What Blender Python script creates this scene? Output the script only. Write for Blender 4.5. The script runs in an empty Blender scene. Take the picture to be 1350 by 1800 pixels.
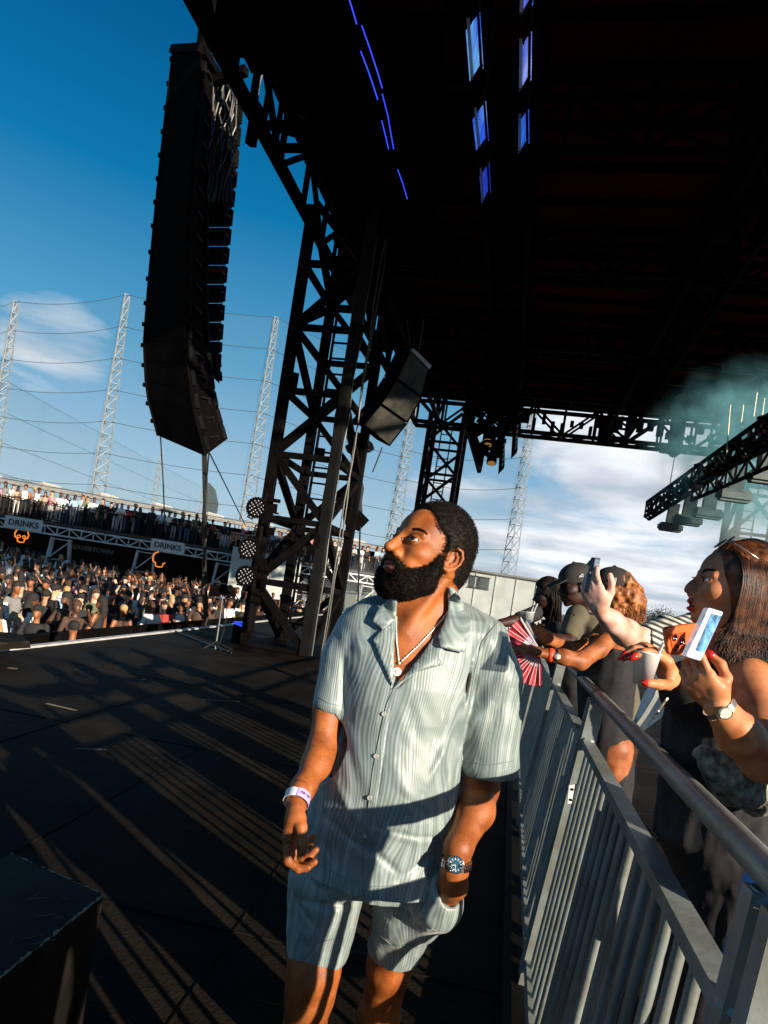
import bpy, math, random
import numpy as np
from mathutils import Vector, Matrix
random.seed(7); RNG = np.random.RandomState(11)
SC = bpy.context.scene
# ------------------------------------------------------------------ camera
F = 1150.0; CX, CY = 655.0, 1027.0; TH = math.radians(8.8); CAMH = 1.55
CS, SN = math.cos(TH), math.sin(TH)
cam_d = bpy.data.cameras.new('camera'); cam = bpy.data.objects.new('camera', cam_d); SC.collection.objects.link(cam)
cam_d.sensor_fit = 'VERTICAL'; cam_d.sensor_height = 36; cam_d.sensor_width = 27
cam_d.lens = F / 1800 * 36; cam_d.shift_x = (675 - CX) / 1800; cam_d.shift_y = (CY - 900) / 1800
cam_d.clip_start = .02; cam_d.clip_end = 3000
cam.matrix_world = Matrix(((CS, -SN, 0, 0), (0, 0, -1, 0), (SN, CS, 0, CAMH), (0, 0, 0, 1)))
SC.camera = cam
# ------------------------------------------------------------------ light
SUN = Vector((.69, -.724, 0)).normalized(); ELEV = math.radians(14.5)
sd = Vector((SUN.x * math.cos(ELEV), SUN.y * math.cos(ELEV), math.sin(ELEV)))
sl = bpy.data.lights.new('sun', 'SUN'); sl.energy = 5.0; sl.angle = math.radians(.5); sl.color = (1, .86, .70)
so = bpy.data.objects.new('sun', sl); SC.collection.objects.link(so); so.rotation_euler = sd.to_track_quat('Z', 'Y').to_euler()
so.location = (20, -15, 12)
SC.view_settings.view_transform = 'Standard'; SC.view_settings.look = 'None'
SC.view_settings.exposure = 1.05; SC.view_settings.gamma = 1; SC.view_settings.use_curve_mapping = False
SC.cycles.volume_step_rate = 1.0; SC.cycles.max_bounces = 6; SC.cycles.transparent_max_bounces = 24
W = bpy.data.worlds.new('World'); SC.world = W; W.use_nodes = True
wn, wl = W.node_tree.nodes, W.node_tree.links; wn.clear()
def N(nt, t, **kw):
    n = nt.new(t)
    for k, v in kw.items():
        if k.startswith('i_'): n.inputs[k[2:]].default_value = v
        else: setattr(n, k, v)
    return n
def math_n(nt, lk, op, a, b=None, clamp=False):
    n = nt.new('ShaderNodeMath'); n.operation = op; n.use_clamp = clamp
    for i, v in enumerate((a, b)):
        if v is None: continue
        if isinstance(v, (int, float)): n.inputs[i].default_value = v
        else: lk.new(v, n.inputs[i])
    return n.outputs[0]
sky = N(wn, 'ShaderNodeTexSky', sky_type='NISHITA', sun_disc=False); sky.sun_elevation = ELEV
sky.sun_rotation = math.atan2(SUN.x, SUN.y); sky.altitude = 0; sky.air_density = 1.0; sky.dust_density = .6; sky.ozone_density = 3.0
hs = N(wn, 'ShaderNodeHueSaturation'); hs.inputs['Hue'].default_value = .492; hs.inputs['Saturation'].default_value = 1.25; hs.inputs['Value'].default_value = 1.0
gm = N(wn, 'ShaderNodeGamma'); gm.inputs[1].default_value = 1.25
wl.new(sky.outputs[0], gm.inputs[0]); wl.new(gm.outputs[0], hs.inputs['Color'])
geo = N(wn, 'ShaderNodeTexCoord'); sep = N(wn, 'ShaderNodeSeparateXYZ'); wl.new(geo.outputs['Generated'], sep.inputs[0])
zz = math_n(wn, wl, 'ADD', math_n(wn, wl, 'MAXIMUM', sep.outputs[2], 0.0), .10)
px_ = math_n(wn, wl, 'DIVIDE', sep.outputs[0], zz); py_ = math_n(wn, wl, 'DIVIDE', sep.outputs[1], zz)
cmb = N(wn, 'ShaderNodeCombineXYZ'); wl.new(px_, cmb.inputs[0]); wl.new(py_, cmb.inputs[1]); cmb.inputs[2].default_value = 3.1
n1 = N(wn, 'ShaderNodeTexNoise'); n1.inputs['Scale'].default_value = .85; n1.inputs['Detail'].default_value = 9; n1.inputs['Roughness'].default_value = .58
n1.inputs['Distortion'].default_value = .35; wl.new(cmb.outputs[0], n1.inputs['Vector'])
def blob(az, el, lo, hi):
    v = (math.sin(math.radians(az)) * math.cos(math.radians(el)), math.cos(math.radians(az)) * math.cos(math.radians(el)), math.sin(math.radians(el)))
    d = N(wn, 'ShaderNodeVectorMath', operation='DOT_PRODUCT'); wl.new(geo.outputs['Generated'], d.inputs[0]); d.inputs[1].default_value = v
    m = N(wn, 'ShaderNodeMapRange'); m.interpolation_type = 'SMOOTHSTEP'; wl.new(d.outputs['Value'], m.inputs[0])
    m.inputs[1].default_value = math.cos(math.radians(lo)); m.inputs[2].default_value = math.cos(math.radians(hi)); return m.outputs[0]
m1 = blob(32, 8, 34, 12); m2 = blob(-28.5, 14.0, 7.5, 1.0); m3 = blob(9, 8, 12, 4)
msk = math_n(wn, wl, 'MAXIMUM', m1, math_n(wn, wl, 'MAXIMUM', math_n(wn, wl, 'MULTIPLY', m2, .66), math_n(wn, wl, 'MULTIPLY', m3, .8)))
thr = math_n(wn, wl, 'SUBTRACT', .86, math_n(wn, wl, 'MULTIPLY', msk, .56))
cl = math_n(wn, wl, 'SUBTRACT', n1.outputs[0], thr); cl = math_n(wn, wl, 'MULTIPLY', cl, 6.0, clamp=True)
n2 = N(wn, 'ShaderNodeTexNoise'); n2.inputs['Scale'].default_value = 1.4; n2.inputs['Detail'].default_value = 7; wl.new(cmb.outputs[0], n2.inputs['Vector'])
cr = N(wn, 'ShaderNodeValToRGB'); cr.color_ramp.elements[0].position = .38; cr.color_ramp.elements[0].color = (2.6, 2.9, 3.3, 1)
cr.color_ramp.elements[1].position = .62; cr.color_ramp.elements[1].color = (5.0, 5.1, 5.3, 1); wl.new(n2.outputs[0], cr.inputs[0])
el_r = N(wn, 'ShaderNodeValToRGB'); e = el_r.color_ramp.elements
e[0].position = 0; e[0].color = (2.5, 3.1, 3.7, 1); e[1].position = 1; e[1].color = (.0, .11, .48, 1)
for p_, c_ in ((.12, (1.7, 2.5, 3.3)), (.28, (.45, 1.60, 2.65)), (.46, (.02, .85, 1.9)), (.66, (.0, .32, 1.05))):
    q_ = e.new(p_); q_.color = c_ + (1,)
wl.new(sep.outputs[2], el_r.inputs[0])
skm = N(wn, 'ShaderNodeMix', data_type='RGBA'); skm.inputs[0].default_value = .94; wl.new(hs.outputs[0], skm.inputs[6]); wl.new(el_r.outputs[0], skm.inputs[7])
mx = N(wn, 'ShaderNodeMix', data_type='RGBA'); wl.new(math_n(wn, wl, 'MULTIPLY', cl, .9), mx.inputs[0]); wl.new(skm.outputs[2], mx.inputs[6]); wl.new(cr.outputs[0], mx.inputs[7])
bg = N(wn, 'ShaderNodeBackground'); bg.inputs[1].default_value = .1; wl.new(mx.outputs[2], bg.inputs[0])
wo = N(wn, 'ShaderNodeOutputWorld'); wl.new(bg.outputs[0], wo.inputs[0])
# ------------------------------------------------------------------ helpers
def P(px, py, Y):
    """photo pixel at depth Y -> world point"""
    dx, dy = px - CX, py - CY
    return Vector(((dx * CS + dy * SN) / F * Y, Y, CAMH - (-dx * SN + dy * CS) / F * Y))
def pix(p):
    a, d = p[0] / p[1] * F, (CAMH - p[2]) / p[1] * F
    return CX + a * CS - d * SN, CY + a * SN + d * CS
def tag(o, label=None, cat=None, group=None, kind=None):
    if label: o['label'] = label
    if cat: o['category'] = cat
    if group: o['group'] = group
    if kind: o['kind'] = kind
    return o
def empty(name, loc, label, cat, group=None):
    o = bpy.data.objects.new(name, None); SC.collection.objects.link(o); o.location = loc; o.empty_display_size = .1
    return tag(o, label, cat, group)
def link(name, me, mats, parent=None, smooth=False):
    o = bpy.data.objects.new(name, me); SC.collection.objects.link(o)
    for m in (mats if isinstance(mats, (list, tuple)) else [mats]): me.materials.append(m)
    if smooth: me.shade_smooth()
    if parent is not None:
        o.parent = parent
        if parent.type == 'EMPTY': o.matrix_parent_inverse = Matrix.Translation(-parent.location)
    return o
class MB:
    def __init__(s): s.v = []; s.f = []; s.m = []; s.cm = 0
    def add(s, vs, fs):
        b = len(s.v); s.v += [tuple(x) for x in vs]; s.f += [tuple(i + b for i in f) for f in fs]; s.m += [s.cm] * len(fs); return s
    def box(s, c, size, R=None, taper=1.0):
        c = Vector(c); h = [x / 2 for x in size]; vs = []
        for z in (-1, 1):
            t = taper if z > 0 else 1
            for x, y in ((-1, -1), (1, -1), (1, 1), (-1, 1)):
                v = Vector((x * h[0] * t, y * h[1] * t, z * h[2])); vs.append(c + (R @ v if R else v))
        return s.add(vs, [(3, 2, 1, 0), (4, 5, 6, 7), (0, 1, 5, 4), (1, 2, 6, 5), (2, 3, 7, 6), (3, 0, 4, 7)])
    def beam(s, a, b, w, h=None, up=(0, 0, 1)):
        a, b = Vector(a), Vector(b); h = h or w; z = (b - a); L = z.length
        if L < 1e-6: return s
        z /= L; u = Vector(up)
        if abs(z.dot(u)) > .97: u = Vector((.21, .978, 0))
        x = u.cross(z).normalized(); y = z.cross(x)
        vs = [p + x * (i * w / 2) + y * (j * h / 2) for p in (a, b) for i, j in ((-1, -1), (1, -1), (1, 1), (-1, 1))]
        return s.add(vs, [(3, 2, 1, 0), (4, 5, 6, 7), (0, 1, 5, 4), (1, 2, 6, 5), (2, 3, 7, 6), (3, 0, 4, 7)])
    def tube(s, pts, r, n=8, cap=True):
        pts = [Vector(p) for p in pts]; m = len(pts); rr = r if isinstance(r, (list, tuple)) else [r] * m
        t0 = (pts[1] - pts[0]).normalized(); u = Vector((0, 0, 1)) if abs(t0.z) < .9 else Vector((1, 0, 0)); x = u.cross(t0).normalized()
        vs = []
        for i in range(m):
            t = (pts[min(i + 1, m - 1)] - pts[max(i - 1, 0)]).normalized(); x = (x - t * x.dot(t)).normalized(); y = t.cross(x)
            for k in range(n):
                a = 2 * math.pi * k / n; vs.append(pts[i] + (x * math.cos(a) + y * math.sin(a)) * rr[i])
        fs = [(i * n + k, i * n + (k + 1) % n, (i + 1) * n + (k + 1) % n, (i + 1) * n + k) for i in range(m - 1) for k in range(n)]
        if cap: fs += [tuple(range(n))[::-1], tuple((m - 1) * n + k for k in range(n))]
        return s.add(vs, fs)
    def lathe(s, c, axis, prof, n=20):
        c = Vector(c); z = Vector(axis).normalized(); x = z.orthogonal().normalized(); y = z.cross(x); vs = []; m = len(prof)
        for (r, h) in prof:
            for k in range(n):
                a = 2 * math.pi * k / n; vs.append(c + z * h + (x * math.cos(a) + y * math.sin(a)) * r)
        fs = [(i * n + k, i * n + (k + 1) % n, (i + 1) * n + (k + 1) % n, (i + 1) * n + k) for i in range(m - 1) for k in range(n)]
        fs += [tuple(range(n))[::-1], tuple((m - 1) * n + k for k in range(n))]
        return s.add(vs, fs)
    def poly(s, pts, off):
        n = len(pts); pts = [Vector(p) for p in pts]; off = Vector(off)
        vs = pts + [p + off for p in pts]
        return s.add(vs, [tuple(range(n))[::-1], tuple(range(n, 2 * n))] + [(i, (i + 1) % n, (i + 1) % n + n, i + n) for i in range(n)])
    def build(s, name, mats, parent=None, smooth=False):
        me = bpy.data.meshes.new(name); me.from_pydata(s.v, [], s.f)
        if any(s.m): me.polygons.foreach_set('material_index', s.m)
        me.update(); return link(name, me, mats, parent, smooth)
def split_build(m, name, mats, parent, smooth=False, limit=100):
    par = list(range(len(m.v)))
    def fd(i):
        while par[i] != i: par[i] = par[par[i]]; i = par[i]
        return i
    for f in m.f:
        r0 = fd(f[0])
        for i in f[1:]: par[fd(i)] = r0
    groups = {}
    for f in m.f: groups.setdefault(fd(f[0]), []).append(f)
    out = []
    for k, (g, fs) in enumerate(groups.items()):
        if k >= limit: break
        q = MB(); ids = sorted({i for f in fs for i in f}); mp = {i: j for j, i in enumerate(ids)}; q.add([m.v[i] for i in ids], [tuple(mp[i] for i in f) for f in fs]); out.append(q.build(name, mats, parent, smooth))
    return out
def mat(name, col, rough=.6, metal=0, var=.2, scale=8, bump=.0, bscale=None, spec=.5, emit=None, es=0, alpha=1, sss=0, trans=0, dirt=None, sheen=0, detail=4):
    m = bpy.data.materials.new(name); m.use_nodes = True; nt = m.node_tree.nodes; lk = m.node_tree.links
    b = nt['Principled BSDF']; b.inputs['Roughness'].default_value = rough; b.inputs['Metallic'].default_value = metal
    b.inputs['Specular IOR Level'].default_value = spec
    tc = nt.new('ShaderNodeTexCoord')
    no = nt.new('ShaderNodeTexNoise'); no.inputs['Scale'].default_value = scale; no.inputs['Detail'].default_value = detail; lk.new(tc.outputs['Object'], no.inputs['Vector'])
    mx = nt.new('ShaderNodeMix'); mx.data_type = 'RGBA'
    mx.inputs[6].default_value = tuple(c * (1 - var) for c in col) + (1,); d = dirt or tuple(c * (1 + var) for c in col)
    mx.inputs[7].default_value = tuple(d) + (1,)
    rp = nt.new('ShaderNodeMapRange'); rp.inputs[1].default_value = .35; rp.inputs[2].default_value = .65; lk.new(no.outputs[0], rp.inputs[0])
    lk.new(rp.outputs[0], mx.inputs[0]); lk.new(mx.outputs[2], b.inputs['Base Color'])
    if bump:
        nb = nt.new('ShaderNodeTexNoise'); nb.inputs['Scale'].default_value = bscale or scale * 4; nb.inputs['Detail'].default_value = 5; lk.new(tc.outputs['Object'], nb.inputs['Vector'])
        bp = nt.new('ShaderNodeBump'); bp.inputs['Strength'].default_value = min(bump, 1); bp.inputs['Distance'].default_value = .003 if bump <= 1 else .01; lk.new(nb.outputs[0], bp.inputs['Height']); lk.new(bp.outputs[0], b.inputs['Normal'])
    if emit: b.inputs['Emission Color'].default_value = tuple(emit) + (1,); b.inputs['Emission Strength'].default_value = es
    if alpha < 1: b.inputs['Alpha'].default_value = alpha
    if sss: b.inputs['Subsurface Weight'].default_value = sss; b.inputs['Subsurface Radius'].default_value = (.012, .004, .002); b.inputs['Subsurface Scale'].default_value = 1
    if trans: b.inputs['Transmission Weight'].default_value = trans
    if sheen: b.inputs['Sheen Weight'].default_value = sheen
    return m
MT = {
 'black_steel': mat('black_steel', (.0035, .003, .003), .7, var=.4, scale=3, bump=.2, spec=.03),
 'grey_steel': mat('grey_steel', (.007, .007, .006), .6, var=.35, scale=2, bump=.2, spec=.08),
 'galv': mat('galvanised_steel', (.36, .41, .39), .42, metal=.25, var=.40, scale=7, bump=.6, bscale=38, dirt=(.15, .155, .13), detail=9),
 'galv_far': mat('pale_galvanised', (.42, .44, .44), .5, metal=.3, var=.2, scale=3),
 'black_cab': mat('black_cabinet', (.0035, .0028, .0027), .85, var=.3, scale=5, bump=.4, bscale=150, spec=.02),
 'roof_under': mat('roof_underside_fabric', (.085, .010, .013), .9, var=.5, scale=.5, spec=.02),
 'black_void': mat('black_cloth', (.004, .003, .003), .95, var=.2, scale=2, spec=.0),
 'white_edge': mat('white_edge_tape', (.42, .41, .40), .6, var=.15, scale=5),
 'net': mat('net_mesh', (.10, .16, .17), .9, var=.1, scale=3, alpha=.13, spec=0),
 'rope': mat('dark_rope', (.04, .06, .07), .8),
 'wood_dark': mat('dark_deck', (.03, .028, .025), .7),
 'sign': mat('sign_board', (.50, .52, .50), .7, var=.06, scale=2),
 'sign_text': mat('sign_lettering', (.03, .03, .03), .7),
 'dim_text': mat('dim_lettering', (.10, .10, .10), .7),
 'neon': mat('orange_neon', (.8, .2, .02), .5, emit=(1, .25, .03), es=.5),
 'panel_grey': mat('grey_cladding', (.36, .39, .37), .7, var=.12, scale=1.2),
 'roof_grey': mat('pale_roof_sheet', (.13, .13, .12), .7, var=.15, scale=.8),
 'dark_wall': mat('dark_wall', (.010, .009, .010), .85, var=.3, scale=1, spec=.1),
 'asphalt': mat('ground_asphalt', (.06, .055, .045), .9, var=.4, scale=1.5, bump=.5),
 'glass_dark': mat('dark_window', (.03, .035, .035), .15),
 'cable': mat('black_cable', (.012, .012, .012), .5),
 'cable_shine': mat('grey_cable', (.035, .034, .028), .45),
 'leaf': mat('tree_leaves', (.035, .05, .025), .8, var=.5, scale=6),
 'bark': mat('tree_bark', (.05, .035, .025), .9),
 'blue_led': mat('blue_led_face', (.02, .05, .3), .4, emit=(.03, .08, .9), es=.5),
 'lens': mat('led_lens', (.30, .30, .32), .15),
 'case_edge': mat('worn_edge', (.14, .14, .10), .5, var=.5, scale=30),
 'lamp_warm': mat('warm_lens', (.45, .28, .08), .3, emit=(1, .5, .12), es=.12),
}
D = Vector((.2108, .9775, 0)); NN = Vector((.9775, -.2108, 0))   # along the stage edge / across the stage
O = Vector((-2.30, 11.95, 0))
def ST(s, t, z): return O + D * s + NN * t + Vector((0, 0, z))
# ------------------------------------------------------------------ ground and stage
def gz(x, y):
    d = -(x + 6.3 - .145 * y)
    if d > 0 and y > 0: return -1.4 + min(.02 * d, .45)
    return -1.4
g = MB(); xs = [-2500, -400, -120, -60] + [-45 + 3 * i for i in range(22)] + [40, 80, 200, 600, 2500]; ys = [-300, -30, 0] + [4 + 3 * i for i in range(20)] + [80, 160, 500, 2500]
for y in ys:
    for x in xs: g.v.append((x, y, gz(x, y)))
nx = len(xs)
for j in range(len(ys) - 1):
    for i in range(nx - 1): g.f.append((j * nx + i, j * nx + i + 1, (j + 1) * nx + i + 1, (j + 1) * nx + i)); g.m.append(0)
tag(g.build('ground', MT['asphalt']), kind='structure')
def edge(y, off=0): return Vector((-5.74 + .145 * y + off, y, 0))
def deck_mat():
    m = bpy.data.materials.new('stage_deck_ply'); m.use_nodes = True; nt = m.node_tree.nodes; lk = m.node_tree.links; b = nt['Principled BSDF']
    tc = nt.new('ShaderNodeTexCoord')
    mp = nt.new('ShaderNodeMapping'); mp.inputs['Rotation'].default_value = (0, 0, math.radians(12)); lk.new(tc.outputs['Object'], mp.inputs[0])
    no = nt.new('ShaderNodeTexNoise'); no.inputs['Scale'].default_value = 1.3; no.inputs['Detail'].default_value = 10; no.inputs['Roughness'].default_value = .65; lk.new(mp.outputs[0], no.inputs[0])
    cr = nt.new('ShaderNodeValToRGB'); e = cr.color_ramp.elements; e[0].position = .3; e[0].color = (.004, .0028, .0020, 1); e[1].position = .70; e[1].color = (.025, .020, .014, 1); lk.new(no.outputs[0], cr.inputs[0])
    # scratches
    mp2 = nt.new('ShaderNodeMapping'); mp2.inputs['Scale'].default_value = (.8, 9, 1); mp2.inputs['Rotation'].default_value = (0, 0, .5); lk.new(tc.outputs['Object'], mp2.inputs[0])
    n2 = nt.new('ShaderNodeTexNoise'); n2.inputs['Scale'].default_value = 2.4; n2.inputs['Detail'].default_value = 8; lk.new(mp2.outputs[0], n2.inputs[0])
    c2 = nt.new('ShaderNodeMapRange'); c2.inputs[1].default_value = .66; c2.inputs[2].default_value = .72; lk.new(n2.outputs[0], c2.inputs[0])
    mx = nt.new('ShaderNodeMix'); mx.data_type = 'RGBA'; lk.new(cr.outputs[0], mx.inputs[6]); mx.inputs[7].default_value = (.07, .052, .032, 1)
    lk.new(math_n(nt, lk, 'MULTIPLY', c2.outputs[0], .6), mx.inputs[0]); lk.new(mx.outputs[2], b.inputs['Base Color'])
    b.inputs['Roughness'].default_value = .6; b.inputs['Specular IOR Level'].default_value = .02
    # embossed hex grip pattern
    wv = nt.new('ShaderNodeTexVoronoi'); wv.inputs['Scale'].default_value = 55; lk.new(mp.outputs[0], wv.inputs[0])
    bp = nt.new('ShaderNodeBump'); bp.inputs['Strength'].default_value = .5; bp.inputs['Distance'].default_value = .004; lk.new(wv.outputs[0], bp.inputs['Height'])
    bp2 = nt.new('ShaderNodeBump'); bp2.inputs['Strength'].default_value = .6; bp2.inputs['Distance'].default_value = .02; lk.new(no.outputs[0], bp2.inputs['Height']); lk.new(bp.outputs[0], bp2.inputs['Normal'])
    lk.new(bp2.outputs[0], b.inputs['Normal']); return m
MT['deck'] = deck_mat()
d = MB()
A_, B_ = edge(-6), edge(34)
right = [Vector((x, y, 0)) for x, y in ((12, 34), (12, -6))]
d.poly([A_, right[1], right[0], B_][::1], (0, 0, -1.35))
tag(d.build('stage_floor', MT['deck']), kind='structure')
w = MB()
a, b2 = edge(-5), edge(33.9); w.beam(a + Vector((.02, 0, .012)), b2 + Vector((.02, 0, .012)), .10, .03)
tag(w.build('stage_edge', MT['white_edge']), 'long white strip along the front edge of the black stage', 'edge strip')
# ------------------------------------------------------------------ deck details
sm = MB()
for k in range(-2, 14):
    y = 1.0 + 2.44 * k
    a = edge(y, .12); sm.beam(Vector((a.x, a.y, .0025)), Vector((9, a.y - 1.95, .0025)), .012, .005)
for k in range(1, 10):
    o = .1 + 1.22 * k
    for j in range(5): a = edge(-1 + 7 * j, o); b = edge(-1 + 7 * j + 6.9, o); sm.beam(a + Vector((0, 0, .0022)), b + Vector((0, 0, .0022)), .010, .0044)
tag(sm.build('deck_seams', mat('seam_dust', (.025, .02, .015), .8, var=.6, scale=3, dirt=(.006, .005, .005), spec=.1)), kind='structure')
TAPE = mat('pale_tape', (.22, .19, .12), .7, var=.3)
def tape(px, py, w, h, rot, lab, name='tape_mark'):
    y = 1150 * 1.55 / (-(-(px - CX) * SN * -1) if False else ((py - CY) * CS - (px - CX) * SN)); p = P(px, py, y)
    m = MB(); R = Matrix.Rotation(rot, 3, 'Z'); n = 9; r = random.Random(int(px)); vs = []
    for i in range(n + 1):
        u = i / n - .5; k = h / 2 * (.65 + .7 * r.random()) * (1 if 0 < i < n else .5)
        vs += [p + R @ Vector((u * w, -k, .004)), p + R @ Vector((u * w, k * .8, .004))]
    m.add(vs, [(2 * i, 2 * i + 2, 2 * i + 3, 2 * i + 1) for i in range(n)])
    m.add([v + Vector((0, 0, -.0035)) for v in vs], [(2 * i + 1, 2 * i + 3, 2 * i + 2, 2 * i) for i in range(n)])
    tag(m.build(name, TAPE), lab, 'tape', 'scraps of tape stuck on the black stage')
tape(108, 1243, .34, .035, -.25, 'curled pale tape scrap on the sunlit stage floor', 'tape_mark')
tape(22, 1175, .10, .05, .2, 'short pale tape mark near the white stage edge at far left', 'tape_mark')
tape(252, 1195, .05, .05, .6, 'tiny white scrap on the stage floor left of the seam', 'tape_mark')
tape(390, 1232, .45, .015, .5, 'thin pale tape line on the stage floor left of the man', 'tape_mark')
tape(160, 1317, .22, .014, .4, 'thin orange-brown tape line between the shadows on the stage', 'tape_mark')
# ------------------------------------------------------------------ lattice towers
def tower(name, label, c, wN, wD, z0, z1, mleg, mbr, wl=.15, wb=.11, bay=1.25, ladder=True, grp='roof support towers'):
    root = empty(name, tuple(c), label, 'tower', grp); c = Vector(c)
    cs = [c, c + NN * wN, c + NN * wN + D * wD, c + D * wD]
    for i, q in enumerate(cs):
        MB().beam(q + Vector((0, 0, z0)), q + Vector((0, 0, z1)), wl).build('leg', mleg if i != 1 else MT['grey_steel'], root)  # second leg in a lighter steel: sunlight on it put into the colour
    bp = MB(); bp.box(c + NN * wN / 2 + D * wD / 2 + Vector((0, 0, z0 + .05)), (wN + .5, wD + .5, .1), Matrix.Rotation(-.212, 3, 'Z')); bp.build('base_frame', mbr, root)
    n = int((z1 - z0) / bay); bz = (z1 - z0) / n
    for k in range(n):
        za, zb = z0 + .12 + k * bz, z0 + .12 + (k + 1) * bz
        for i in range(4):
            a, b = cs[i], cs[(i + 1) % 4]; e = (b - a).normalized() * wl / 2
            if k or i == 0: MB().beam(a + e + Vector((0, 0, za)), b - e + Vector((0, 0, za)), wb * .85).build('cross_bar', mbr, root)
            u, v = (a, b) if (k + i) % 2 else (b, a); e = (v - u).normalized() * wl / 2
            MB().beam(u + e + Vector((0, 0, za + .1)), v - e + Vector((0, 0, zb - .08)), wb).build('brace', mbr, root)
    if ladder:
        q = c + NN * (wN * .42) + D * (wD * .8); m = MB()
        for sd_ in (-.2, .2): m.beam(q + NN * sd_ + Vector((0, 0, z0)), q + NN * sd_ + Vector((0, 0, z1)), .045)
        for k in range(int((z1 - z0) / .32)): z = z0 + .2 + k * .32; m.beam(q - NN * .2 + Vector((0, 0, z)), q + NN * .2 + Vector((0, 0, z)), .035)
        m.build('ladder', mbr, root)
    return root, cs
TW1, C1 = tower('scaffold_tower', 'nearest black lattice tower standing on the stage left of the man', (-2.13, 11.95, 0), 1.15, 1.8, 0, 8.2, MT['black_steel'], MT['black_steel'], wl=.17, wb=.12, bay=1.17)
cab = MB(); r = random.Random(3)
for k in range(9):
    q = C1[1] + NN * r.uniform(-.25, .22) + D * r.uniform(.1, .5); z = 8.1; pts = []
    for j in range(12): pts.append(q + Vector((r.uniform(-.03, .03), r.uniform(-.03, .03), 8.1 - j * .73)))
    cab.tube(pts, .012 + .006 * r.random(), 6)
cab.build('cable', MT['cable_shine'], TW1)
nd = MB()
for k in range(7):
    q = C1[k % 4] + NN * r.uniform(-.1, .3); nd.box(q + Vector((0, 0, 1.2 + k * .95)), (.22, .18, .26), Matrix.Rotation(r.random(), 3, 'Z'))
split_build(nd, 'junction_box', MT['black_cab'], TW1)
p2 = P(775, 800, 25.0); c2 = Vector((p2.x - .62, 24.6, 0))
tower('scaffold_tower', 'farther black lattice tower rising behind the head of the man', tuple(c2), 1.25, 1.35, -1.4, 8.3, MT['black_steel'], MT['black_steel'], wl=.17, wb=.10, bay=1.2)
p3 = P(1322, 900, 22.5)
tower('scaffold_tower', 'hazy pale lattice tower behind the smoke at the right', (p3.x - .55, 22.3, 0), 1.5, 1.4, -1.4, 8.3, MT['grey_steel'], MT['grey_steel'], wl=.17, wb=.12, bay=1.45)
# ------------------------------------------------------------------ roof
S0, S1, T1, ZB, ZT = -9.6, 14.3, 13.5, 8.12, 9.15
RF = empty('stage_roof', tuple(ST(0, 0, 0)), 'huge dark stage roof with trusses filling the upper part of the picture', 'stage roof')
m = MB(); q = [ST(S0, -.25, ZT + .1), ST(S1 + .2, -.25, ZT + .1), ST(S1 + .2, T1 + .3, ZT + .1), ST(S0, T1 + .3, ZT + .1)]
m.poly(q[::-1], (0, 0, .25)); m.build('roof_skin', MT['roof_under'], RF)
m = MB()
for k in range(24): s = S0 + .99 * k; m.beam(ST(s, 0, ZT + .03), ST(s, T1, ZT + .03), .06, .13)
m.build('rafter', MT['black_void'], RF)
def truss(a, b, up=Vector((0, 0, 1.0)), w=.1, n=None, side=None, wb=.07, m=None):
    m = m or MB(); L = (b - a).length; n = n or max(2, int(L / 1.15)); offs = [Vector((0, 0, 0))] + ([side] if side else [])
    for o in offs:
        m.beam(a + o, b + o, w); m.beam(a + o + up, b + o + up, w)
        for k in range(n + 1):
            p = a + (b - a) * k / n + o; m.beam(p, p + up, wb)
            if k < n:
                p2 = a + (b - a) * (k + 1) / n + o; (m.beam(p, p2 + up, wb) if k % 2 else m.beam(p + up, p2, wb))
    if side:
        for k in range(n + 1):
            p = a + (b - a) * k / n; m.beam(p, p + side, wb); m.beam(p + up, p + up + side, wb)
            if k < n: p2 = a + (b - a) * (k + 1) / n; m.beam(p, p2 + side, wb * .8)
    return m
UP = Vector((0, 0, 1.0))
truss(ST(S0, 0, ZB), ST(S1, 0, ZB), w=.15, n=20, wb=.085).build('edge_truss', MT['black_steel'], RF)
truss(ST(S0, 1.0, ZB), ST(S1, 1.0, ZB), w=.12, n=20, wb=.085).build('edge_truss', MT['black_steel'], RF)
truss(ST(S1, 0, ZB - .08), ST(S1, T1, ZB - .08), w=.13, n=12, side=-D * .7).build('end_truss', MT['black_steel'], RF)
for t in (3.3, 7.1, 10.6): truss(ST(S0, t, ZB), ST(S1 - .8, t, ZB), w=.10, n=20, side=NN * .75, wb=.07).build('roof_truss', MT['black_steel'], RF)
truss(ST(S0, T1, ZB), ST(S1, T1, ZB), w=.13, n=20).build('edge_truss', MT['black_steel'], RF)
for s in (-8.5, -5.5, -2, 2, 6, 10): truss(ST(s, 0, ZB + .1), ST(s, T1, ZB + .1), up=UP * .8, w=.1, n=12, side=D * .5).build('cross_truss', MT['black_steel'], RF)
m = MB(); r = random.Random(12)
for k in range(46):
    s = r.uniform(-9, 13.6); t = r.choice([.5, 1.3, 3.4, 3.7, 7.3, 10.8]) + r.uniform(-.35, .35); h = r.uniform(.25, .9)
    m.box(ST(s, t, ZB + .15 - h / 2 + r.uniform(0, .5)), (r.uniform(.2, .5), r.uniform(.25, .6), h), Matrix.Rotation(-.21, 3, 'Z'))
split_build(m, 'hanging_hardware', MT['black_cab'], RF)
m = MB()   # dense gear over the tower head
for k in range(60):
    s = r.uniform(-4, 3); t = r.uniform(.15, 2.6); m.box(ST(s, t, ZB + r.uniform(-.15, .9)), (r.uniform(.15, .6), r.uniform(.2, .9), r.uniform(.1, .5)), Matrix.Rotation(r.uniform(-.4, .1), 3, 'Z'))
split_build(m, 'motor_grid', MT['black_cab'], RF)
m = MB()
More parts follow.
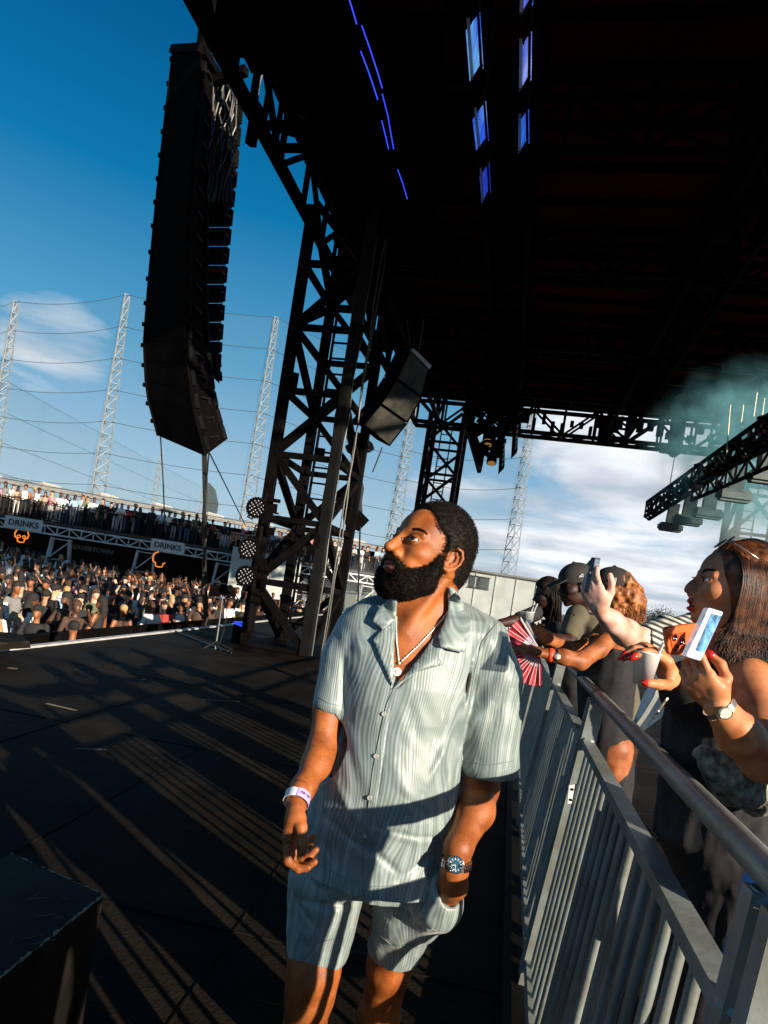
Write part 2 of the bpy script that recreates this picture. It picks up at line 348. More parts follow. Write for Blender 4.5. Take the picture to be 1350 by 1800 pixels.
for k in range(26): t = 4.2 + .34 * k; m.box(ST(S1 - .55 + r.uniform(-.1, .1), t, ZB + .15 + r.uniform(0, .5)), (r.uniform(.1, .3), .2, r.uniform(.15, .45)), Matrix.Rotation(-.21, 3, 'Z'))
split_build(m, 'end_fittings', MT['black_cab'], RF)
# black drape masking behind the left half of the far end
# ------------------------------------------------------------------ line array
def lerp_path(pts, u):
    u = min(max(u, 0), 1) * (len(pts) - 1); i = min(int(u), len(pts) - 2); f = u - i
    return (pts[i][0] * (1 - f) + pts[i + 1][0] * f, pts[i][1] * (1 - f) + pts[i + 1][1] * f)
def hexa(m, tp, bt):
    vs = list(bt) + list(tp)
    return m.add(vs, [(3, 2, 1, 0), (4, 5, 6, 7), (0, 1, 5, 4), (1, 2, 6, 5), (2, 3, 7, 6), (3, 0, 4, 7)])
LP = [(303, 96), (290, 200), (279, 300), (269, 400), (258, 515), (251, 605), (255, 690), (275, 765)]
EP = [(354, 94), (342, 200), (334, 295), (327, 395), (324, 505), (325, 605), (336, 710), (360, 802)]
RP = [(381, 138), (374, 230), (367, 330), (364, 430), (364, 530), (369, 625), (381, 705), (400, 772)]
def array(label, LP, EP, RP, YL, YE, YR, n, grp, fin=1.0):
    root = empty('line_array', tuple(P(*EP[0], YE)), label, 'loudspeaker array', grp)
    for k in range(n):
        lv = []
        for u in ((k + .005) / n, (k + .985) / n):
            l, e, r_ = P(*lerp_path(LP, u), YL), P(*lerp_path(EP, u), YE), P(*lerp_path(RP, u), YR)
            lv.append([l, e, r_, l + r_ - e])
        m = MB(); hexa(m, lv[0][::-1] if False else lv[0], lv[1]); c = m.build('cabinet', MT['black_cab'], root)
        # side face: horn flare strip and handle; rear face: handles and rigging bars
        e0, r0, e1, r1 = lv[0][1], lv[0][2], lv[1][1], lv[1][2]; l0, l1 = lv[0][0], lv[1][0]
        nr = (r0 - e0).cross(e1 - e0).normalized(); nr *= -1 if nr.y > 0 or nr.x < -.3 else 1
        if nr.dot(e0 - lv[0][3]) < 0: nr = -nr
        def on(a, b): return e0 * (1 - a) * (1 - b) + r0 * a * (1 - b) + e1 * (1 - a) * b + r1 * a * b
        h = MB(); h.beam(on(.12, .2) + nr * .03, on(.12, .85) + nr * .03, .05, .05); h.beam(on(.35, .35) + nr * .02, on(.62, .45) + nr * .02, .05, .03)
        h.beam(on(.62, .45) + nr * .02, on(.62, .75) + nr * .02, .04, .03); h.beam(on(.9, .1) + nr * .02, on(.9, .9) + nr * .02, .06, .05); split_build(h, 'rigging_handle', MT['grey_steel'], c)
        nl = (e0 - l0).cross(l1 - l0).normalized();
        if nl.dot(l0 - lv[0][3]) < 0: nl = -nl
        h = MB(); h.beam(l0 * .96 + e0 * .04 + nl * .01, l1 * .96 + e1 * .04 + nl * .01, .03, .03)
        h.box(l0 * .985 + e0 * .015 + nl * .0 + (l0 - e0).normalized() * .03 + (l1 - l0) * .2, (.05, .05, .06)); h.build('rigging_link', MT['black_steel'], c)
    a, b, c_ = P(*LP[0], YL), P(*EP[0], YE), P(*RP[0], YR)
    m = MB(); z = Vector((0, 0, .07)); m.beam(a + z, b + z, .12); m.beam(b + z, c_ + z, .12); m.beam(a + z + (c_ - b), c_ + z, .1); m.beam(a + z + (c_ - b) * .5, b + z + (c_ - b) * .5, .14); m.build('flying_frame', MT['black_steel'], root)
    return root
AR1 = array('tall black loudspeaker array curving down at the left of the roof', LP, EP, RP, 10.9, 10.25, 11.5, 17, 'flown loudspeaker arrays')
AR2 = array('narrower loudspeaker array hanging just behind the tall curved one', [(380, 150), (368, 290), (362, 400), (360, 500), (364, 600), (372, 662)], [(404, 160), (397, 290), (390, 400), (382, 500), (380, 600), (386, 675)], [(425, 185), (415, 300), (404, 400), (394, 500), (387, 600), (381, 660)], 12.3, 12.0, 12.9, 15, 'flown loudspeaker arrays')
# hang cables on the arrays
m = MB(); r = random.Random(5)
for k in range(8):
    x0 = 374 + 6 * k; pts = [P(x0 - (y - 130) * .055 + r.uniform(-5, 5), y, 11.2 + .1 * k) for y in range(135, 360, 22)]; m.tube(pts, .016, 6)
m.build('array_cable', MT['cable_shine'], AR2)
m = MB()
for pts in ([(356, 150), (358, 148), (372, 155), (391, 145), (405, 155), (413, 180)], [(385, 175), (393, 150), (404, 142), (410, 170), (404, 205)], [(410, 250), (403, 220), (412, 180), (430, 197), (443, 190)]):
    q = [P(x, y, 11.4) for x, y in pts]; m.tube(q, .018, 6)
m.build('array_cable', MT['cable'], AR2)
HO = empty('chain_hoist', tuple(P(362, 60, 10.8)), 'black chain hoist box above the tall loudspeaker array', 'hoist', 'chain hoists at the roof edge')
m = MB(); m.tube([P(357, 92, 10.8), P(366, 20, 10.8), P(371, -40, 10.8)], .13, 8); m.build('hoist_body', MT['black_cab'], HO)
m = MB(); m.tube([P(362, 110, 10.8), P(363, 90, 10.8)], .05, 6); m.tube([P(374, 110, 10.9), P(381, 0, 10.9), P(384, -40, 10.9)], .02, 5); m.build('hoist_chain', MT['grey_steel'], HO)
HO = empty('chain_hoist', tuple(P(443, 220, 11)), 'slim black hoist hanging right of the loudspeaker array tops', 'hoist', 'chain hoists at the roof edge')
m = MB(); m.tube([P(437, 250, 11), P(441, 252, 11.01), P(452, 190, 11), P(453, 180, 11)], [.05, .115, .115, .04], 6); m.build('hoist_body', MT['black_cab'], HO)
m = MB(); m.tube([P(452, 185, 11), P(455, 150, 11), P(470, 100, 11)], .02, 5); m.build('hoist_chain', MT['cable'], HO)
m = MB(); a = P(376, 143, 11.2); b = P(433, 124, 10.9); m.beam(a, b, .13); m.beam(P(380, 96, 11.5), P(440, 60, 10.5), .08)
m.build('array_outrigger', MT['black_steel'], RF)
# cables below the array
m = MB(); pts = [P(360, 765, 11.2), P(362, 850, 12), P(357, 930, 13), P(361, 1010, 14), P(364, 1080, 14.8), P(366, 1112, 15)]; m.tube(pts, .035, 6)
pts = [P(357, 770, 11.2), P(359, 860, 12), P(361, 950, 13), P(356, 1030, 14), P(362, 1113, 15)]; m.tube(pts, .03, 6); m.tube([P(363, 765, 11.1), P(367, 800, 11.4), P(362, 860, 12)], .014, 5)
tag(m.build('multicore_cable', MT['cable_shine']), 'thick cable bundle dropping from the tall loudspeaker array to the stage edge', 'cable')
m = MB(); m.tube([P(282, 768, 10.9), P(287, 850, 10.9), P(290, 935, 12.5)], .012, 5)
tag(m.build('guy_rope', MT['cable']), 'thin rope hanging from the lower left corner of the tall loudspeaker array', 'rope')
m = MB(); m.tube([P(368, 796, 10.6), P(400, 860, 13), P(432, 925, 17)], .013, 5)
tag(m.build('guy_rope', MT['cable']), 'thin taut rope running down right from the tall loudspeaker array', 'rope')
# small fill speaker cluster beside the tower
FS = empty('fill_speaker', tuple(P(700, 700, 13)), 'small tilted black speaker cluster hanging right of the near tower', 'loudspeaker')
L_ = [(722, 616), (697, 668), (669, 712), (638, 748)]; E_ = [(754, 650), (741, 700), (716, 745), (684, 786)]
GRI = mat('speaker_grille', (.045, .043, .034), .5, var=.6, scale=3, bump=.5, bscale=260, spec=.3)
for k in range(3):
    tp = [P(*L_[k], 12.6), P(*E_[k], 12.4)]; u = .97; bt = [P(*[L_[k][i] * (1 - u) + L_[k + 1][i] * u for i in (0, 1)], 12.6), P(*[E_[k][i] * (1 - u) + E_[k + 1][i] * u for i in (0, 1)], 12.4)]
    bk = Vector((-.28, .75, .25)); m = MB(); hexa(m, [tp[0], tp[1], tp[1] + bk, tp[0] + bk], [bt[0], bt[1], bt[1] + bk, bt[0] + bk]); c = m.build('cabinet', MT['black_cab'], FS)
    nr = (tp[1] - tp[0]).cross(bt[0] - tp[0]).normalized(); nr *= -1 if nr.y > 0 else 1
    m = MB(); ins = lambda a, b: (tp[0] * (1 - a) + tp[1] * a) * (1 - b) + (bt[0] * (1 - a) + bt[1] * a) * b + nr * .012
    m.poly([ins(.04, .04), ins(.96, .04), ins(.96, .96), ins(.04, .96)], nr * .01); m.build('grille', GRI, c)
m = MB(); m.poly([P(722, 615, 12.55), P(755, 649, 12.35), P(759, 643, 12.35), P(727, 612, 12.55)], Vector((-.05, .6, .05))); m.build('top_plate', MT['galv_far'], FS)
m = MB()
for a, b in (((735, 625), (745, 560)), ((722, 618), (715, 560)), ((672, 786), (655, 830))): m.tube([P(*a, 12.7), P(*b, 12.7)], .014, 5)
split_build(m, 'hanging_wire', MT['cable'], FS)
# hanging cable bundle + bag
m = MB(); r = random.Random(8)
for k in range(12):
    x = r.uniform(-6, 6); pts = [P(634 + x * .8 + r.uniform(-2, 2) - (y - 770) * .02, y, 13.6 + .05 * k) for y in range(775, 915, 14)]; m.tube(pts, .03, 5)
CB = empty('cable_bundle', tuple(P(634, 780, 13.7)), 'hanging bundle of black cable coils right of the near tower', 'cable')
m.build('cable_strands', MT['cable'], CB)
m = MB()
for (x, y, s) in ((630, 775, .28), (641, 783, .22), (622, 790, .2)): m.lathe(P(x, y, 13.7), (.3, -.6, 1), [(.02, -s * .6), (s * .7, -s * .4), (s, 0), (s * .7, s * .4), (.02, s * .6)], 10)
m.build('cable_coil', MT['cable'], CB)
m = MB(); q = [P(601, 893, 13.6), P(620, 884, 13.6), P(645, 910, 13.6), P(625, 930, 13.6), P(604, 920, 13.6)]; m.poly(q, (0.05, .5, 0)); m.build('motor_box', MT['black_cab'], CB)
m = MB(); m.tube([P(633, 925, 13.8), P(631, 1000, 14.5), P(629, 1070, 15.3)], .02, 5); m.build('drop_cable', MT['cable'], CB)
# ------------------------------------------------------------------ round LED lamps on the tower
def par(px, py, Y, label):
    c = P(px, py, Y); root = empty('stage_lamp', tuple(c), label, 'stage lamp', 'round lamps on the near tower'); ax = Vector((-.18, -1, .05)).normalized()
    R = .185; MB().lathe(c, ax, [(.05, -.2), (.12, -.18), (R * .93, -.03), (R, .02), (R, .06), (R * .88, .06), (R * .86, .035)], 22).build('lamp_body', MT['black_steel'], root)
    fins = MB()
    x = ax.orthogonal().normalized(); y = ax.cross(x)
    for k in range(24):
        a = 2 * math.pi * k / 24; v = x * math.cos(a) + y * math.sin(a); fins.box(c + v * (R + .008) + ax * .03, (.018, .018, .018))
    split_build(fins, 'rim_tooth', MT['black_steel'], root)
    l = MB()
    for rr, n in ((.045, 4), (.088, 8), (.13, 12)):
        for k in range(n):
            a = 2 * math.pi * (k + .3) / n; v = x * math.cos(a) + y * math.sin(a); l.lathe(c + v * rr + ax * .036, ax, [(.0135, 0), (.013, .006), (.005, .012)], 8)
    l.build('lens', MT['lens'], root)
    q = MB(); q.tube([c + x * R + ax * -.05, c + x * (R + .06) + ax * -.05, c + x * (R + .06) - ax * .25], .012, 6); q.tube([c - x * R + ax * -.05, c - x * (R + .06) + ax * -.05, c - x * (R + .06) - ax * .25], .012, 6)
    q.tube([c - x * (R + .06) - ax * .25, c + x * (R + .06) - ax * .25], .014, 6); q.tube([c - ax * .25, c - ax * .25 + Vector((.3, .1, 0))], .018, 6); q.build('yoke', MT['black_steel'], root)
par(452, 893, 11.7, 'topmost of the three round lamps on the left leg of the near tower')
par(438, 965, 11.7, 'middle one of the three round lamps on the left leg of the near tower')
par(433, 1013, 11.7, 'lowest of the three round lamps on the left leg of the near tower')
m = MB(); m.tube([P(468, 868, 11.8), P(449, 1000, 11.8), P(436, 1110, 11.8)], .045, 8); m.build('lamp_pole', MT['black_steel'], TW1)
m = MB(); r = random.Random(2)
for k in range(14): u = k / 14; m.box(P(470 - 26 * u + r.uniform(-8, 14), 880 + 190 * u, 11.8), (r.uniform(.06, .2), .12, r.uniform(.06, .2)), Matrix.Rotation(r.random(), 3, 'X'))
split_build(m, 'clamp', MT['black_cab'], TW1)
# floor lamp with blue face
FL = empty('floor_lamp', tuple(P(424, 1130, 12.6)), 'black floor light with a bright blue top at the foot of the near tower', 'stage light')
m = MB(); hexa(m, [P(411, 1096, 12.2), P(436, 1096, 12.2), P(440, 1100, 12.7), P(415, 1098, 12.7)], [P(405, 1131, 12.2), P(432, 1134, 12.2), P(435, 1130, 12.7), P(409, 1128, 12.7)]); m.build('lamp_housing', MT['black_cab'], FL)
m = MB(); m.poly([P(410, 1096, 12.18), P(430, 1104, 12.15), P(436, 1095, 12.3), P(412, 1094, 12.3)], (0, .01, .02)); m.build('lamp_face', MT['blue_led'], FL)
# microphone style tripod
TP = empty('tripod_stand', tuple(P(378, 1148, 11.4)), 'black tripod stand with a small camera on the stage left of the near tower', 'stand')
m = MB(); m.tube([P(378, 1143, 11.5), P(386, 1090, 11.6), P(392, 1042, 11.7)], [.02, .016, .012], 6); m.build('pole', MT['cable'], TP)
for (x, y) in ((345, 1147), (395, 1155), (408, 1142)): m = MB(); m.tube([P(380, 1128, 11.5), P(x, y, 11.35)], .014, 5); m.build('leg', MT['cable'], TP)
m = MB(); m.box(P(391, 1040, 11.7), (.42, .12, .12)); m.box(P(378, 1038, 11.7), (.16, .14, .2)); m.tube([P(398, 1037, 11.6), P(405, 1034, 11.5)], .07, 8); m.build('camera_body', MT['black_cab'], TP)
m = MB(); m.tube([P(395, 1045, 11.7), P(399, 1080, 11.6), P(393, 1110, 11.6), P(385, 1135, 11.5)], .008, 5); m.build('trailing_cable', MT['cable'], TP)
m = MB(); pts = [P(300, 1135, 13.2), P(330, 1139, 12.6), P(365, 1145, 11.9), P(400, 1152, 11.4)]
pts = [Vector((p.x, p.y, .015)) for p in pts]; m.tube(pts, .016, 6); pts = [Vector((p.x + .1, p.y - .2, .015)) for p in pts]; m.tube(pts, .012, 6)
tag(m.build('floor_cable', MT['cable']), 'black cables lying on the stage floor beside the tripod stand', 'cable')
# wedge on the far left stage lip, bottom left road case
m = MB(); y0 = 8.9; hexa(m, [P(-60, 1108, 8.6), P(28, 1112, 8.2), P(52, 1127, 7.8), P(-60, 1131, 7.8)], [P(-60, 1128, 8.6), P(28, 1132, 8.2), P(54, 1139, 7.8), P(-60, 1146, 7.8)])
tag(m.build('stage_extension', MT['deck']), 'low black platform outside the white stage edge at the far left', 'platform')
RC = empty('stage_block', tuple(P(60, 1700, 1.5)), 'scuffed black plywood block in the bottom left corner', 'block')
PLY = mat('scuffed_black_ply', (.008, .007, .006), .6, var=.5, scale=4, bump=.6, bscale=22, dirt=(.018, .016, .012), spec=.1)
zt = .62
def onz(px, py, z):
    dn = (-(px - CX) * SN + (py - CY) * CS); return P(px, py, F * (CAMH - z) / dn)
a, b, c = onz(182, 1572, zt), onz(20, 1500, zt), onz(-60, 1765, zt); dd = b + (c - a)
m = MB(); m.poly([a, b, dd, c], (0, 0, -.05)); m.build('block_top', PLY, RC)
ins = [p + ((a + dd) / 2 - p) * .012 for p in (a, b, dd, c)]
m = MB(); m.poly([p - Vector((0, 0, .05)) for p in ins], (0, 0, -(zt - .052))); m.build('block_side', PLY, RC)
rr = random.Random(4)
for p, q, n in ((a, c, 60), (a, b, 40)):
    m = MB(); m.tube([p * (1 - k / n) + q * (k / n) + Vector((rr.uniform(-.0012, .0012), 0, -.001 + rr.uniform(-.0012, .0008))) for k in range(n + 1)], [max(.0006, rr.gauss(.0022, .0013)) for k in range(n + 1)], 5); m.build('worn_edge', MT['case_edge'], RC)
m = MB()
for k in range(9):
    u, v = rr.uniform(.04, .5), rr.uniform(.04, .6); p = a * (1 - u) * (1 - v) + b * u * (1 - v) + c * (1 - u) * v + dd * u * v + Vector((0, 0, .0006)); w_ = Vector((rr.uniform(-.05, .05), rr.uniform(-.05, .05), 0)); m.beam(p, p + w_, .0008, .0005)
split_build(m, 'scratch', MT['case_edge'], RC)
# ------------------------------------------------------------------ implicit surfaces: bodies grown from smooth-blended volumes
class SDF:
    def __init__(s): s.p = []
    def cone(s, a, b, ra, rb=None, k=.02, tag=0, sub=False):
        s.p.append(('c', np.array(a, float), np.array(b, float), ra, ra if rb is None else rb, k, tag, sub)); return s
    def ell(s, c, r, R=None, k=.02, tag=0, sub=False):
        s.p.append(('e', np.array(c, float), np.array(r, float), None if R is None else np.array(R, float), None, k, tag, sub)); return s
    def chain(s, pts, rs, k=.02, tag=0, sub=False):
        for i in range(len(pts) - 1): s.cone(pts[i], pts[i + 1], rs[i], rs[i + 1], k, tag, sub)
        return s
    def loft(s, secs, k=.02, tag=0, n=2.0, sub=False, flat=0.0):
        """secs: (z, cx, cy, half_x, half_y) stacked sections"""
        s.p.append(('l', np.array(sorted(secs), float), None, n, flat, k, tag, sub)); return s
    def fat(s, k, skip=0):
        for i, p in enumerate(s.p):
            if i < skip: continue
            if p[0] == 'c': s.p[i] = p[:3] + (p[3] * k, p[4] * k) + p[5:]
            elif p[0] == 'e': s.p[i] = (p[0], p[1], p[2] * k) + p[3:]
            else: a = p[1].copy(); a[:, 3:] *= k; s.p[i] = (p[0], a) + p[2:]
        return s
    @staticmethod
    def dist(p, x, y, z):
        if p[0] == 'c':
            a, ab = p[1], p[2] - p[1]; l2 = max(float(ab @ ab), 1e-12)
            px, py, pz = x - a[0], y - a[1], z - a[2]
            t = np.clip((px * ab[0] + py * ab[1] + pz * ab[2]) / l2, 0, 1)
            return np.sqrt((px - t * ab[0]) ** 2 + (py - t * ab[1]) ** 2 + (pz - t * ab[2]) ** 2) - (p[3] + (p[4] - p[3]) * t)
        if p[0] == 'e':
            c, r, R = p[1], p[2], p[3]; dx, dy, dz = x - c[0], y - c[1], z - c[2]
            if R is not None: dx, dy, dz = (R[0, 0] * dx + R[1, 0] * dy + R[2, 0] * dz, R[0, 1] * dx + R[1, 1] * dy + R[2, 1] * dz, R[0, 2] * dx + R[1, 2] * dy + R[2, 2] * dz)
            k0 = np.sqrt((dx / r[0]) ** 2 + (dy / r[1]) ** 2 + (dz / r[2]) ** 2); k1 = np.sqrt((dx / r[0] ** 2) ** 2 + (dy / r[1] ** 2) ** 2 + (dz / r[2] ** 2) ** 2)
            return k0 * (k0 - 1) / np.maximum(k1, 1e-9)
        S = p[1]; zz = np.clip(z, S[0, 0], S[-1, 0])
        # smooth interpolation between sections
        def ip(c): return np.interp(zz, S[:, 0], S[:, c])
        cx, cy, ax, ay = ip(1), ip(2), ip(3), ip(4); n = p[3]
        k0 = (np.abs((x - cx) / ax) ** n + np.abs((y - cy) / ay) ** n) ** (1 / n)
        d = (k0 - 1) * np.minimum(ax, ay); dz = np.abs(z - zz)
        return np.where(dz > 0, np.sqrt(np.maximum(d, 0) ** 2 + dz ** 2) + np.minimum(d, 0) * 0, d) if True else d
    @staticmethod
    def box(p):
        if p[0] == 'c': r = max(p[3], p[4]); return np.minimum(p[1], p[2]) - r, np.maximum(p[1], p[2]) + r
        if p[0] == 'e':
            r = p[2] if p[3] is None else np.sqrt((p[3] ** 2) @ (p[2] ** 2)); return p[1] - r, p[1] + r
        S = p[1]; return np.array([(S[:, 1] - S[:, 3]).min(), (S[:, 2] - S[:, 4]).min(), S[0, 0]]), np.array([(S[:, 1] + S[:, 3]).max(), (S[:, 2] + S[:, 4]).max(), S[-1, 0]])
    def mesh(s, res, lo=None, hi=None, disp=None, pad=None):
        bs = [s.box(p) for p in s.p if not p[7]]
        L = np.min([b[0] for b in bs], 0) - .01 - 2 * res; H = np.max([b[1] for b in bs], 0) + .01 + 2 * res
        if lo is not None: L = np.maximum(L, np.array([-1e9 if v is None else v for v in lo]))
        if hi is not None: H = np.minimum(H, np.array([1e9 if v is None else v for v in hi]))
        n = np.ceil((H - L) / res).astype(int) + 1
        ax = [L[i] + res * np.arange(n[i]) for i in range(3)]
        G = np.full(n, 1.0, np.float32)
        for p in s.p:
            b = s.box(p); q = p[5] + 3 * res + (pad or 0)
            i0 = np.maximum(np.floor((b[0] - q - L) / res).astype(int), 0); i1 = np.minimum(np.ceil((b[1] + q - L) / res).astype(int) + 1, n)
            if (i1 <= i0).any(): continue
            sl_ = tuple(slice(i0[k], i1[k]) for k in range(3))
            d = s.dist(p, ax[0][sl_[0]][:, None, None], ax[1][sl_[1]][None, :, None], ax[2][sl_[2]][None, None, :]).astype(np.float32)
            g = G[sl_]; k = max(p[5], 1e-6)
            if p[7]:
                h = np.maximum(k - np.abs(g + d), 0) / k; G[sl_] = np.maximum(g, -d) + h * h * k * .25
            else:
                h = np.maximum(k - np.abs(g - d), 0) / k; G[sl_] = np.minimum(g, d) - h * h * k * .25
        if disp is not None:
            I = np.argwhere(np.abs(G) < .03); i, j, k = I.T
            G[i, j, k] += disp(ax[0][i], ax[1][j], ax[2][k]).astype(np.float32)
        return nets(G, L, res)
    def tags(s, pts):
        best = np.full(len(pts), 1e9); tg = np.zeros(len(pts), int)
        for p in s.p:
            if p[7]: continue
            d = s.dist(p, pts[:, 0], pts[:, 1], pts[:, 2]); m = d < best; best[m] = d[m]; tg[m] = p[6]
        return tg
def nets(G, L, res):
    ins = G < 0; n = np.array(G.shape)
    c = [ins[a:n[0] - 1 + a, b:n[1] - 1 + b, d:n[2] - 1 + d] for a in (0, 1) for b in (0, 1) for d in (0, 1)]
    alln = c[0].copy(); anyn = c[0].copy()
    for q in c[1:]: alln &= q; anyn |= q
    act = anyn & ~alln; I = np.argwhere(act)
    idx = np.full(act.shape, -1, np.int32); idx[act] = np.arange(len(I))
    acc = np.zeros((len(I), 3)); cnt = np.zeros(len(I))
    off = np.array([(a, b, d) for a in (0, 1) for b in (0, 1) for d in (0, 1)])
    vals = np.stack([G[I[:, 0] + o[0], I[:, 1] + o[1], I[:, 2] + o[2]] for o in off], 1)
    for i in range(8):
        for j in range(i + 1, 8):
            if np.abs(off[i] - off[j]).sum() != 1: continue
            m = (vals[:, i] < 0) != (vals[:, j] < 0); t = vals[m, i] / (vals[m, i] - vals[m, j])
            acc[m] += off[i] + (off[j] - off[i]) * t[:, None]; cnt[m] += 1
    V = (I + acc / cnt[:, None]) * res + L
    fs = []
    for a in range(3):
        b, d = (a + 1) % 3, (a + 2) % 3
        s0 = [slice(1, n[k] - 1) for k in range(3)]; s1 = list(s0); s0[a] = slice(0, n[a] - 1); s1[a] = slice(1, n[a])
        A, B = ins[tuple(s0)], ins[tuple(s1)]; E = np.argwhere(A != B)
        if not len(E): continue
        o = np.array([1, 1, 1]); o[a] = 0; E = E + o; fl = ins[E[:, 0], E[:, 1], E[:, 2]]
        def g(db, dd): q = E.copy(); q[:, b] -= db; q[:, d] -= dd; return idx[q[:, 0], q[:, 1], q[:, 2]]
        q = np.stack([g(0, 0), g(1, 0), g(1, 1), g(0, 1)], 1); q[~fl] = q[~fl][:, ::-1]; fs.append(q)
    Fq = np.concatenate(fs); return V, Fq[(Fq >= 0).all(1)]
def mesh_np(name, parts, mats, parent=None, tagf=None, colf=None):
    vs, fs, o = [], [], 0
    for V, Fq in parts: vs.append(V); fs.append(Fq + o); o += len(V)
    V = np.concatenate(vs); Fq = np.concatenate(fs)
    me = bpy.data.meshes.new(name); me.vertices.add(len(V)); me.vertices.foreach_set('co', V.astype(np.float32).ravel())
    me.loops.add(Fq.size); me.loops.foreach_set('vertex_index', Fq.astype(np.int32).ravel())
    me.polygons.add(len(Fq)); me.polygons.foreach_set('loop_start', np.arange(0, Fq.size, 4, dtype=np.int32)); me.polygons.foreach_set('loop_total', np.full(len(Fq), 4, np.int32))
    if tagf is not None: me.polygons.foreach_set('material_index', tagf(V[Fq].mean(1)).astype(np.int32))
    me.update(calc_edges=True); me.validate()
    if colf is not None:
        at = me.color_attributes.new('mask', 'FLOAT_COLOR', 'POINT'); c = np.ones((len(V), 4), np.float32); c[:, :3] = colf(V); at.data.foreach_set('color', c.ravel())
    return link(name, me, mats, parent, True)
def vnoise(x, y, z, s, seed=0):
    """smooth value noise, vectorised, about -1..1"""
    x, y, z = x * s + 31.7 + seed * 3.1, y * s + 17.3, z * s + 53.9; xi, yi, zi = np.floor(x).astype(np.int64), np.floor(y).astype(np.int64), np.floor(z).astype(np.int64)
    fx, fy, fz = x - xi, y - yi, z - zi; fx, fy, fz = [f * f * (3 - 2 * f) for f in (fx, fy, fz)]
    def h(a, b, c): v = (a * 73856093) ^ (b * 19349663) ^ (c * 83492791) ^ (seed * 2654435); v = (v ^ (v >> 13)) * 1274126177; return ((v ^ (v >> 16)) & 65535) / 32767.5 - 1
    r = 0
    for a in (0, 1):
        for b in (0, 1):
            for c in (0, 1): r = r + h(xi + a, yi + b, zi + c) * (fx if a else 1 - fx) * (fy if b else 1 - fy) * (fz if c else 1 - fz)
    return r
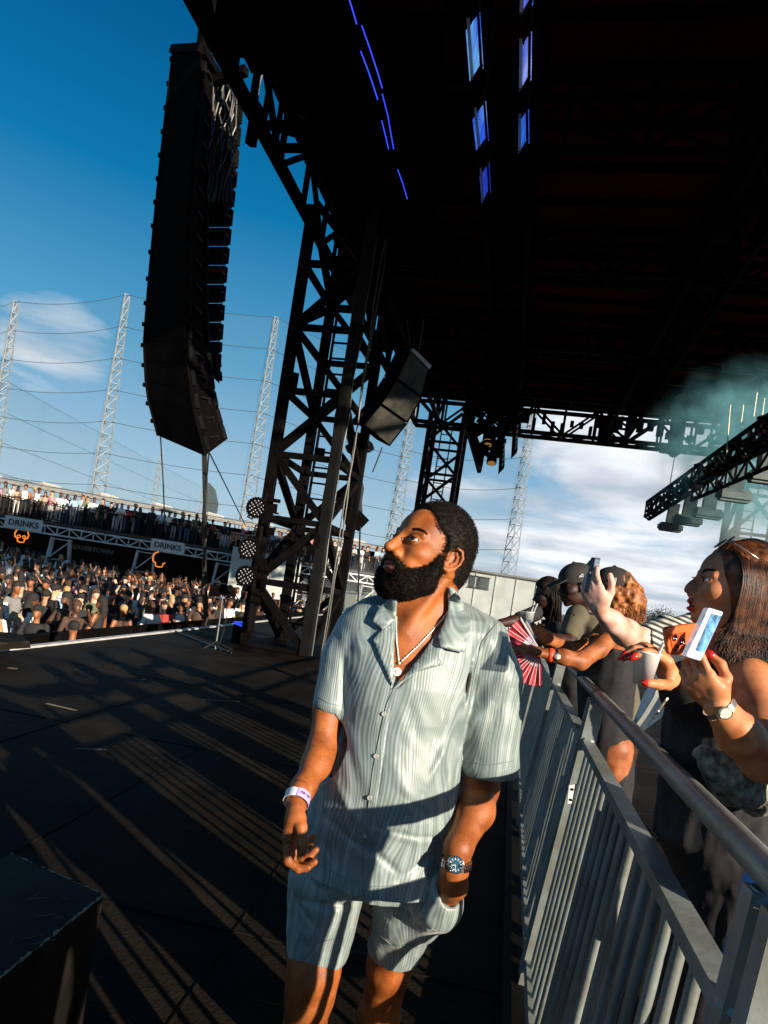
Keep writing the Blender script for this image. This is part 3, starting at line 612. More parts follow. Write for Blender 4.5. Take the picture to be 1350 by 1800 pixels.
# ---- frames: local (x forward, y towards the left side, z up) in metres -> world
class Frame:
    def __init__(s, o, fwd, up, sc=1.0):
        s.o = np.array(o, float); f = Vector(fwd).normalized(); u = Vector(up); u = (u - f * u.dot(f)).normalized(); l = u.cross(f)
        s.R = np.array([f, l, u], float).T; s.sc = sc
    def __call__(s, x, y, z): return s.o + s.R @ (np.array([x, y, z], float) * s.sc)
    def inv(s, V): return ((V - s.o) @ s.R) / s.sc
def rot_local(f, ax, deg):
    return f.R @ np.array(Matrix.Rotation(math.radians(deg), 3, ax))
cm = .01
def head_prims(S, f, fem=False, ear=True, open_mouth=False, eye_dir=None):
    c = lambda x, y, z: f(x * cm, y * cm, z * cm); q = f.sc * cm; R = f.R
    E = lambda p, r, k=1.0, RR=None, sub=False: S.ell(c(*p), np.array(r) * q, R if RR is None else RR, k * q, sub=sub)
    E((-1.6, 0, 3.2), (9.0, 7.3, 8.2)); E((3.2, 0, 3.6), (5.6, 6.0, 5.6), 2.0); E((3.4, 0, -2.5), (5.6, 5.9, 6.4), 2.5)
    if fem: E((3.2, 0, -6.6), (4.8, 4.5, 3.8), 2.0); E((7.3, 0, -9.2), (1.5, 1.5, 1.4), 2.0)
    else: E((2.8, 0, -7.2), (5.6, 5.4, 3.8), 2.0); E((7.3, 0, -9.4), (1.9, 2.2, 1.8), 2.0)
    for y in (-1, 1):
        E((5.4, y * (3.9 if fem else 4.3), -1.9), (2.4, 1.7, 1.6) if fem else (2.6, 1.9, 1.7), 2.5)                                 # cheek bone
        S.cone(c(8.2, y * 1.4, 2.1), c(6.9, y * 4.7, 2.0), .75 * q, .6 * q, 1.2 * q)       # brow
        E((10.0, y * 3.3, .7), (2.3, 1.75, 1.15), 1.4, sub=True)                       # socket
        E((7.55, y * 3.2, .55), (1.42, 1.5, 1.30), .5)                                   # lids
        E((8.3, y * 3.42, .60), (1.7, 1.32, .44), .15, sub=True)                       # eye slit
        E((9.7, y * 1.35, -3.3), (1.15, .95, .95) if not fem else (.95, .75, .75), .8)      # nostril wing
        if not fem: E((6.6, y * 3.4, -4.9), (1.8, 1.3, 1.4), 1.5)
    S.cone(c(8.6, 0, 1.9), c(10.7, 0, -1.7), .62 * q, .75 * q, 1.2 * q); S.cone(c(10.2, 0, -1.0), c(11.0 if fem else 11.4, 0, -2.6), .7 * q, 1.05 * q if not fem else .8 * q, 1.0 * q)
    E((8.6, 0, -2.6), (1.6, 1.6, 1.3), 1.0)
    for y in (-1, 1): E((10.4, y * .75, -4.05), (.6, .38, .45), .3, sub=True)
    E((8.3, 0, -5.6), (1.7, 2.7, 2.1), 1.5)
    lw = 2.3
    if open_mouth:
        E((9.35, 0, -5.25), (1.15, lw, .62), .5); E((9.1, 0, -7.1), (1.15, lw * .9, .72), .5); E((9.6, 0, -6.15), (1.6, 1.9, .42), .3, sub=True)
    else:
        E((9.3, 0, -5.65), (1.05, lw, .58), .5); E((9.15, 0, -6.75), (1.1, lw * .92, .72), .5); E((10.5, 0, -6.2), (1.0, lw * 1.15, .10), .3, sub=True)
    if ear:
        for y in (-1, 1):
            Re = f.R @ np.array(Matrix.Rotation(math.radians(-14), 3, 'Y')) @ np.array(Matrix.Rotation(math.radians(y * -18), 3, 'Z'))
            ce = c(-.9, y * 7.35, -.6); qe = lambda x, yy, z: ce + Re @ (np.array([x, y * yy, z]) * q)
            S.ell(ce, np.array((1.9, .7, 2.9)) * q, Re, .6 * q)
            S.ell(qe(.15, .75, -.1), np.array((1.35, .55, 2.2)) * q, Re, .35 * q, sub=True)
            pts = [qe(1.5, .2, .3), qe(1.6, .5, 1.7), qe(.6, .75, 2.8), qe(-.8, .85, 2.75), qe(-1.75, .8, 1.5), qe(-1.85, .75, 0), qe(-1.3, .6, -1.5), qe(-.1, .45, -2.7), qe(.9, .3, -2.7), qe(1.2, .2, -2.0)]
            S.chain(pts, [.3 * q, .33 * q, .36 * q, .38 * q, .38 * q, .34 * q, .36 * q, .5 * q, .5 * q, .3 * q], .25 * q)
            S.chain([qe(.0, .45, 1.9), qe(-.75, .6, .9), qe(-.8, .6, -.4), qe(-.1, .5, -1.3)], [.28 * q] * 4, .3 * q)
            S.ell(qe(1.3, .5, -.5), np.array((.45, .4, .7)) * q, Re, .3 * q)
def eyes(root, f, look=(1, 0, 0), iris=(.03, .012, .006), fem=False):
    WM = mat('eye_white', (.50, .46, .42), .2, var=.03, spec=.4); IM = mat('eye_iris', iris, .3, var=.3, scale=300, spec=.2)
    for y in (-1, 1):
        c = Vector(f(7.5 * cm, y * 3.2 * cm, .55 * cm)); r = 1.28 * cm * f.sc; m = MB(); lk = Vector(f.R @ np.array(look)).normalized()
        prof = [(r * math.sin(math.pi * i / 14) + 1e-5, -r * math.cos(math.pi * i / 14)) for i in range(15)]
        m.lathe(c, lk, prof[:12], 18); m.cm = 1; ir = r * .50; m.lathe(c, lk, [(ir * 1.05, r * .85), (ir, r * .90), (ir * .6, r * .985), (.0001, r * 1.02)], 18)
        m.build('eye', [WM, IM], root, True)
def hand_prims(S, wrist, dirv, palmn, side, curls, spread=.0, thumb=None, sc=1.0, k=.004, tag=0):
    """dirv wrist->knuckles, palmn = direction the palm faces, side = +1 thumb on (palmn x dirv) side"""
    d = Vector(dirv).normalized(); n = Vector(palmn); n = (n - d * n.dot(d)).normalized(); t = n.cross(d) * side
    w = Vector(wrist); A = lambda a, b, c: w + (d * a + t * b + n * c) * sc
    S.chain([A(-.02, 0, 0), A(.01, 0, 0)], [.0215 * sc, .0235 * sc], .012, tag)
    for b, r in ((-.030, .0135), (-.010, .0150), (.010, .0155), (.029, .0145)):
        S.chain([A(.012, b * .55, .002), A(.085 - abs(b - .005) * .25, b, 0)], [.017 * sc, r * sc], .010, tag)
    S.ell(A(.040, .026, .010), (.022 * sc,) * 3, None, .012, tag); S.ell(A(.045, -.026, .008), (.017 * sc,) * 3, None, .010, tag)
    L = [(.044, .027, .021), (.048, .030, .022), (.044, .027, .021), (.034, .021, .019)]; B = [.030, .010, -.010, -.029]; kb = [.083, .088, .083, .076]; out = []
    for i in range(4):
        p = A(kb[i], B[i], .0); a = 0; pts = [p]; rs = [.0105 * sc]
        sp = (B[i] * 9) * spread; dd = (d + t * sp).normalized()
        for j in range(3):
            a += math.radians(curls[i][j]); v = dd * math.cos(a) + n * math.sin(a); p = p + v * L[i][j] * sc; pts.append(p); rs.append((.0100, .0090, .0078)[j] * sc * (.9 if i == 3 else 1))
        S.chain(pts, rs, k, tag); out.append(pts)
    th = thumb or [(.45, .75, .35), (.75, .45, .30), (.9, .2, .25)]; p = A(.020, .024, .006); pts = [p]; rs = [.017 * sc]
    for j, (v, l, r) in enumerate(zip(th, (.040, .034, .028), (.0125, .0115, .0095))):
        vv = (d * v[0] + t * v[1] + n * v[2]).normalized(); p = p + vv * l * sc; pts.append(p); rs.append(r * sc)
    S.chain(pts, rs, k * 1.5, tag); out.append(pts); return out
def skin_mat(name, col, lips=None, rough=.42, hair=0.0, spec=.5, sss=.06, bump=.25):
    m = bpy.data.materials.new(name); m.use_nodes = True; nt = m.node_tree.nodes; lk = m.node_tree.links; b = nt['Principled BSDF']
    tc = nt.new('ShaderNodeTexCoord'); no = nt.new('ShaderNodeTexNoise'); no.inputs['Scale'].default_value = 18; no.inputs['Detail'].default_value = 6; lk.new(tc.outputs['Object'], no.inputs[0])
    mx = nt.new('ShaderNodeMix'); mx.data_type = 'RGBA'; mx.inputs[6].default_value = (col[0] * .62, col[1] * .55, col[2] * .5, 1); mx.inputs[7].default_value = (col[0] * 1.2, col[1] * 1.25, col[2] * 1.5, 1)
    mr = nt.new('ShaderNodeMapRange'); mr.inputs[1].default_value = .35; mr.inputs[2].default_value = .65; lk.new(no.outputs[0], mr.inputs[0]); lk.new(mr.outputs[0], mx.inputs[0]); out = mx.outputs[2]
    if lips:
        at = nt.new('ShaderNodeAttribute'); at.attribute_name = 'mask'; sp = nt.new('ShaderNodeSeparateColor'); lk.new(at.outputs['Color'], sp.inputs[0])
        m2 = nt.new('ShaderNodeMix'); m2.data_type = 'RGBA'; lk.new(sp.outputs[0], m2.inputs[0]); lk.new(out, m2.inputs[6]); m2.inputs[7].default_value = tuple(lips) + (1,)
        # green channel: dark body hair
        nh = nt.new('ShaderNodeTexNoise'); nh.inputs['Scale'].default_value = 620; nh.inputs['Detail'].default_value = 3; lk.new(tc.outputs['Object'], nh.inputs[0])
        mh = nt.new('ShaderNodeMapRange'); mh.inputs[1].default_value = .50; mh.inputs[2].default_value = .60; lk.new(nh.outputs[0], mh.inputs[0])
        m3 = nt.new('ShaderNodeMix'); m3.data_type = 'RGBA'; lk.new(math_n(nt, lk, 'MULTIPLY', mh.outputs[0], sp.outputs[1], True), m3.inputs[0]); lk.new(m2.outputs[2], m3.inputs[6]); m3.inputs[7].default_value = (.012, .006, .004, 1)
        out = m3.outputs[2]
    rr_ = nt.new('ShaderNodeMapRange'); rr_.inputs[3].default_value = rough - .10; rr_.inputs[4].default_value = rough + .16; lk.new(no.outputs[0], rr_.inputs[0]); lk.new(rr_.outputs[0], b.inputs['Roughness'])
    lk.new(out, b.inputs['Base Color']); b.inputs['Specular IOR Level'].default_value = spec
    b.inputs['Subsurface Weight'].default_value = sss; b.inputs['Subsurface Radius'].default_value = (.010, .003, .0015); b.inputs['Subsurface Scale'].default_value = 1
    nb = nt.new('ShaderNodeTexNoise'); nb.inputs['Scale'].default_value = 420; nb.inputs['Detail'].default_value = 6; lk.new(tc.outputs['Object'], nb.inputs[0])
    bp = nt.new('ShaderNodeBump'); bp.inputs['Strength'].default_value = bump; bp.inputs['Distance'].default_value = .002; lk.new(nb.outputs[0], bp.inputs['Height']); lk.new(bp.outputs[0], b.inputs['Normal']); return m
from mathutils.bvhtree import BVHTree
def bvh(o): me = o.data; return BVHTree.FromPolygons([v.co for v in me.vertices], [p.vertices for p in me.polygons])
CAMP = Vector((0, 0, CAMH))
def drape(T, px, py, off=.002, default=None):
    d = (P(px, py, 1) - CAMP).normalized(); h = T.ray_cast(CAMP, d)
    if h[0] is None: return default
    return h[0] + h[1] * off * (1 if h[1].dot(d) < 0 else -1)
def curls(name, T_obj, mask_f, n, size, m, parent, seed=1, h=.004, jitter=.004):
    """many tiny curled tufts over a surface"""
    r = np.random.RandomState(seed); me = T_obj.data; nv = len(me.vertices); co = np.empty(nv * 3, np.float32); me.vertices.foreach_get('co', co); co = co.reshape(-1, 3)
    no = np.empty(nv * 3, np.float32); me.vertices.foreach_get('normal', no); no = no.reshape(-1, 3)
    k = np.where(mask_f(co))[0]; k = r.choice(k, min(n, len(k) * 3)); base = co[k] + no[k] * r.uniform(0, h, (len(k), 1)); nn = no[k] + r.normal(0, .35, (len(k), 3)); nn /= np.linalg.norm(nn, axis=1)[:, None]
    t = np.cross(nn, r.normal(0, 1, (len(k), 3))); t /= np.linalg.norm(t, axis=1)[:, None]; b = np.cross(nn, t)
    V = []; Fq = []; M_ = 7; s = size * r.uniform(.7, 1.3, len(k)); o = 0; ph = r.uniform(0, 6.28, len(k)); w = size * .20
    for j in range(M_):
        a = ph + j * .95; rad = s * (.55 - .02 * j)
        c = base + t * (np.cos(a) * rad)[:, None] + b * (np.sin(a) * rad)[:, None] + nn * (s * (j * .28 - .3))[:, None]
        rd = t * np.cos(a)[:, None] + b * np.sin(a)[:, None]
        ww = w * (1 - .1 * j)
        V += [c + rd * ww, c + nn * ww * .9 - rd * ww * .6, c - nn * ww * .9 - rd * ww * .6]
    V = np.stack(V, 1).reshape(-1, 3); nk = len(k); st = np.arange(nk)[:, None] * (M_ * 3)
    for j in range(M_ - 1):
        for e in range(3): Fq.append(st + np.array([[j * 3 + e, j * 3 + (e + 1) % 3, (j + 1) * 3 + (e + 1) % 3, (j + 1) * 3 + e]]))
    return mesh_np(name, [(V, np.concatenate(Fq))], m, parent)
# ------------------------------------------------------------------ the man in the foreground
SKIN = skin_mat('brown_skin', (.32, .092, .018), lips=(.34, .11, .08), rough=.44, spec=.38, bump=.5)
HAIRM = mat('black_curls', (.010, .007, .005), .65, var=.5, scale=120, spec=.12)
def shirt_mat(name='sage_satin', a=(.125, .168, .158), b=(.285, .338, .332), rot=-4):
    m = bpy.data.materials.new(name); m.use_nodes = True; nt = m.node_tree.nodes; lk = m.node_tree.links; B = nt['Principled BSDF']
    tc = nt.new('ShaderNodeTexCoord'); mp = nt.new('ShaderNodeMapping'); mp.inputs['Scale'].default_value = (1, .35, .36); mp.inputs['Rotation'].default_value = (0, math.radians(rot), 0); lk.new(tc.outputs['Object'], mp.inputs[0])
    n = nt.new('ShaderNodeTexNoise'); n.inputs['Scale'].default_value = 10.5; n.inputs['Detail'].default_value = 0.6; lk.new(mp.outputs[0], n.inputs[0])
    sp = nt.new('ShaderNodeSeparateXYZ'); lk.new(mp.outputs[0], sp.inputs[0])
    ph = math_n(nt, lk, 'ADD', math_n(nt, lk, 'MULTIPLY', sp.outputs[0], 860.0), math_n(nt, lk, 'MULTIPLY', n.outputs[0], 98.0))
    s1 = math_n(nt, lk, 'SINE', ph); s1 = math_n(nt, lk, 'MULTIPLY', math_n(nt, lk, 'ADD', s1, 1.0), .5)
    n2 = nt.new('ShaderNodeTexNoise'); n2.inputs['Scale'].default_value = 22; n2.inputs['Detail'].default_value = 1; n2.inputs['Distortion'].default_value = .6; lk.new(mp.outputs[0], n2.inputs[0])
    br = nt.new('ShaderNodeMapRange'); br.inputs[1].default_value = .47; br.inputs[2].default_value = .50; lk.new(n2.outputs[0], br.inputs[0])
    ph2 = math_n(nt, lk, 'MULTIPLY', math_n(nt, lk, 'SINE', math_n(nt, lk, 'ADD', math_n(nt, lk, 'MULTIPLY', ph, .27), 1.0)), 6.0, True)
    n3 = nt.new('ShaderNodeTexNoise'); n3.inputs['Scale'].default_value = 9; n3.inputs['Detail'].default_value = 2; lk.new(mp.outputs[0], n3.inputs[0])
    f = math_n(nt, lk, 'ADD', math_n(nt, lk, 'MULTIPLY', math_n(nt, lk, 'MULTIPLY', s1, n3.outputs[0]), .9), math_n(nt, lk, 'MULTIPLY', math_n(nt, lk, 'MULTIPLY', ph2, br.outputs[0]), .45), True)
    mx = nt.new('ShaderNodeMix'); mx.data_type = 'RGBA'; lk.new(f, mx.inputs[0]); mx.inputs[6].default_value = a + (1,); mx.inputs[7].default_value = b + (1,); lk.new(mx.outputs[2], B.inputs['Base Color'])
    B.inputs['Roughness'].default_value = .47; B.inputs['Specular IOR Level'].default_value = .55; B.inputs['Sheen Weight'].default_value = .25; B.inputs['Sheen Roughness'].default_value = .4
    bp = nt.new('ShaderNodeBump'); bp.inputs['Strength'].default_value = .5; bp.inputs['Distance'].default_value = .0012; lk.new(f, bp.inputs['Height']); lk.new(bp.outputs[0], B.inputs['Normal']); return m
SHIRT = shirt_mat(); COLM = shirt_mat('sage_satin_collar', rot=74); SHORT = shirt_mat('sage_satin_dark', (.125, .160, .150), (.265, .310, .298))
YM = 1.60
MAN = empty('person', (.08, 1.62, 0), 'bearded man in shiny sage green shirt and shorts, one hand in his pocket', 'person')
alpha, beta = math.radians(35), math.radians(13)
fw = Vector((-math.cos(alpha) * math.cos(beta), -math.sin(alpha) * math.cos(beta), math.sin(beta)))
HF = Frame((0, 0, 0), fw, (0, 0, 1), 1.06)
eo = HF(-.9 * cm, 7.35 * cm, -.6 * cm); HF.o = np.array(P(794, 985, 1.545)) - eo
B = SDF(); head_prims(B, HF)
Pn = lambda x, y, Y: np.array(P(x, y, Y))
nk0 = HF(-3.2 * cm, 0, -5 * cm); nk1 = Pn(752, 1100, 1.64)
B.cone(nk0, nk1, .066, .068, .03); B.cone(HF(2.0 * cm, 0, -8 * cm), Pn(728, 1105, 1.58), .040, .045, .03)
B.cone(nk1, Pn(650, 1110, 1.67), .042, .035, .04); B.cone(nk1, Pn(842, 1140, 1.67), .040, .035, .04)
B.cone(HF(-2 * cm, 6.5 * cm, -4 * cm), Pn(712, 1108, 1.535), .012, .010, .02)     # neck tendon
B.ell(HF(4.2 * cm, 0, -13.0 * cm), (.018, .016, .02), None, .02)
def secs(Lp, Rp, zs, Y, ay, dy=0.0, shrink=0.0):
    l = sorted([(P(x, y, Y).z, P(x, y, Y).x) for x, y in Lp]); r = sorted([(P(x, y, Y).z, P(x, y, Y).x) for x, y in Rp]); out = []
    for z, h in zip(zs, ay):
        a = np.interp(z, [q[0] for q in l], [q[1] for q in l]); b = np.interp(z, [q[0] for q in r], [q[1] for q in r])
        out.append((z, (a + b) / 2, Y + dy, (b - a) / 2 - shrink, h - shrink))
    return out
TL = [(678, 1056), (640, 1068), (612, 1088), (600, 1130), (596, 1250), (574, 1322), (550, 1390), (538, 1430), (536, 1505), (526, 1560)]
TR = [(800, 1052), (838, 1080), (852, 1110), (842, 1160), (828, 1220), (815, 1276), (809, 1320), (811, 1350), (802, 1411), (792, 1450), (785, 1500), (788, 1560)]
zs = [.83, .90, .97, 1.05, 1.15, 1.25, 1.33, 1.40, 1.445, 1.475, 1.50]; ay = [.135, .133, .130, .128, .128, .130, .122, .105, .085, .065, .045]
T0 = secs(TL, TR, zs, YM, ay)
B.loft([(z, x, y, a - .030 if z < 1.2 else a - .020, b - (.030 if z < 1.2 else .017)) for z, x, y, a, b in T0 if z > 1.0], .04)
mouth = lambda V: HF.inv(V) * 100
# arms
sL, eL, wL = Pn(622, 1118, 1.61), Pn(565, 1320, 1.54), Pn(522, 1412, 1.41)
B.chain([sL, Pn(577, 1247, 1.58), eL, Pn(556, 1343, 1.505), Pn(533, 1385, 1.44), wL], [.042, .034, .0335, .0325, .025, .0215], .02)
sR, eR, wR = Pn(864, 1172, 1.63), Pn(846, 1385, 1.63), Pn(803, 1500, 1.455)
B.chain([sR, Pn(858, 1290, 1.63), eR, Pn(836, 1425, 1.56), Pn(806, 1490, 1.47), Pn(799, 1530, 1.475), Pn(797, 1555, 1.50), Pn(780, 1592, 1.56)], [.042, .042, .041, .043, .0290, .0275, .030, .026], .02)
def mcol(V):
    L = mouth(V); C = np.zeros((len(V), 3), np.float32)
    m = np.exp(-((L[:, 2] + 6.2) / 1.15) ** 4) * (L[:, 0] > 8.2) * np.exp(-(L[:, 1] / 2.3) ** 6); C[:, 0] = m * .8
    # stubble near beard edge, hair on arms and shins
    low = (V[:, 2] < 1.15) & (V[:, 2] > .3); C[:, 1] = np.where(low, .38, 0)
    sidefade = (L[:, 2] > -4) & (L[:, 2] < 6) & (L[:, 0] > 0) & (L[:, 0] < 6.0) & (np.abs(L[:, 1]) > 4.5) & (V[:, 2] > 1.4)
    C[:, 1] = np.where(sidefade, np.clip(1 - (L[:, 0] - 2.5) / 3, 0, 1) * np.clip((L[:, 2] + 4) / 3, 0, 1) * .9, C[:, 1]); return C
up = B.mesh(.0022, lo=(-1, None, 1.30)); mid = B.mesh(.0034, hi=(None, None, 1.31))
LG = SDF()
kL, kR = Pn(552, 1702, 1.60), Pn(684, 1700, 1.74)
LG.chain([Pn(572, 1545, 1.62), Pn(560, 1640, 1.61), kL, Pn(545, 1745, 1.60)], [.088, .066, .060, .056], .03); LG.ell(kL + np.array([0, -.030, .0]), (.036, .030, .040), None, .03)
aL = np.array([kL[0] - .005, kL[1] + .03, .09]); LG.chain([Pn(545, 1745, 1.60), Pn(545, 1745, 1.60) * .6 + aL * .4 + np.array([0, .025, 0]), aL], [.054, .056, .036], .03)
LG.chain([Pn(725, 1560, 1.66), Pn(698, 1640, 1.70), kR], [.088, .066, .056], .03); LG.ell(kR + np.array([0, -.025, 0]), (.032, .028, .04), None, .03)
aR = np.array([kR[0] + .0, kR[1] + .10, .09]); LG.chain([kR, kR * .6 + aR * .4 + np.array([0, .03, 0]), aR], [.054, .054, .035], .03)
for a in (aL, aR): LG.chain([a, a + np.array([-.01, -.03, -.035]), a + np.array([-.04, -.17, -.045])], [.036, .035, .028], .02)
legs = LG.mesh(.004)
HL = SDF()   # his right hand, relaxed, back of the hand to the left, thumb towards the camera
hand_prims(HL, wL + np.array([.0, -.005, .012]), P(508, 1490, 1.39) - P(523, 1412, 1.41), (.95, -.10, .0), -1, [(14, 52, 42), (22, 62, 48), (30, 68, 50), (38, 72, 52)], thumb=[(.78, .42, .50), (.95, .10, .32), (.98, -.05, .06)], sc=.96)
MANB = mesh_np('body', [up, mid, legs, HL.mesh(.0014)], SKIN, MAN, colf=mcol)
eyes(MAN, HF, look=(.86, .36, .26))
# shirt
S = SDF(); S.loft([(z, x, y, a, b) for z, x, y, a, b in T0 if z > .87] + [(.850,) + tuple(T0[0][1:])], .02)
S.cone(Pn(655, 1082, 1.63), Pn(742, 1072, 1.66), .045, .060, .03); S.cone(Pn(742, 1072, 1.66), Pn(850, 1120, 1.66), .062, .058, .03)
S.chain([Pn(630, 1108, 1.62), Pn(605, 1160, 1.61), Pn(583, 1236, 1.58)], [.056, .054, .046], .02)
S.chain([Pn(852, 1132, 1.63), Pn(868, 1190, 1.63), Pn(862, 1262, 1.63), Pn(862, 1340, 1.63)], [.062, .070, .072, .072], .018)
S.ell(Pn(690, 1390, 1.55), (.13, .10, .16), None, .05)
HEMS = []
S.loft([(z - (.03 if i == 0 else 0), x, y, a - .026, b - .026) for i, (z, x, y, a, b) in enumerate(T0)], .004, sub=True)
S.cone(Pn(750, 1090, 1.63), Pn(757, 1010, 1.60), .066, .075, .01, sub=True)
S.cone(Pn(692, 1213, 1.475), Pn(738, 1100, 1.53), .004, .066, .004, sub=True); S.cone(Pn(639, 1565, 1.47), Pn(643, 1600, 1.47), .001, .009, .002, sub=True)
S.cone(Pn(581, 1242, 1.58), Pn(566, 1290, 1.57), .039, .041, .003, sub=True); S.cone(Pn(862, 1330, 1.63), Pn(860, 1440, 1.63), .062, .066, .003, sub=True)
# cut the sleeve ends
dL = (Pn(577, 1250, 1.58) - Pn(600, 1170, 1.60)); dL /= np.linalg.norm(dL); hl0 = Pn(576, 1248, 1.58)
S.ell(Pn(576, 1248, 1.58) + dL * .088, (.09, .09, .085), None, .002, sub=True)
S.ell(Pn(861, 1352, 1.63) + np.array([0, 0, -.092]), (.10, .13, .0900), None, .002, sub=True)
def fold(x, y, z, a, b, wd, dp):
    a, b = np.array([a[0], a[1]]), np.array([b[0], b[1]]); ab = b - a; t = np.clip(((x - a[0]) * ab[0] + (z - a[1]) * ab[1]) / (ab @ ab), 0, 1)
    d = np.hypot(x - a[0] - t * ab[0], z - a[1] - t * ab[1]); return dp * np.exp(-(d / wd) ** 2) * np.sin(np.pi * np.clip(t, .04, .96)) ** .5
XZ = lambda px, py, Y=1.49: (P(px, py, Y).x, P(px, py, Y).z)
def sdisp(x, y, z):
    d = .0030 * vnoise(x * 1.0 + z * .35, y * .7, z * .42, 17, 1) + .0018 * vnoise(x + z * .5, y, z * .6, 38, 2)
    hw = np.clip((z - .862) / .03, 0, 1) * np.where(x > P(812, 1300, 1.6).x, np.clip((z - P(861, 1350, 1.63).z) / .03, 0, 1), 1); e_ = (x - hl0[0]) * dL[0] + (y - hl0[1]) * dL[1] + (z - hl0[2]) * dL[2]
    hw = hw * np.where(x < P(596, 1240, 1.6).x, np.clip(-e_ / .02, 0, 1), 1)
    f = (y < 1.60)
    for a, b, w, dp in (((572, 1440), (660, 1500), .010, .006), ((655, 1410), (640, 1505), .008, .004), ((650, 1440), (770, 1478), .011, -.006), ((650, 1440), (780, 1478), .008, .008), ((640, 1470), (700, 1530), .009, .006),
                        ((700, 1540), (775, 1500), .010, .006), ((815, 1285), (770, 1420), .012, .006), ((800, 1290), (745, 1380), .012, -.006), ((600, 1290), (640, 1400), .014, .004), ((690, 1330), (735, 1440), .014, -.006),
                        ((820, 1255), (835, 1175), .007, .010), ((832, 1170), (870, 1110), .006, .003), ((600, 1250), (602, 1150), .007, .006), ((590, 1380), (630, 1440), .012, -.005), ((760, 1440), (700, 1380), .010, .005),
                        ((845, 1250), (885, 1180), .014, .005), ((830, 1290), (880, 1240), .013, -.005), ((870, 1300), (890, 1230), .012, .005), ((563, 1480), (600, 1530), .010, .004)):
        d = d + f * fold(x, y, z, XZ(*a), XZ(*b), w, dp)
    d = d * hw
    d = d + f * fold(x, y, z, XZ(690, 1215), XZ(640, 1560), .0022, .0030) * .9       # placket line
    return d
SHIRTO = mesh_np('shirt', [S.mesh(.0030, disp=sdisp)], SHIRT, MAN)
# shorts
Q = SDF()
hemL = Pn(560, 1658, 1.615); hemR = Pn(694, 1662, 1.70)
Q.loft([(.815, P(652, 1530, 1.62).x, 1.63, .158, .116), (.84, P(650, 1520, 1.62).x, 1.63, .165, .120), (.875, P(655, 1490, 1.62).x, 1.62, .160, .118)], .03)
Q.chain([Pn(575, 1550, 1.62), hemL], [.098, .079], .015); Q.chain([Pn(722, 1556, 1.65), Pn(716, 1600, 1.67), hemR], [.098, .084, .071], .015)
Q.chain([Pn(772, 1562, 1.535), Pn(768, 1585, 1.545), Pn(745, 1622, 1.61)], [.052, .056, .042], .03)
for a, b, r in ((Pn(572, 1600, 1.61), hemL, .066), (Pn(704, 1620, 1.685), hemR, .058)):
    d = (b - a) / np.linalg.norm(b - a); Q.ell(b + d * .083, (.1, .1, .080), None, .002, sub=True); Q.cone(b - d * .03, b + d * .1, r, r + .004, .003, sub=True)
Q.cone(Pn(799, 1535, 1.475), Pn(792, 1572, 1.50), .031, .029, .006, sub=True)
def qdisp(x, y, z):
    d = .0036 * vnoise(x + z * .3, y * .7, z * .6, 24, 5) + .002 * vnoise(x, y, z, 50, 6); f = (y < 1.66)
    hw = 1
    for h_, a_2 in ((hemL, Pn(572, 1600, 1.61)), (hemR, Pn(704, 1620, 1.685))):
        u_ = (h_ - a_2) / np.linalg.norm(h_ - a_2); e_ = (x - h_[0]) * u_[0] + (y - h_[1]) * u_[1] + (z - h_[2]) * u_[2]; r2 = np.sqrt((x - h_[0]) ** 2 + (y - h_[1]) ** 2 + (z - h_[2]) ** 2); hw = hw * np.where(r2 < .11, np.clip((-e_ + .0) / .03, 0, 1), 1)
    d = d * hw
    for a, b, w, dp in (((520, 1590), (625, 1600), .008, .009), ((625, 1600), (645, 1575), .008, .007), ((540, 1550), (600, 1562), .007, .006), ((512, 1590), (560, 1640), .008, .006), ((660, 1590), (650, 1640), .010, .006), ((745, 1585), (700, 1660), .012, .005)):
        d = d + f * fold(x, y, z, XZ(*a, 1.52), XZ(*b, 1.52), w, dp)
    return d
SHORTO = mesh_np('shorts', [Q.mesh(.0034, disp=qdisp)], SHORT, MAN)
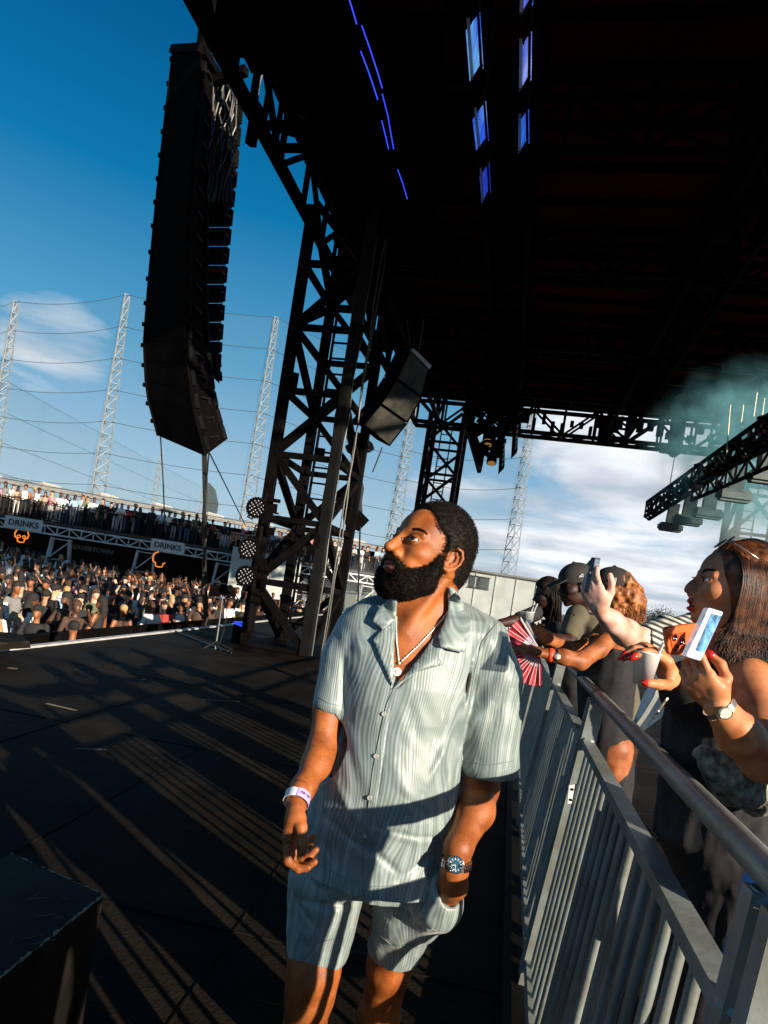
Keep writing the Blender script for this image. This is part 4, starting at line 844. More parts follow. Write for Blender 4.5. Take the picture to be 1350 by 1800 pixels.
# draped pieces
TB = bvh(MANB); TS = bvh(SHIRTO); TQ = bvh(SHORTO)
def dr(px, py, off, order=(TS, TB), dft=None):
    best = None
    for T in order:
        h = drape(T, px, py, off)
        if h is not None and (best is None or h.y < best.y): best = h
    return best if best is not None else (P(px, py, dft) if dft else None)
def patch(name, pts, off, th, m, parent, dft=1.5, step=6, order=None, lift=None, smooth_y=True):
    """cloth patch: polygon given in photo pixels, laid on the surface behind it"""
    import bmesh
    bm = bmesh.new(); n = len(pts); dense = []
    for i in range(n):
        a, b = pts[i], pts[(i + 1) % n]; k = max(1, int(math.hypot(b[0] - a[0], b[1] - a[1]) / step))
        for j in range(k): dense.append((a[0] + (b[0] - a[0]) * j / k, a[1] + (b[1] - a[1]) * j / k))
    xs_ = [p[0] for p in dense]; ys_ = [p[1] for p in dense]
    vs = [bm.verts.new((x, y, 0)) for x, y in dense]; es = [bm.edges.new((vs[i], vs[(i + 1) % len(vs)])) for i in range(len(vs))]
    bmesh.ops.triangle_fill(bm, edges=es, use_beauty=True)
    for _ in range(2):
        lg = [e for e in bm.edges if e.calc_length() > step * 1.5]
        if lg: bmesh.ops.subdivide_edges(bm, edges=lg, cuts=1); bmesh.ops.triangulate(bm, faces=bm.faces[:])
    bm.verts.ensure_lookup_table(); co = {}
    for v in bm.verts:
        h = dr(v.co.x, v.co.y, 0, order or (TS, TB), dft); co[v.index] = [v.co.x, v.co.y, h.y]
    if smooth_y:
        for _ in range(6):
            new = {v.index: sum(co[e.other_vert(v).index][2] for e in v.link_edges) / len(v.link_edges) for v in bm.verts}
            for i in new: co[i][2] = min(co[i][2], .5 * co[i][2] + .5 * new[i]) 
    for v in bm.verts:
        x, y, Y = co[v.index]; o = off + (lift(x, y) if lift else 0); v.co = P(x, y, Y - o)
    bm.normal_update(); fs = bm.faces[:]
    if sum(f.normal.y for f in fs) > 0: bmesh.ops.reverse_faces(bm, faces=fs)
    g = bmesh.ops.extrude_face_region(bm, geom=fs); 
    for v in [q for q in g['geom'] if isinstance(q, bmesh.types.BMVert)]: v.co += Vector((0, -th, 0))
    bmesh.ops.recalc_face_normals(bm, faces=bm.faces[:])
    me = bpy.data.meshes.new(name); bm.to_mesh(me); bm.free(); return link(name, me, m, parent, True)
patch('collar', [(789, 1031), (798, 1034), (810, 1053), (827, 1085), (823, 1120), (816, 1147), (795, 1143), (774, 1137), (769, 1119), (779, 1098), (788, 1075)], .014, .005, COLM, SHIRTO, dft=1.55)
patch('collar', [(699, 1046), (696, 1088), (673, 1106), (654, 1092), (668, 1066), (684, 1052)], .012, .005, COLM, SHIRTO, dft=1.55)
patch('lapel', [(786, 1092), (769, 1117), (779, 1139), (776, 1169), (733, 1181), (692, 1212), (708, 1192), (742, 1150), (768, 1112)], .005, .004, SHIRT, SHIRTO, dft=1.5)
patch('lapel', [(696, 1085), (674, 1104), (656, 1124), (661, 1141), (690, 1206), (692, 1190), (693, 1130)], .004, .003, SHIRT, SHIRTO, dft=1.5)
BTN = mat('pearl_button', (.27, .28, .25), .25, spec=.7); STI = mat('seam_thread', (.16, .20, .19), .7)
for i, (x, y) in enumerate(((675, 1255), (661, 1329), (650, 1402), (641, 1468))):
    c = dr(x, y, .002); m = MB(); m.lathe(c, (-.1, -1, .1), [(.0015, -.004), (.0056, -.003), (.0058, .001), (.0048, .0022), (.0035, .0012), (.001, .0012)], 16); m.build('button', BTN, SHIRTO, True)
def seam(pts, r, m, name='seam', parent=None, order=None, off=.0012, n=6):
    q = []
    for i in range(len(pts) - 1):
        for j in range(n): u = j / n; q.append(dr(pts[i][0] * (1 - u) + pts[i + 1][0] * u, pts[i][1] * (1 - u) + pts[i + 1][1] * u, off, order or (TS, TB)))
    q = [p for p in q if p is not None]; q = [q[0]] + [q[i] for i in range(1, len(q)) if (q[i] - q[i - 1]).length > 1e-4 and abs(q[i].y - q[i - 1].y) < .03]
    if len(q) > 2: MB().tube(q, r, 5).build(name, m, parent, True)
seam([(533, 1493), (560, 1520), (602, 1541), (636, 1550)], .0009, STI, 'hem_stitch', SHIRTO, (TS,)); seam([(643, 1560), (700, 1556), (784, 1530)], .0009, STI, 'hem_stitch', SHIRTO, (TS,))
seam([(812, 1337), (860, 1345), (911, 1336)], .0009, STI, 'cuff_stitch', SHIRTO, (TS,)); seam([(560, 1226), (578, 1236), (598, 1241)], .0009, STI, 'cuff_stitch', SHIRTO, (TS,))
seam([(513, 1630), (550, 1658), (612, 1645)], .0009, STI, 'cuff_stitch', SHORTO, (TQ,)); seam([(655, 1634), (690, 1662), (736, 1660)], .0009, STI, 'cuff_stitch', SHORTO, (TQ,))
seam([(876, 1092), (846, 1130), (834, 1180), (822, 1250)], .0012, STI, 'armhole_seam', SHIRTO, (TS,)); seam([(692, 1212), (680, 1238), (668, 1290), (655, 1360), (645, 1440), (639, 1500), (637, 1550)], .0010, STI, 'placket_seam', SHIRTO, (TS,))
# necklace
SIL = mat('silver_chain', (.80, .78, .74), .35, metal=.35, var=.1)
NEC = empty('necklace', tuple(P(703, 1165, 1.5)), 'thin silver rope chain with a round medallion on the chest of the bearded man', 'necklace')
for pts in ([(790, 1068), (781, 1085), (759, 1109), (732, 1138), (703, 1165)], [(697, 1084), (697, 1126), (701, 1165)]):
    q = []
    for i in range(len(pts) - 1):
        for j in range(14):
            u = j / 14; h = dr(pts[i][0] * (1 - u) + pts[i + 1][0] * u, pts[i][1] * (1 - u) + pts[i + 1][1] * u, .0022)
            if h is not None: q.append(h)
    m = MB(); q2 = []
    for i, p in enumerate(q): q2.append(p + Vector(((i % 2) * .0007, 0, (i % 3) * .0003)))
    m.tube(q2, [.0014 if i % 2 else .0021 for i in range(len(q2))], 6); m.build('chain', SIL, NEC, True)
c = dr(698, 1181, .004); m = MB(); m.lathe(c, (-.05, -1, .05), [(.0005, -.001), (.0098, -.001), (.0102, .0012), (.0088, .0016), (.008, .0008), (.0045, .0008), (.0042, .002), (.0005, .0022)], 24); m.build('medallion', SIL, NEC, True)
c = dr(702, 1166, .004); m = MB(); m.lathe(c, (0, -1, 0), [(.0005, -.0015), (.0035, -.001), (.0035, .001), (.0005, .002)], 10); m.build('bail', SIL, NEC, True)
# hair
Hh = SDF(); c = lambda x, y, z: HF(x * cm, y * cm, z * cm); q = HF.sc * cm
Hh.ell(c(-1.6, 0, 3.6), np.array((9.5, 8.2, 9.5)) * q, HF.R, .02); Hh.ell(c(-4.2, 0, -1.5), np.array((6.6, 6.9, 6.5)) * q, HF.R, 2 * q)
Hh.ell(c(9.2, 0, 2.6), np.array((6.6, 9.0, 7.9)) * q, HF.R, .6 * q, sub=True)
for y in (-1, 1):
    Hh.ell(c(5.4, y * 8.2, 1.2), np.array((4.3, 3.6, 4.6)) * q, HF.R, .5 * q, sub=True); Hh.ell(c(-.6, y * 8.6, -2.0), np.array((3.0, 3.2, 3.9)) * q, HF.R, .5 * q, sub=True)
    Hh.ell(c(1.8, y * 8.0, -4.5), np.array((5.2, 4.0, 5.2)) * q, HF.R, .5 * q, sub=True)
Hh.cone(c(2, 0, -9), c(-2, 0, -16), 8.5 * q, 8.5 * q, .5 * q, sub=True)
hd = lambda x, y, z: .0012 * vnoise(x, y, z, 160, 8) + .0010 * vnoise(x, y, z, 430, 9)
HAIR = mesh_np('hair', [Hh.mesh(.0021, disp=hd)], HAIRM, MAN)
curls('hair_curls', HAIR, lambda V: V[:, 2] > -9, 17000, .0022, HAIRM, HAIR, 1, .0035)
Bd = SDF()
for y in (-1, 1):
    Bd.chain([c(1.9, y * 6.7, -1.0), c(2.2, y * 6.6, -4.0), c(3.0, y * 5.9, -7.6), c(5.6, y * 3.9, -9.6), c(7.2, y * 1.4, -10.4)], [.5 * q, 1.2 * q, 2.0 * q, 2.35 * q, 2.4 * q], 1.5 * q)
    Bd.chain([c(4.0, y * 5.9, -5.2), c(6.2, y * 4.4, -7.6), c(7.6, y * 3.2, -8.0)], [.8 * q, 1.4 * q, 1.7 * q], 1.2 * q)
    Bd.chain([c(10.2, y * .5, -4.75), c(9.5, y * 2.3, -5.2), c(8.3, y * 3.3, -6.6), c(7.8, y * 3.5, -8.2)], [.42 * q, .50 * q, .50 * q, .8 * q], .6 * q)
Bd.ell(c(8.6, 0, -8.8), np.array((1.2, .9, 1.0)) * q, HF.R, .8 * q)
Bd.ell(c(11.2, 0, -6.9), np.array((2.6, 2.3, 1.6)) * q, HF.R, .5 * q, sub=True)
BEARD = mesh_np('beard', [Bd.mesh(.0021, disp=hd)], HAIRM, MAN)
curls('beard_curls', BEARD, lambda V: V[:, 2] > -9, 17000, .0023, HAIRM, BEARD, 2, .0045)
# short stray curls that soften the edge of beard and hair
tb_, th_ = bvh(BEARD), bvh(HAIR)
def edge_mask(co):
    L = HF.inv(co) * 100; c_ = np.where((L[:, 2] > -9) & (L[:, 2] < 9.5) & (L[:, 0] > -2) & (L[:, 0] < 9.2) & (L[:, 1] > 1.5) & ((np.abs(L[:, 1]) > 3.0) | (L[:, 2] > 5)))[0]; out = np.zeros(len(co), bool); rs = np.random.RandomState(5)
    for i in rs.choice(c_, min(9000, len(c_)), replace=False):
        v = Vector(co[i]); d = min((t.find_nearest(v, .012)[3] or 9) for t in (tb_, th_))
        if d < .009 and rs.rand() < (1 - d / .0095) ** 1.3: out[i] = True
    return out
curls('stray_curls', MANB, edge_mask, 2600, .0017, HAIRM, MAN, 7, .0012)
# eyebrows
m = MB(); r = random.Random(3)
for y in (-1, 1):
    for k in range(150):
        u = r.random(); a = HF((8.75 - 2.1 * u * u) * cm, y * (1.5 + 3.5 * u) * cm, (2.3 + .75 * math.sin(u * 2.6) + r.uniform(-.30, .30)) * cm); v = Vector(HF.R @ np.array([-.25, y * 1.0, .25 - .5 * u])).normalized()
        m.tube([Vector(a), Vector(a) + v * .009 * HF.sc], [.0009, .0004], 4)
m.build('eyebrows', HAIRM, MAN)
m = MB()
for y in (-1, 1):
    q_ = []
    for k in range(9): a_ = -1.25 + 2.5 * k / 8; q_.append(Vector(HF((7.9 + 1.35 * math.cos(a_ * .8)) * cm, (y * 3.35 + 1.30 * math.sin(a_) * 1) * cm, (.62 + .50 * math.cos(a_ * 1.15)) * cm)))
    m.tube(q_, .0011, 5)
m.build('eyelashes', HAIRM, MAN)
def limb_mask(co): return ((co[:, 2] > 1.11) & (co[:, 2] < 1.26) & ((co[:, 0] < -.02) | (co[:, 0] > .24))) | ((co[:, 2] > .25) & (co[:, 2] < .52))
curls('body_hair', MANB, limb_mask, 3600, .0010, HAIRM, MAN, 11, .0002)
# wristband with lettering, watch
WB = mat('paper_band_white', (.78, .78, .80), .5, var=.05); WP = mat('paper_band_lilac', (.42, .32, .62), .5, var=.08); INK = mat('band_ink', (.03, .02, .05), .6)
WBD = empty('wristband', tuple(P(520, 1406, 1.4)), 'white and lilac paper wristband on the lowered hand of the bearded man', 'wristband')
c0 = Vector(P(522, 1405, 1.402)); axw = (Vector(wL) - Vector(Pn(543, 1352, 1.53))).normalized(); axw = (Vector(P(519, 1417, 1.405)) - Vector(P(527, 1391, 1.435))).normalized()
ux = Vector((0, -1, 0)); ux = (ux - axw * ux.dot(axw)).normalized(); uy = axw.cross(ux); nA = 48; hw = .0105
def band(name, rx, ry, a0, a1, hw, m, parent, c0=c0, th=.001):
    b_ = MB(); n = max(6, int((a1 - a0) * 10)); vs = []
    for i in range(n + 1):
        a = a0 + (a1 - a0) * i / n
        for s_ in (-hw, hw):
            for t_ in (0, th): vs.append(c0 + axw * s_ + ux * math.cos(a) * (rx + t_) + uy * math.sin(a) * (ry + t_))
    fs = []
    for i in range(n): k = i * 4; fs += [(k, k + 4, k + 6, k + 2), (k + 1, k + 3, k + 7, k + 5), (k, k + 1, k + 5, k + 4), (k + 2, k + 6, k + 7, k + 3)]
    fs += [(0, 2, 3, 1), (n * 4, n * 4 + 1, n * 4 + 3, n * 4 + 2)]; b_.add(vs, fs); return b_.build(name, m, parent, False)
sg = 1 if uy.x > 0 else -1
band('white_part', .0290, .0272, *(sorted((-.17 * sg, -3.3 * sg))), hw, WB, WBD); band('lilac_part', .0290, .0272, *(sorted((-.13 * sg, 2.95 * sg))), hw, WP, WBD)
def text(name, body, loc, right, upv, size, m, parent, depth=.0006, align='CENTER', font_w=None):
    cu = bpy.data.curves.new(name, 'FONT'); cu.body = body; cu.size = size; cu.extrude = depth; cu.align_x = align; cu.align_y = 'CENTER'
    if font_w: cu.offset = font_w
    t = bpy.data.objects.new(name, cu); SC.collection.objects.link(t); bpy.context.view_layer.update()
    dg = bpy.context.evaluated_depsgraph_get(); me = bpy.data.meshes.new_from_object(t.evaluated_get(dg)); bpy.data.objects.remove(t)
    r_, u_ = Vector(right).normalized(), Vector(upv); u_ = (u_ - r_ * u_.dot(r_)).normalized(); n_ = r_.cross(u_)
    me.transform(Matrix.Translation(loc) @ Matrix((r_, u_, n_)).transposed().to_4x4()); return link(name, me, m, parent)
a_ = .62 * sg; pt = c0 + ux * math.cos(a_) * .0303 + uy * math.sin(a_) * .0285; tr = (-ux * math.sin(a_) * sg + uy * math.cos(a_) * sg)
text('lettering', 'ARTIST', pt, tr, -axw, .0085, INK, WBD, .0003)
WT = empty('wristwatch', tuple(P(800, 1515, 1.42)), 'steel wristwatch with a dark blue dial above the pocket of the bearded man', 'watch')
STL = mat('polished_steel', (.62, .60, .58), .18, metal=1, var=.1); DIAL = mat('blue_dial', (.02, .07, .11), .15, var=.2, spec=.9); MARK = mat('dial_mark', (.7, .72, .70), .3)
hW = dr(801, 1517, .005, (TB,), 1.42); axd = Vector((-.10, -.93, .25)).normalized()
m = MB(); m.lathe(hW, axd, [(.004, -.006), (.0175, -.004), (.0195, .001), (.0190, .0042), (.0165, .0055), (.0160, .0042), (.0158, .004)], 32); m.build('case', STL, WT, True)
m = MB(); m.lathe(hW + axd * .0038, axd, [(.0155, 0), (.0155, .0006), (.0005, .0006)], 32); m.build('dial', DIAL, WT)
xx = axd.cross(Vector((.35, 0, 1))).normalized(); yy = xx.cross(axd) * -1; mk = MB()
for k in range(12): a = k * math.pi / 6; v = xx * math.cos(a) + yy * math.sin(a); mk.beam(hW + axd * .0048 + v * .0100, hW + axd * .0048 + v * .0142, .0014, .0004, up=axd)
split_build(mk, 'hour_mark', MARK, WT)
mk = MB(); mk.beam(hW + axd * .0053, hW + axd * .0053 + (yy * .6 + xx * .8) * .0085, .0013, .0004, up=axd); mk.build('hour_hand', MARK, WT)
mk = MB(); mk.beam(hW + axd * .0057, hW + axd * .0057 + (yy * .9 - xx * .3) * .0125, .0010, .0004, up=axd); mk.build('minute_hand', MARK, WT)
aw = (Vector(Pn(798, 1545, 1.47)) - Vector(Pn(808, 1485, 1.47))).normalized(); cW = Vector(Pn(801.5, 1516, 1.458)); u1 = (axd - aw * axd.dot(aw)).normalized(); u2 = aw.cross(u1); m = MB()
for k in range(26):
    a = math.radians(24 + k * 312 / 25)
    for s_, ww in ((-.0058, .0050), (0, .0052), (.0058, .0050)):
        p = cW + u1 * math.cos(a) * .0335 + u2 * math.sin(a) * .0335 + aw * (s_ + (.0012 if s_ == 0 else 0)); R = Matrix((u1 * math.sin(a) * -1 + u2 * math.cos(a), aw, u1 * math.cos(a) + u2 * math.sin(a))).transposed(); m.box(p, (.0042, ww, .0030), R)
m.build('bracelet', STL, WT)
# ------------------------------------------------------------------ crowd barrier on the right (sections with posts and bars)
FD = Vector((.2155, 1, 0)).normalized(); LEAN = Vector((.12 / 1.23, 0, 1))          # it leans a little away from the stage
def FX(y, z, t=0): return Vector((.294 + .2155 * y + .0976 * z, y, z))
def solve_y(px, py, z=None, zline=None):
    best = None
    for i in range(2000):
        y = .3 + i * .005; 
        q = pix(FX(y, z)); e = abs(q[1] - py) + 0 * px
        if best is None or e < best[0]: best = (e, y)
    return best[1]
ZR, ZM, ZBt = 1.235, 1.035, .10
posts = [.92, 2.02]
def section(y0, y1, label):
    root = empty('steel_barrier', tuple(FX((y0 + y1) / 2, 0)), label, 'barrier', 'steel barrier sections along the right side')
    L = (FX(y1, 0) - FX(y0, 0)).length; u = (FX(y1, 0) - FX(y0, 0)).normalized(); nrm = LEAN.cross(u).normalized()
    a, b = FX(y0 - .05, ZR), FX(y1 + .05, ZR); n = 24; m = MB(); m.tube([a + (b - a) * (i / n) for i in range(n + 1)], .0242, 20, cap=False)
    # open tube ends: inner wall and rim
    for e, s_ in ((a, 1), (b, -1)):
        m.tube([e, e + u * s_ * .25], .0205, 20, cap=False); V = []; 
        x = Vector((0, 0, 1)).cross(u).normalized(); y = u.cross(x)
        for k in range(20):
            w_ = 2 * math.pi * k / 20; V += [e + (x * math.cos(w_) + y * math.sin(w_)) * .0242, e + (x * math.cos(w_) + y * math.sin(w_)) * .0205]
        m.add(V, [(2 * k, 2 * ((k + 1) % 20), 2 * ((k + 1) % 20) + 1, 2 * k + 1) for k in range(20)])
    m.build('top_rail', MT['galv'], root, True)
    MB().beam(FX(y0 + .05, ZM), FX(y1 - .05, ZM), .05, .028, up=LEAN).build('middle_rail', MT['galv'], root)
    MB().beam(FX(y0 + .05, ZBt), FX(y1 - .05, ZBt), .05, .04, up=LEAN).build('bottom_rail', MT['galv'], root)
    for y in (y0 + .02, y1 - .02):
        MB().beam(FX(y, 0.0), FX(y, ZR - .022), .060, .040, up=u).build('post', MT['galv'], root)
        w_ = MB(); w_.tube([FX(y, ZR - .034), FX(y, ZR - .020)], [.034, .025], 10, cap=False); w_.tube([FX(y, ZM + .012), FX(y, ZM + .022)], [.036, .031], 8, cap=False); split_build(w_, 'weld', MT['galv'], root)
    nb = int(L / .098)
    for k in range(1, nb):
        y = y0 + (y1 - y0) * k / nb; MB().tube([FX(y, ZBt + .018), FX(y, ZM - .013)], .0125, 10, cap=False).build('bar', MT['galv'], root, True)
    return root
ys_ = [-1.35, .90, 2.16 + .0, 4.4, 6.65, 8.9]
ys_ = [-1.2, .88, 2.76, 4.7, 6.9, 9.1]
SECL = ['nearest galvanised crowd barrier section at the bottom right corner', 'long galvanised crowd barrier section beside the bearded man', 'third galvanised barrier section under the arms holding the red fan', 'fourth galvanised barrier section in the shade behind the bearded man', 'farthest galvanised barrier section running towards the grey building']
for i in range(5): section(ys_[i], ys_[i + 1] - .03, SECL[i])
# middle post plate and lug
PL = bpy.data.objects['steel_barrier.001']
m = MB(); c = FX(2.62, .84); m.poly([c + Vector((-.04, 0, .035)), c + Vector((.0, .02, .04)), c + Vector((.005, .02, -.035)), c + Vector((-.035, 0, -.04))], Vector((.0, .006, 0))); m.build('lug_plate', MT['galv_far'], PL)
for dz in (.02, -.022): m = MB(); m.lathe(c + Vector((-.024, .006, dz)), (0, -1, 0), [(.0005, 0), (.005, .004), (.005, .0085), (.0005, .0085)], 10); m.build('lug_hole', MT['black_void'], PL)
# kerb angle along the stage side edge below the barrier
m = MB(); m.beam(FX(-1.5, .035) + Vector((-.085, 0, -.01)), FX(10, .035) + Vector((-.085, 0, -.01)), .035, .05); m.beam(FX(-1.5, .012) + Vector((-.04, 0, -.006)), FX(10, .012) + Vector((-.04, 0, -.006)), .08, .012)
tag(m.build('base_rail', MT['grey_steel']), 'dark steel base rail on the floor under the crowd barriers', 'rail')
# ------------------------------------------------------------------ woman with long hair, orange phone
def cloth(name, col, rough=.8, **k): return mat(name, col, rough, **k)
WSK = skin_mat('tan_skin', (.50, .19, .070), lips=(.34, .012, .012), rough=.46, spec=.35, bump=.08)
def person(loc, label, group=None): return empty('person', loc, label, 'person', group)
KS = 1.16; PW = lambda x, y, Y: P(x, y, Y * KS)
WO = person((1.15, 1.6, 0), 'dark haired woman in a black top holding an orange phone and white cup')
YW = 1.38 * KS
al = math.radians(-10); be = math.radians(3)
WF = Frame((0, 0, 0), (-math.cos(al) * math.cos(be), -math.sin(al) * math.cos(be), math.sin(be)), (.03, 0, 1), .94)
tipn = WF(11.9 * cm, 0, -2.6 * cm); WF.o = np.array(P(1202, 1036, YW)) - tipn
B = SDF(); head_prims(B, WF, fem=True, ear=False, open_mouth=True); NHEAD = len(B.p)
W_ = lambda x, y, Y=1.38: np.array(P(x, y, Y * KS))
c = lambda x, y, z: WF(x * cm, y * cm, z * cm); q = WF.sc * cm
nb_ = W_(1272, 1165, 1.42)
B.cone(c(-2.5, 0, -5), nb_, .050, .055, .03); B.cone(c(1.5, 0, -8), W_(1252, 1160, 1.37), .034, .04, .03)
sh, elb, wr = W_(1318, 1195, 1.30), W_(1342, 1335, 1.18), W_(1262, 1240, 1.12)
B.loft([(z, W_(1290, 1300)[0] + .03 + dx, 1.65, a, b) for z, dx, a, b in ((1.04, .02, .145, .105), (1.20, .0, .125, .095), (1.34, 0, .135, .105), (1.44, 0, .140, .090), (1.49, .0, .09, .06))], .05)
B.chain([sh, W_(1345, 1265, 1.24), elb, W_(1300, 1292, 1.15), wr], [.046, .040, .039, .036, .024], .02)
B.chain([W_(1250, 1190, 1.50), W_(1235, 1245, 1.50), W_(1200, 1225, 1.42), W_(1180, 1195, 1.36)], [.042, .034, .027, .022], .02)
B.chain([W_(1310, 1500, 1.45), W_(1262, 1650, 1.48), W_(1240, 1800, 1.50), W_(1226, 1960, 1.52)], [.07, .055, .045, .032], .03)
B.chain([W_(1330, 1500, 1.50), W_(1310, 1680, 1.50), W_(1290, 1900, 1.52)], [.08, .06, .045], .03)
def wcol(V):
    L = WF.inv(V) * 100; C = np.zeros((len(V), 3), np.float32)
    C[:, 0] = np.clip(1.4 - ((L[:, 2] + 6.15) / 1.75) ** 4 - (L[:, 1] / 2.3) ** 4, 0, 1) * (L[:, 0] > 8.3); return C
HN = SDF()
hp = hand_prims(HN, wr, W_(1205, 1165, 1.12) - wr, (.45, .80, .55), 1, [(12, 32, 18), (32, 44, 30), (42, 50, 34), (48, 52, 36)], thumb=[(.62, .55, .55), (.85, .05, .55), (.85, -.35, .35)], sc=.82, spread=.5)
HN2 = SDF(); wr2 = W_(1180, 1195, 1.36)
hp2 = hand_prims(HN2, wr2, W_(1158, 1150, 1.33) - wr2, (-.75, -.1, -.25), -1, [(20, 35, 25), (26, 38, 25), (30, 40, 25), (34, 42, 25)], thumb=[(.5, .6, .5), (.7, .3, .6), (.7, .0, .7)], sc=1.02)
B.fat(KS, skip=NHEAD)
WB_ = mesh_np('body', [B.mesh(.0027), HN.mesh(.0016), HN2.mesh(.0018)], WSK, WO, colf=wcol)
eyes(WO, WF, look=(1, 0, -.05))
NAIL = mat('red_nails', (.55, .02, .015), .2, spec=.7)
for hpp, th in ((hp, .010), (hp2, .010)):
    for f_ in hpp:
        p, q_ = Vector(f_[-1]), Vector(f_[-2]); d_ = (p - q_).normalized(); m = MB(); m.tube([p - d_ * .006, p + d_ * .006, p + d_ * .018], [.0085, .0088, .0034], 8); m.build('nail', NAIL, WO, True)
TEETH = mat('teeth', (.75, .72, .66), .25)
m = MB(); t0 = [Vector(c(8.9 - abs(y) * .5 * abs(y) * .3, y, -5.85)) for y in (-1.6, -.9, 0, .9, 1.6)]; m.tube(t0, .0030, 6); m.build('teeth', TEETH, WO, True)
# top (dress)
BLK = cloth('black_top', (.009, .008, .010), .85, var=.4, scale=60, bump=.2, bscale=300)
Dr = SDF(); x0 = W_(1290, 1300)[0]
Dr.loft([(z, x0 + .03 + dx, 1.65, a, b) for z, dx, a, b in ((.78, .10, .165, .14), (.95, .08, .16, .13), (1.04, .03, .168, .130), (1.20, .01, .156, .128), (1.34, 0, .156, .128), (1.405, -.01, .150, .115))], .03)
Dr.ell(W_(1218, 1215, 1.36), (.070, .065, .065), None, .04); Dr.cone(W_(1250, 1195, 1.33), W_(1268, 1130, 1.37), .018, .012, .02)
def ddisp(x, y, z): return .006 * vnoise(x, y, z * .25, 34, 4) + .002 * vnoise(x, y, z * .4, 80, 5)
mesh_np('black_dress', [Dr.fat(KS * .97).mesh(.0055, disp=ddisp)], BLK, WO)
GR = cloth('grey_jersey', (.17, .165, .13), .9, var=.6, scale=60, bump=1, bscale=120)
Gs = SDF(); Gs.chain([W_(1330, 1392, 1.27), W_(1290, 1372, 1.25), W_(1238, 1330, 1.26)], [.045, .042, .020], .03)
mesh_np('tied_jumper', [Gs.fat(KS).mesh(.0045, disp=lambda x, y, z: .007 * vnoise(x, y * .5, z * .5, 60, 7) + .003 * vnoise(x, y, z, 120, 3))], GR, WO)
Lg = SDF(); Lg.loft([(.35, x0 + .12, 1.70, .13, .11), (.62, x0 + .13, 1.68, .17, .14), (.80, x0 + .14, 1.65, .18, .15)], .02)
mesh_np('dark_skirt', [Lg.mesh(.007, disp=lambda x, y, z: .006 * vnoise(x, y, z * .2, 30, 4))], BLK, WO)
# long hair: strands
def strands(name, roots, n, m, parent, seed=1, w=.0012, seg=9):
    """roots: function(u, v) -> list of control points"""
    r = np.random.RandomState(seed); V = []; Fq = []; o = 0
    for i in range(n):
        pts = np.array(roots(r)); k = len(pts); t = np.linspace(0, k - 1, seg); q3 = np.stack([np.interp(t, range(k), pts[:, a]) for a in range(3)], 1)
        q3[1:-1] = (q3[:-2] + 2 * q3[1:-1] + q3[2:]) / 4; d = np.gradient(q3, axis=0); s_ = np.cross(d, [.3, -.9, .1]); s_ /= np.linalg.norm(s_, axis=1)[:, None] + 1e-9
        ww = w * np.linspace(1, .35, seg)[:, None] * r.uniform(.7, 1.4); up_ = np.cross(s_, d); up_ /= np.linalg.norm(up_, axis=1)[:, None] + 1e-9
        V += [q3 + s_ * ww, q3 - s_ * ww, q3 + up_ * ww * .7]
        b = o + np.arange(seg - 1)[:, None]
        for a_, c_ in ((0, seg), (seg, 2 * seg), (2 * seg, 0)): Fq.append(np.concatenate([b + a_, b + a_ + 1, b + c_ + 1, b + c_], 1))
        o += 3 * seg
    return mesh_np(name, [(np.concatenate(V), np.concatenate(Fq))], m, parent)
def hair_mat(name, a, b_, rough=.35):
    m = mat(name, a, rough, var=.3, scale=38, dirt=b_, spec=.3); return m
WH = hair_mat('dark_brown_hair', (.016, .006, .003), (.15, .048, .014), .42)
Hw = SDF()
Hw.ell(c(-1.4, 0, 3.6), np.array((9.6, 8.0, 9.3)) * q, WF.R, 2 * q)
Hw.chain([c(-3.5, 0, 2), c(-4.2, 1, -8), c(-4.5, 1.5, -14)], [7.4 * q, 6.4 * q, 5.2 * q], 3 * q)
Hw.chain([c(2.0, 4.6, 6), c(.2, 6.0, -2), c(-.6, 6.2, -9), c(-1.2, 5.8, -14)], [2.3 * q, 1.7 * q, 1.2 * q, .8 * q], 2 * q)
Hw.ell(c(9.6, 0, 1.0), np.array((6.3, 8.0, 8.4)) * q, WF.R, .8 * q, sub=True); Hw.ell(c(7.2, 2.0, -5.5), np.array((6.2, 5.0, 6.5)) * q, WF.R, .8 * q, sub=True)
HWO = mesh_np('hair', [Hw.mesh(.004, disp=lambda x, y, z: .0022 * vnoise(x, y, z * .15, 160, 3))], WH, WO)
def wroot(r):
    y = r.uniform(-3.0, 7.6); ang = r.uniform(-.75, 1.25)
    x1 = 5.6 - 6 * max(0, ang) - abs(y) * .25; z1 = 12.4 - abs(y) * .35 - 3.2 * abs(ang - .35); s = 1.0 + .09 * r.rand()
    xo = r.uniform(-9.5, 1.5); yo = min(8.6, 7.6 + r.normal(0, .5)) if r.rand() < .8 else r.uniform(0, 8)
    flip = r.normal(0, 1.0); zend = -15.5 + r.normal(0, 1.6)
    return [c(x1 * .8, y * .5, z1), c(x1 * .55 + xo * .45, yo * .82 + .3, 8.2 * s), c(xo * .92, yo * 1.06, 2.5), c(xo * 1.0, yo, -5), c(xo * 1.02 + .4 * flip, yo * .93, -11), c(xo * 1.02 + 1.6 * flip, yo * .98 + .5, zend)]
strands('hair_strands', wroot, 11000, WH, HWO, 3, .0010, 12)
m = MB(); r = random.Random(1)
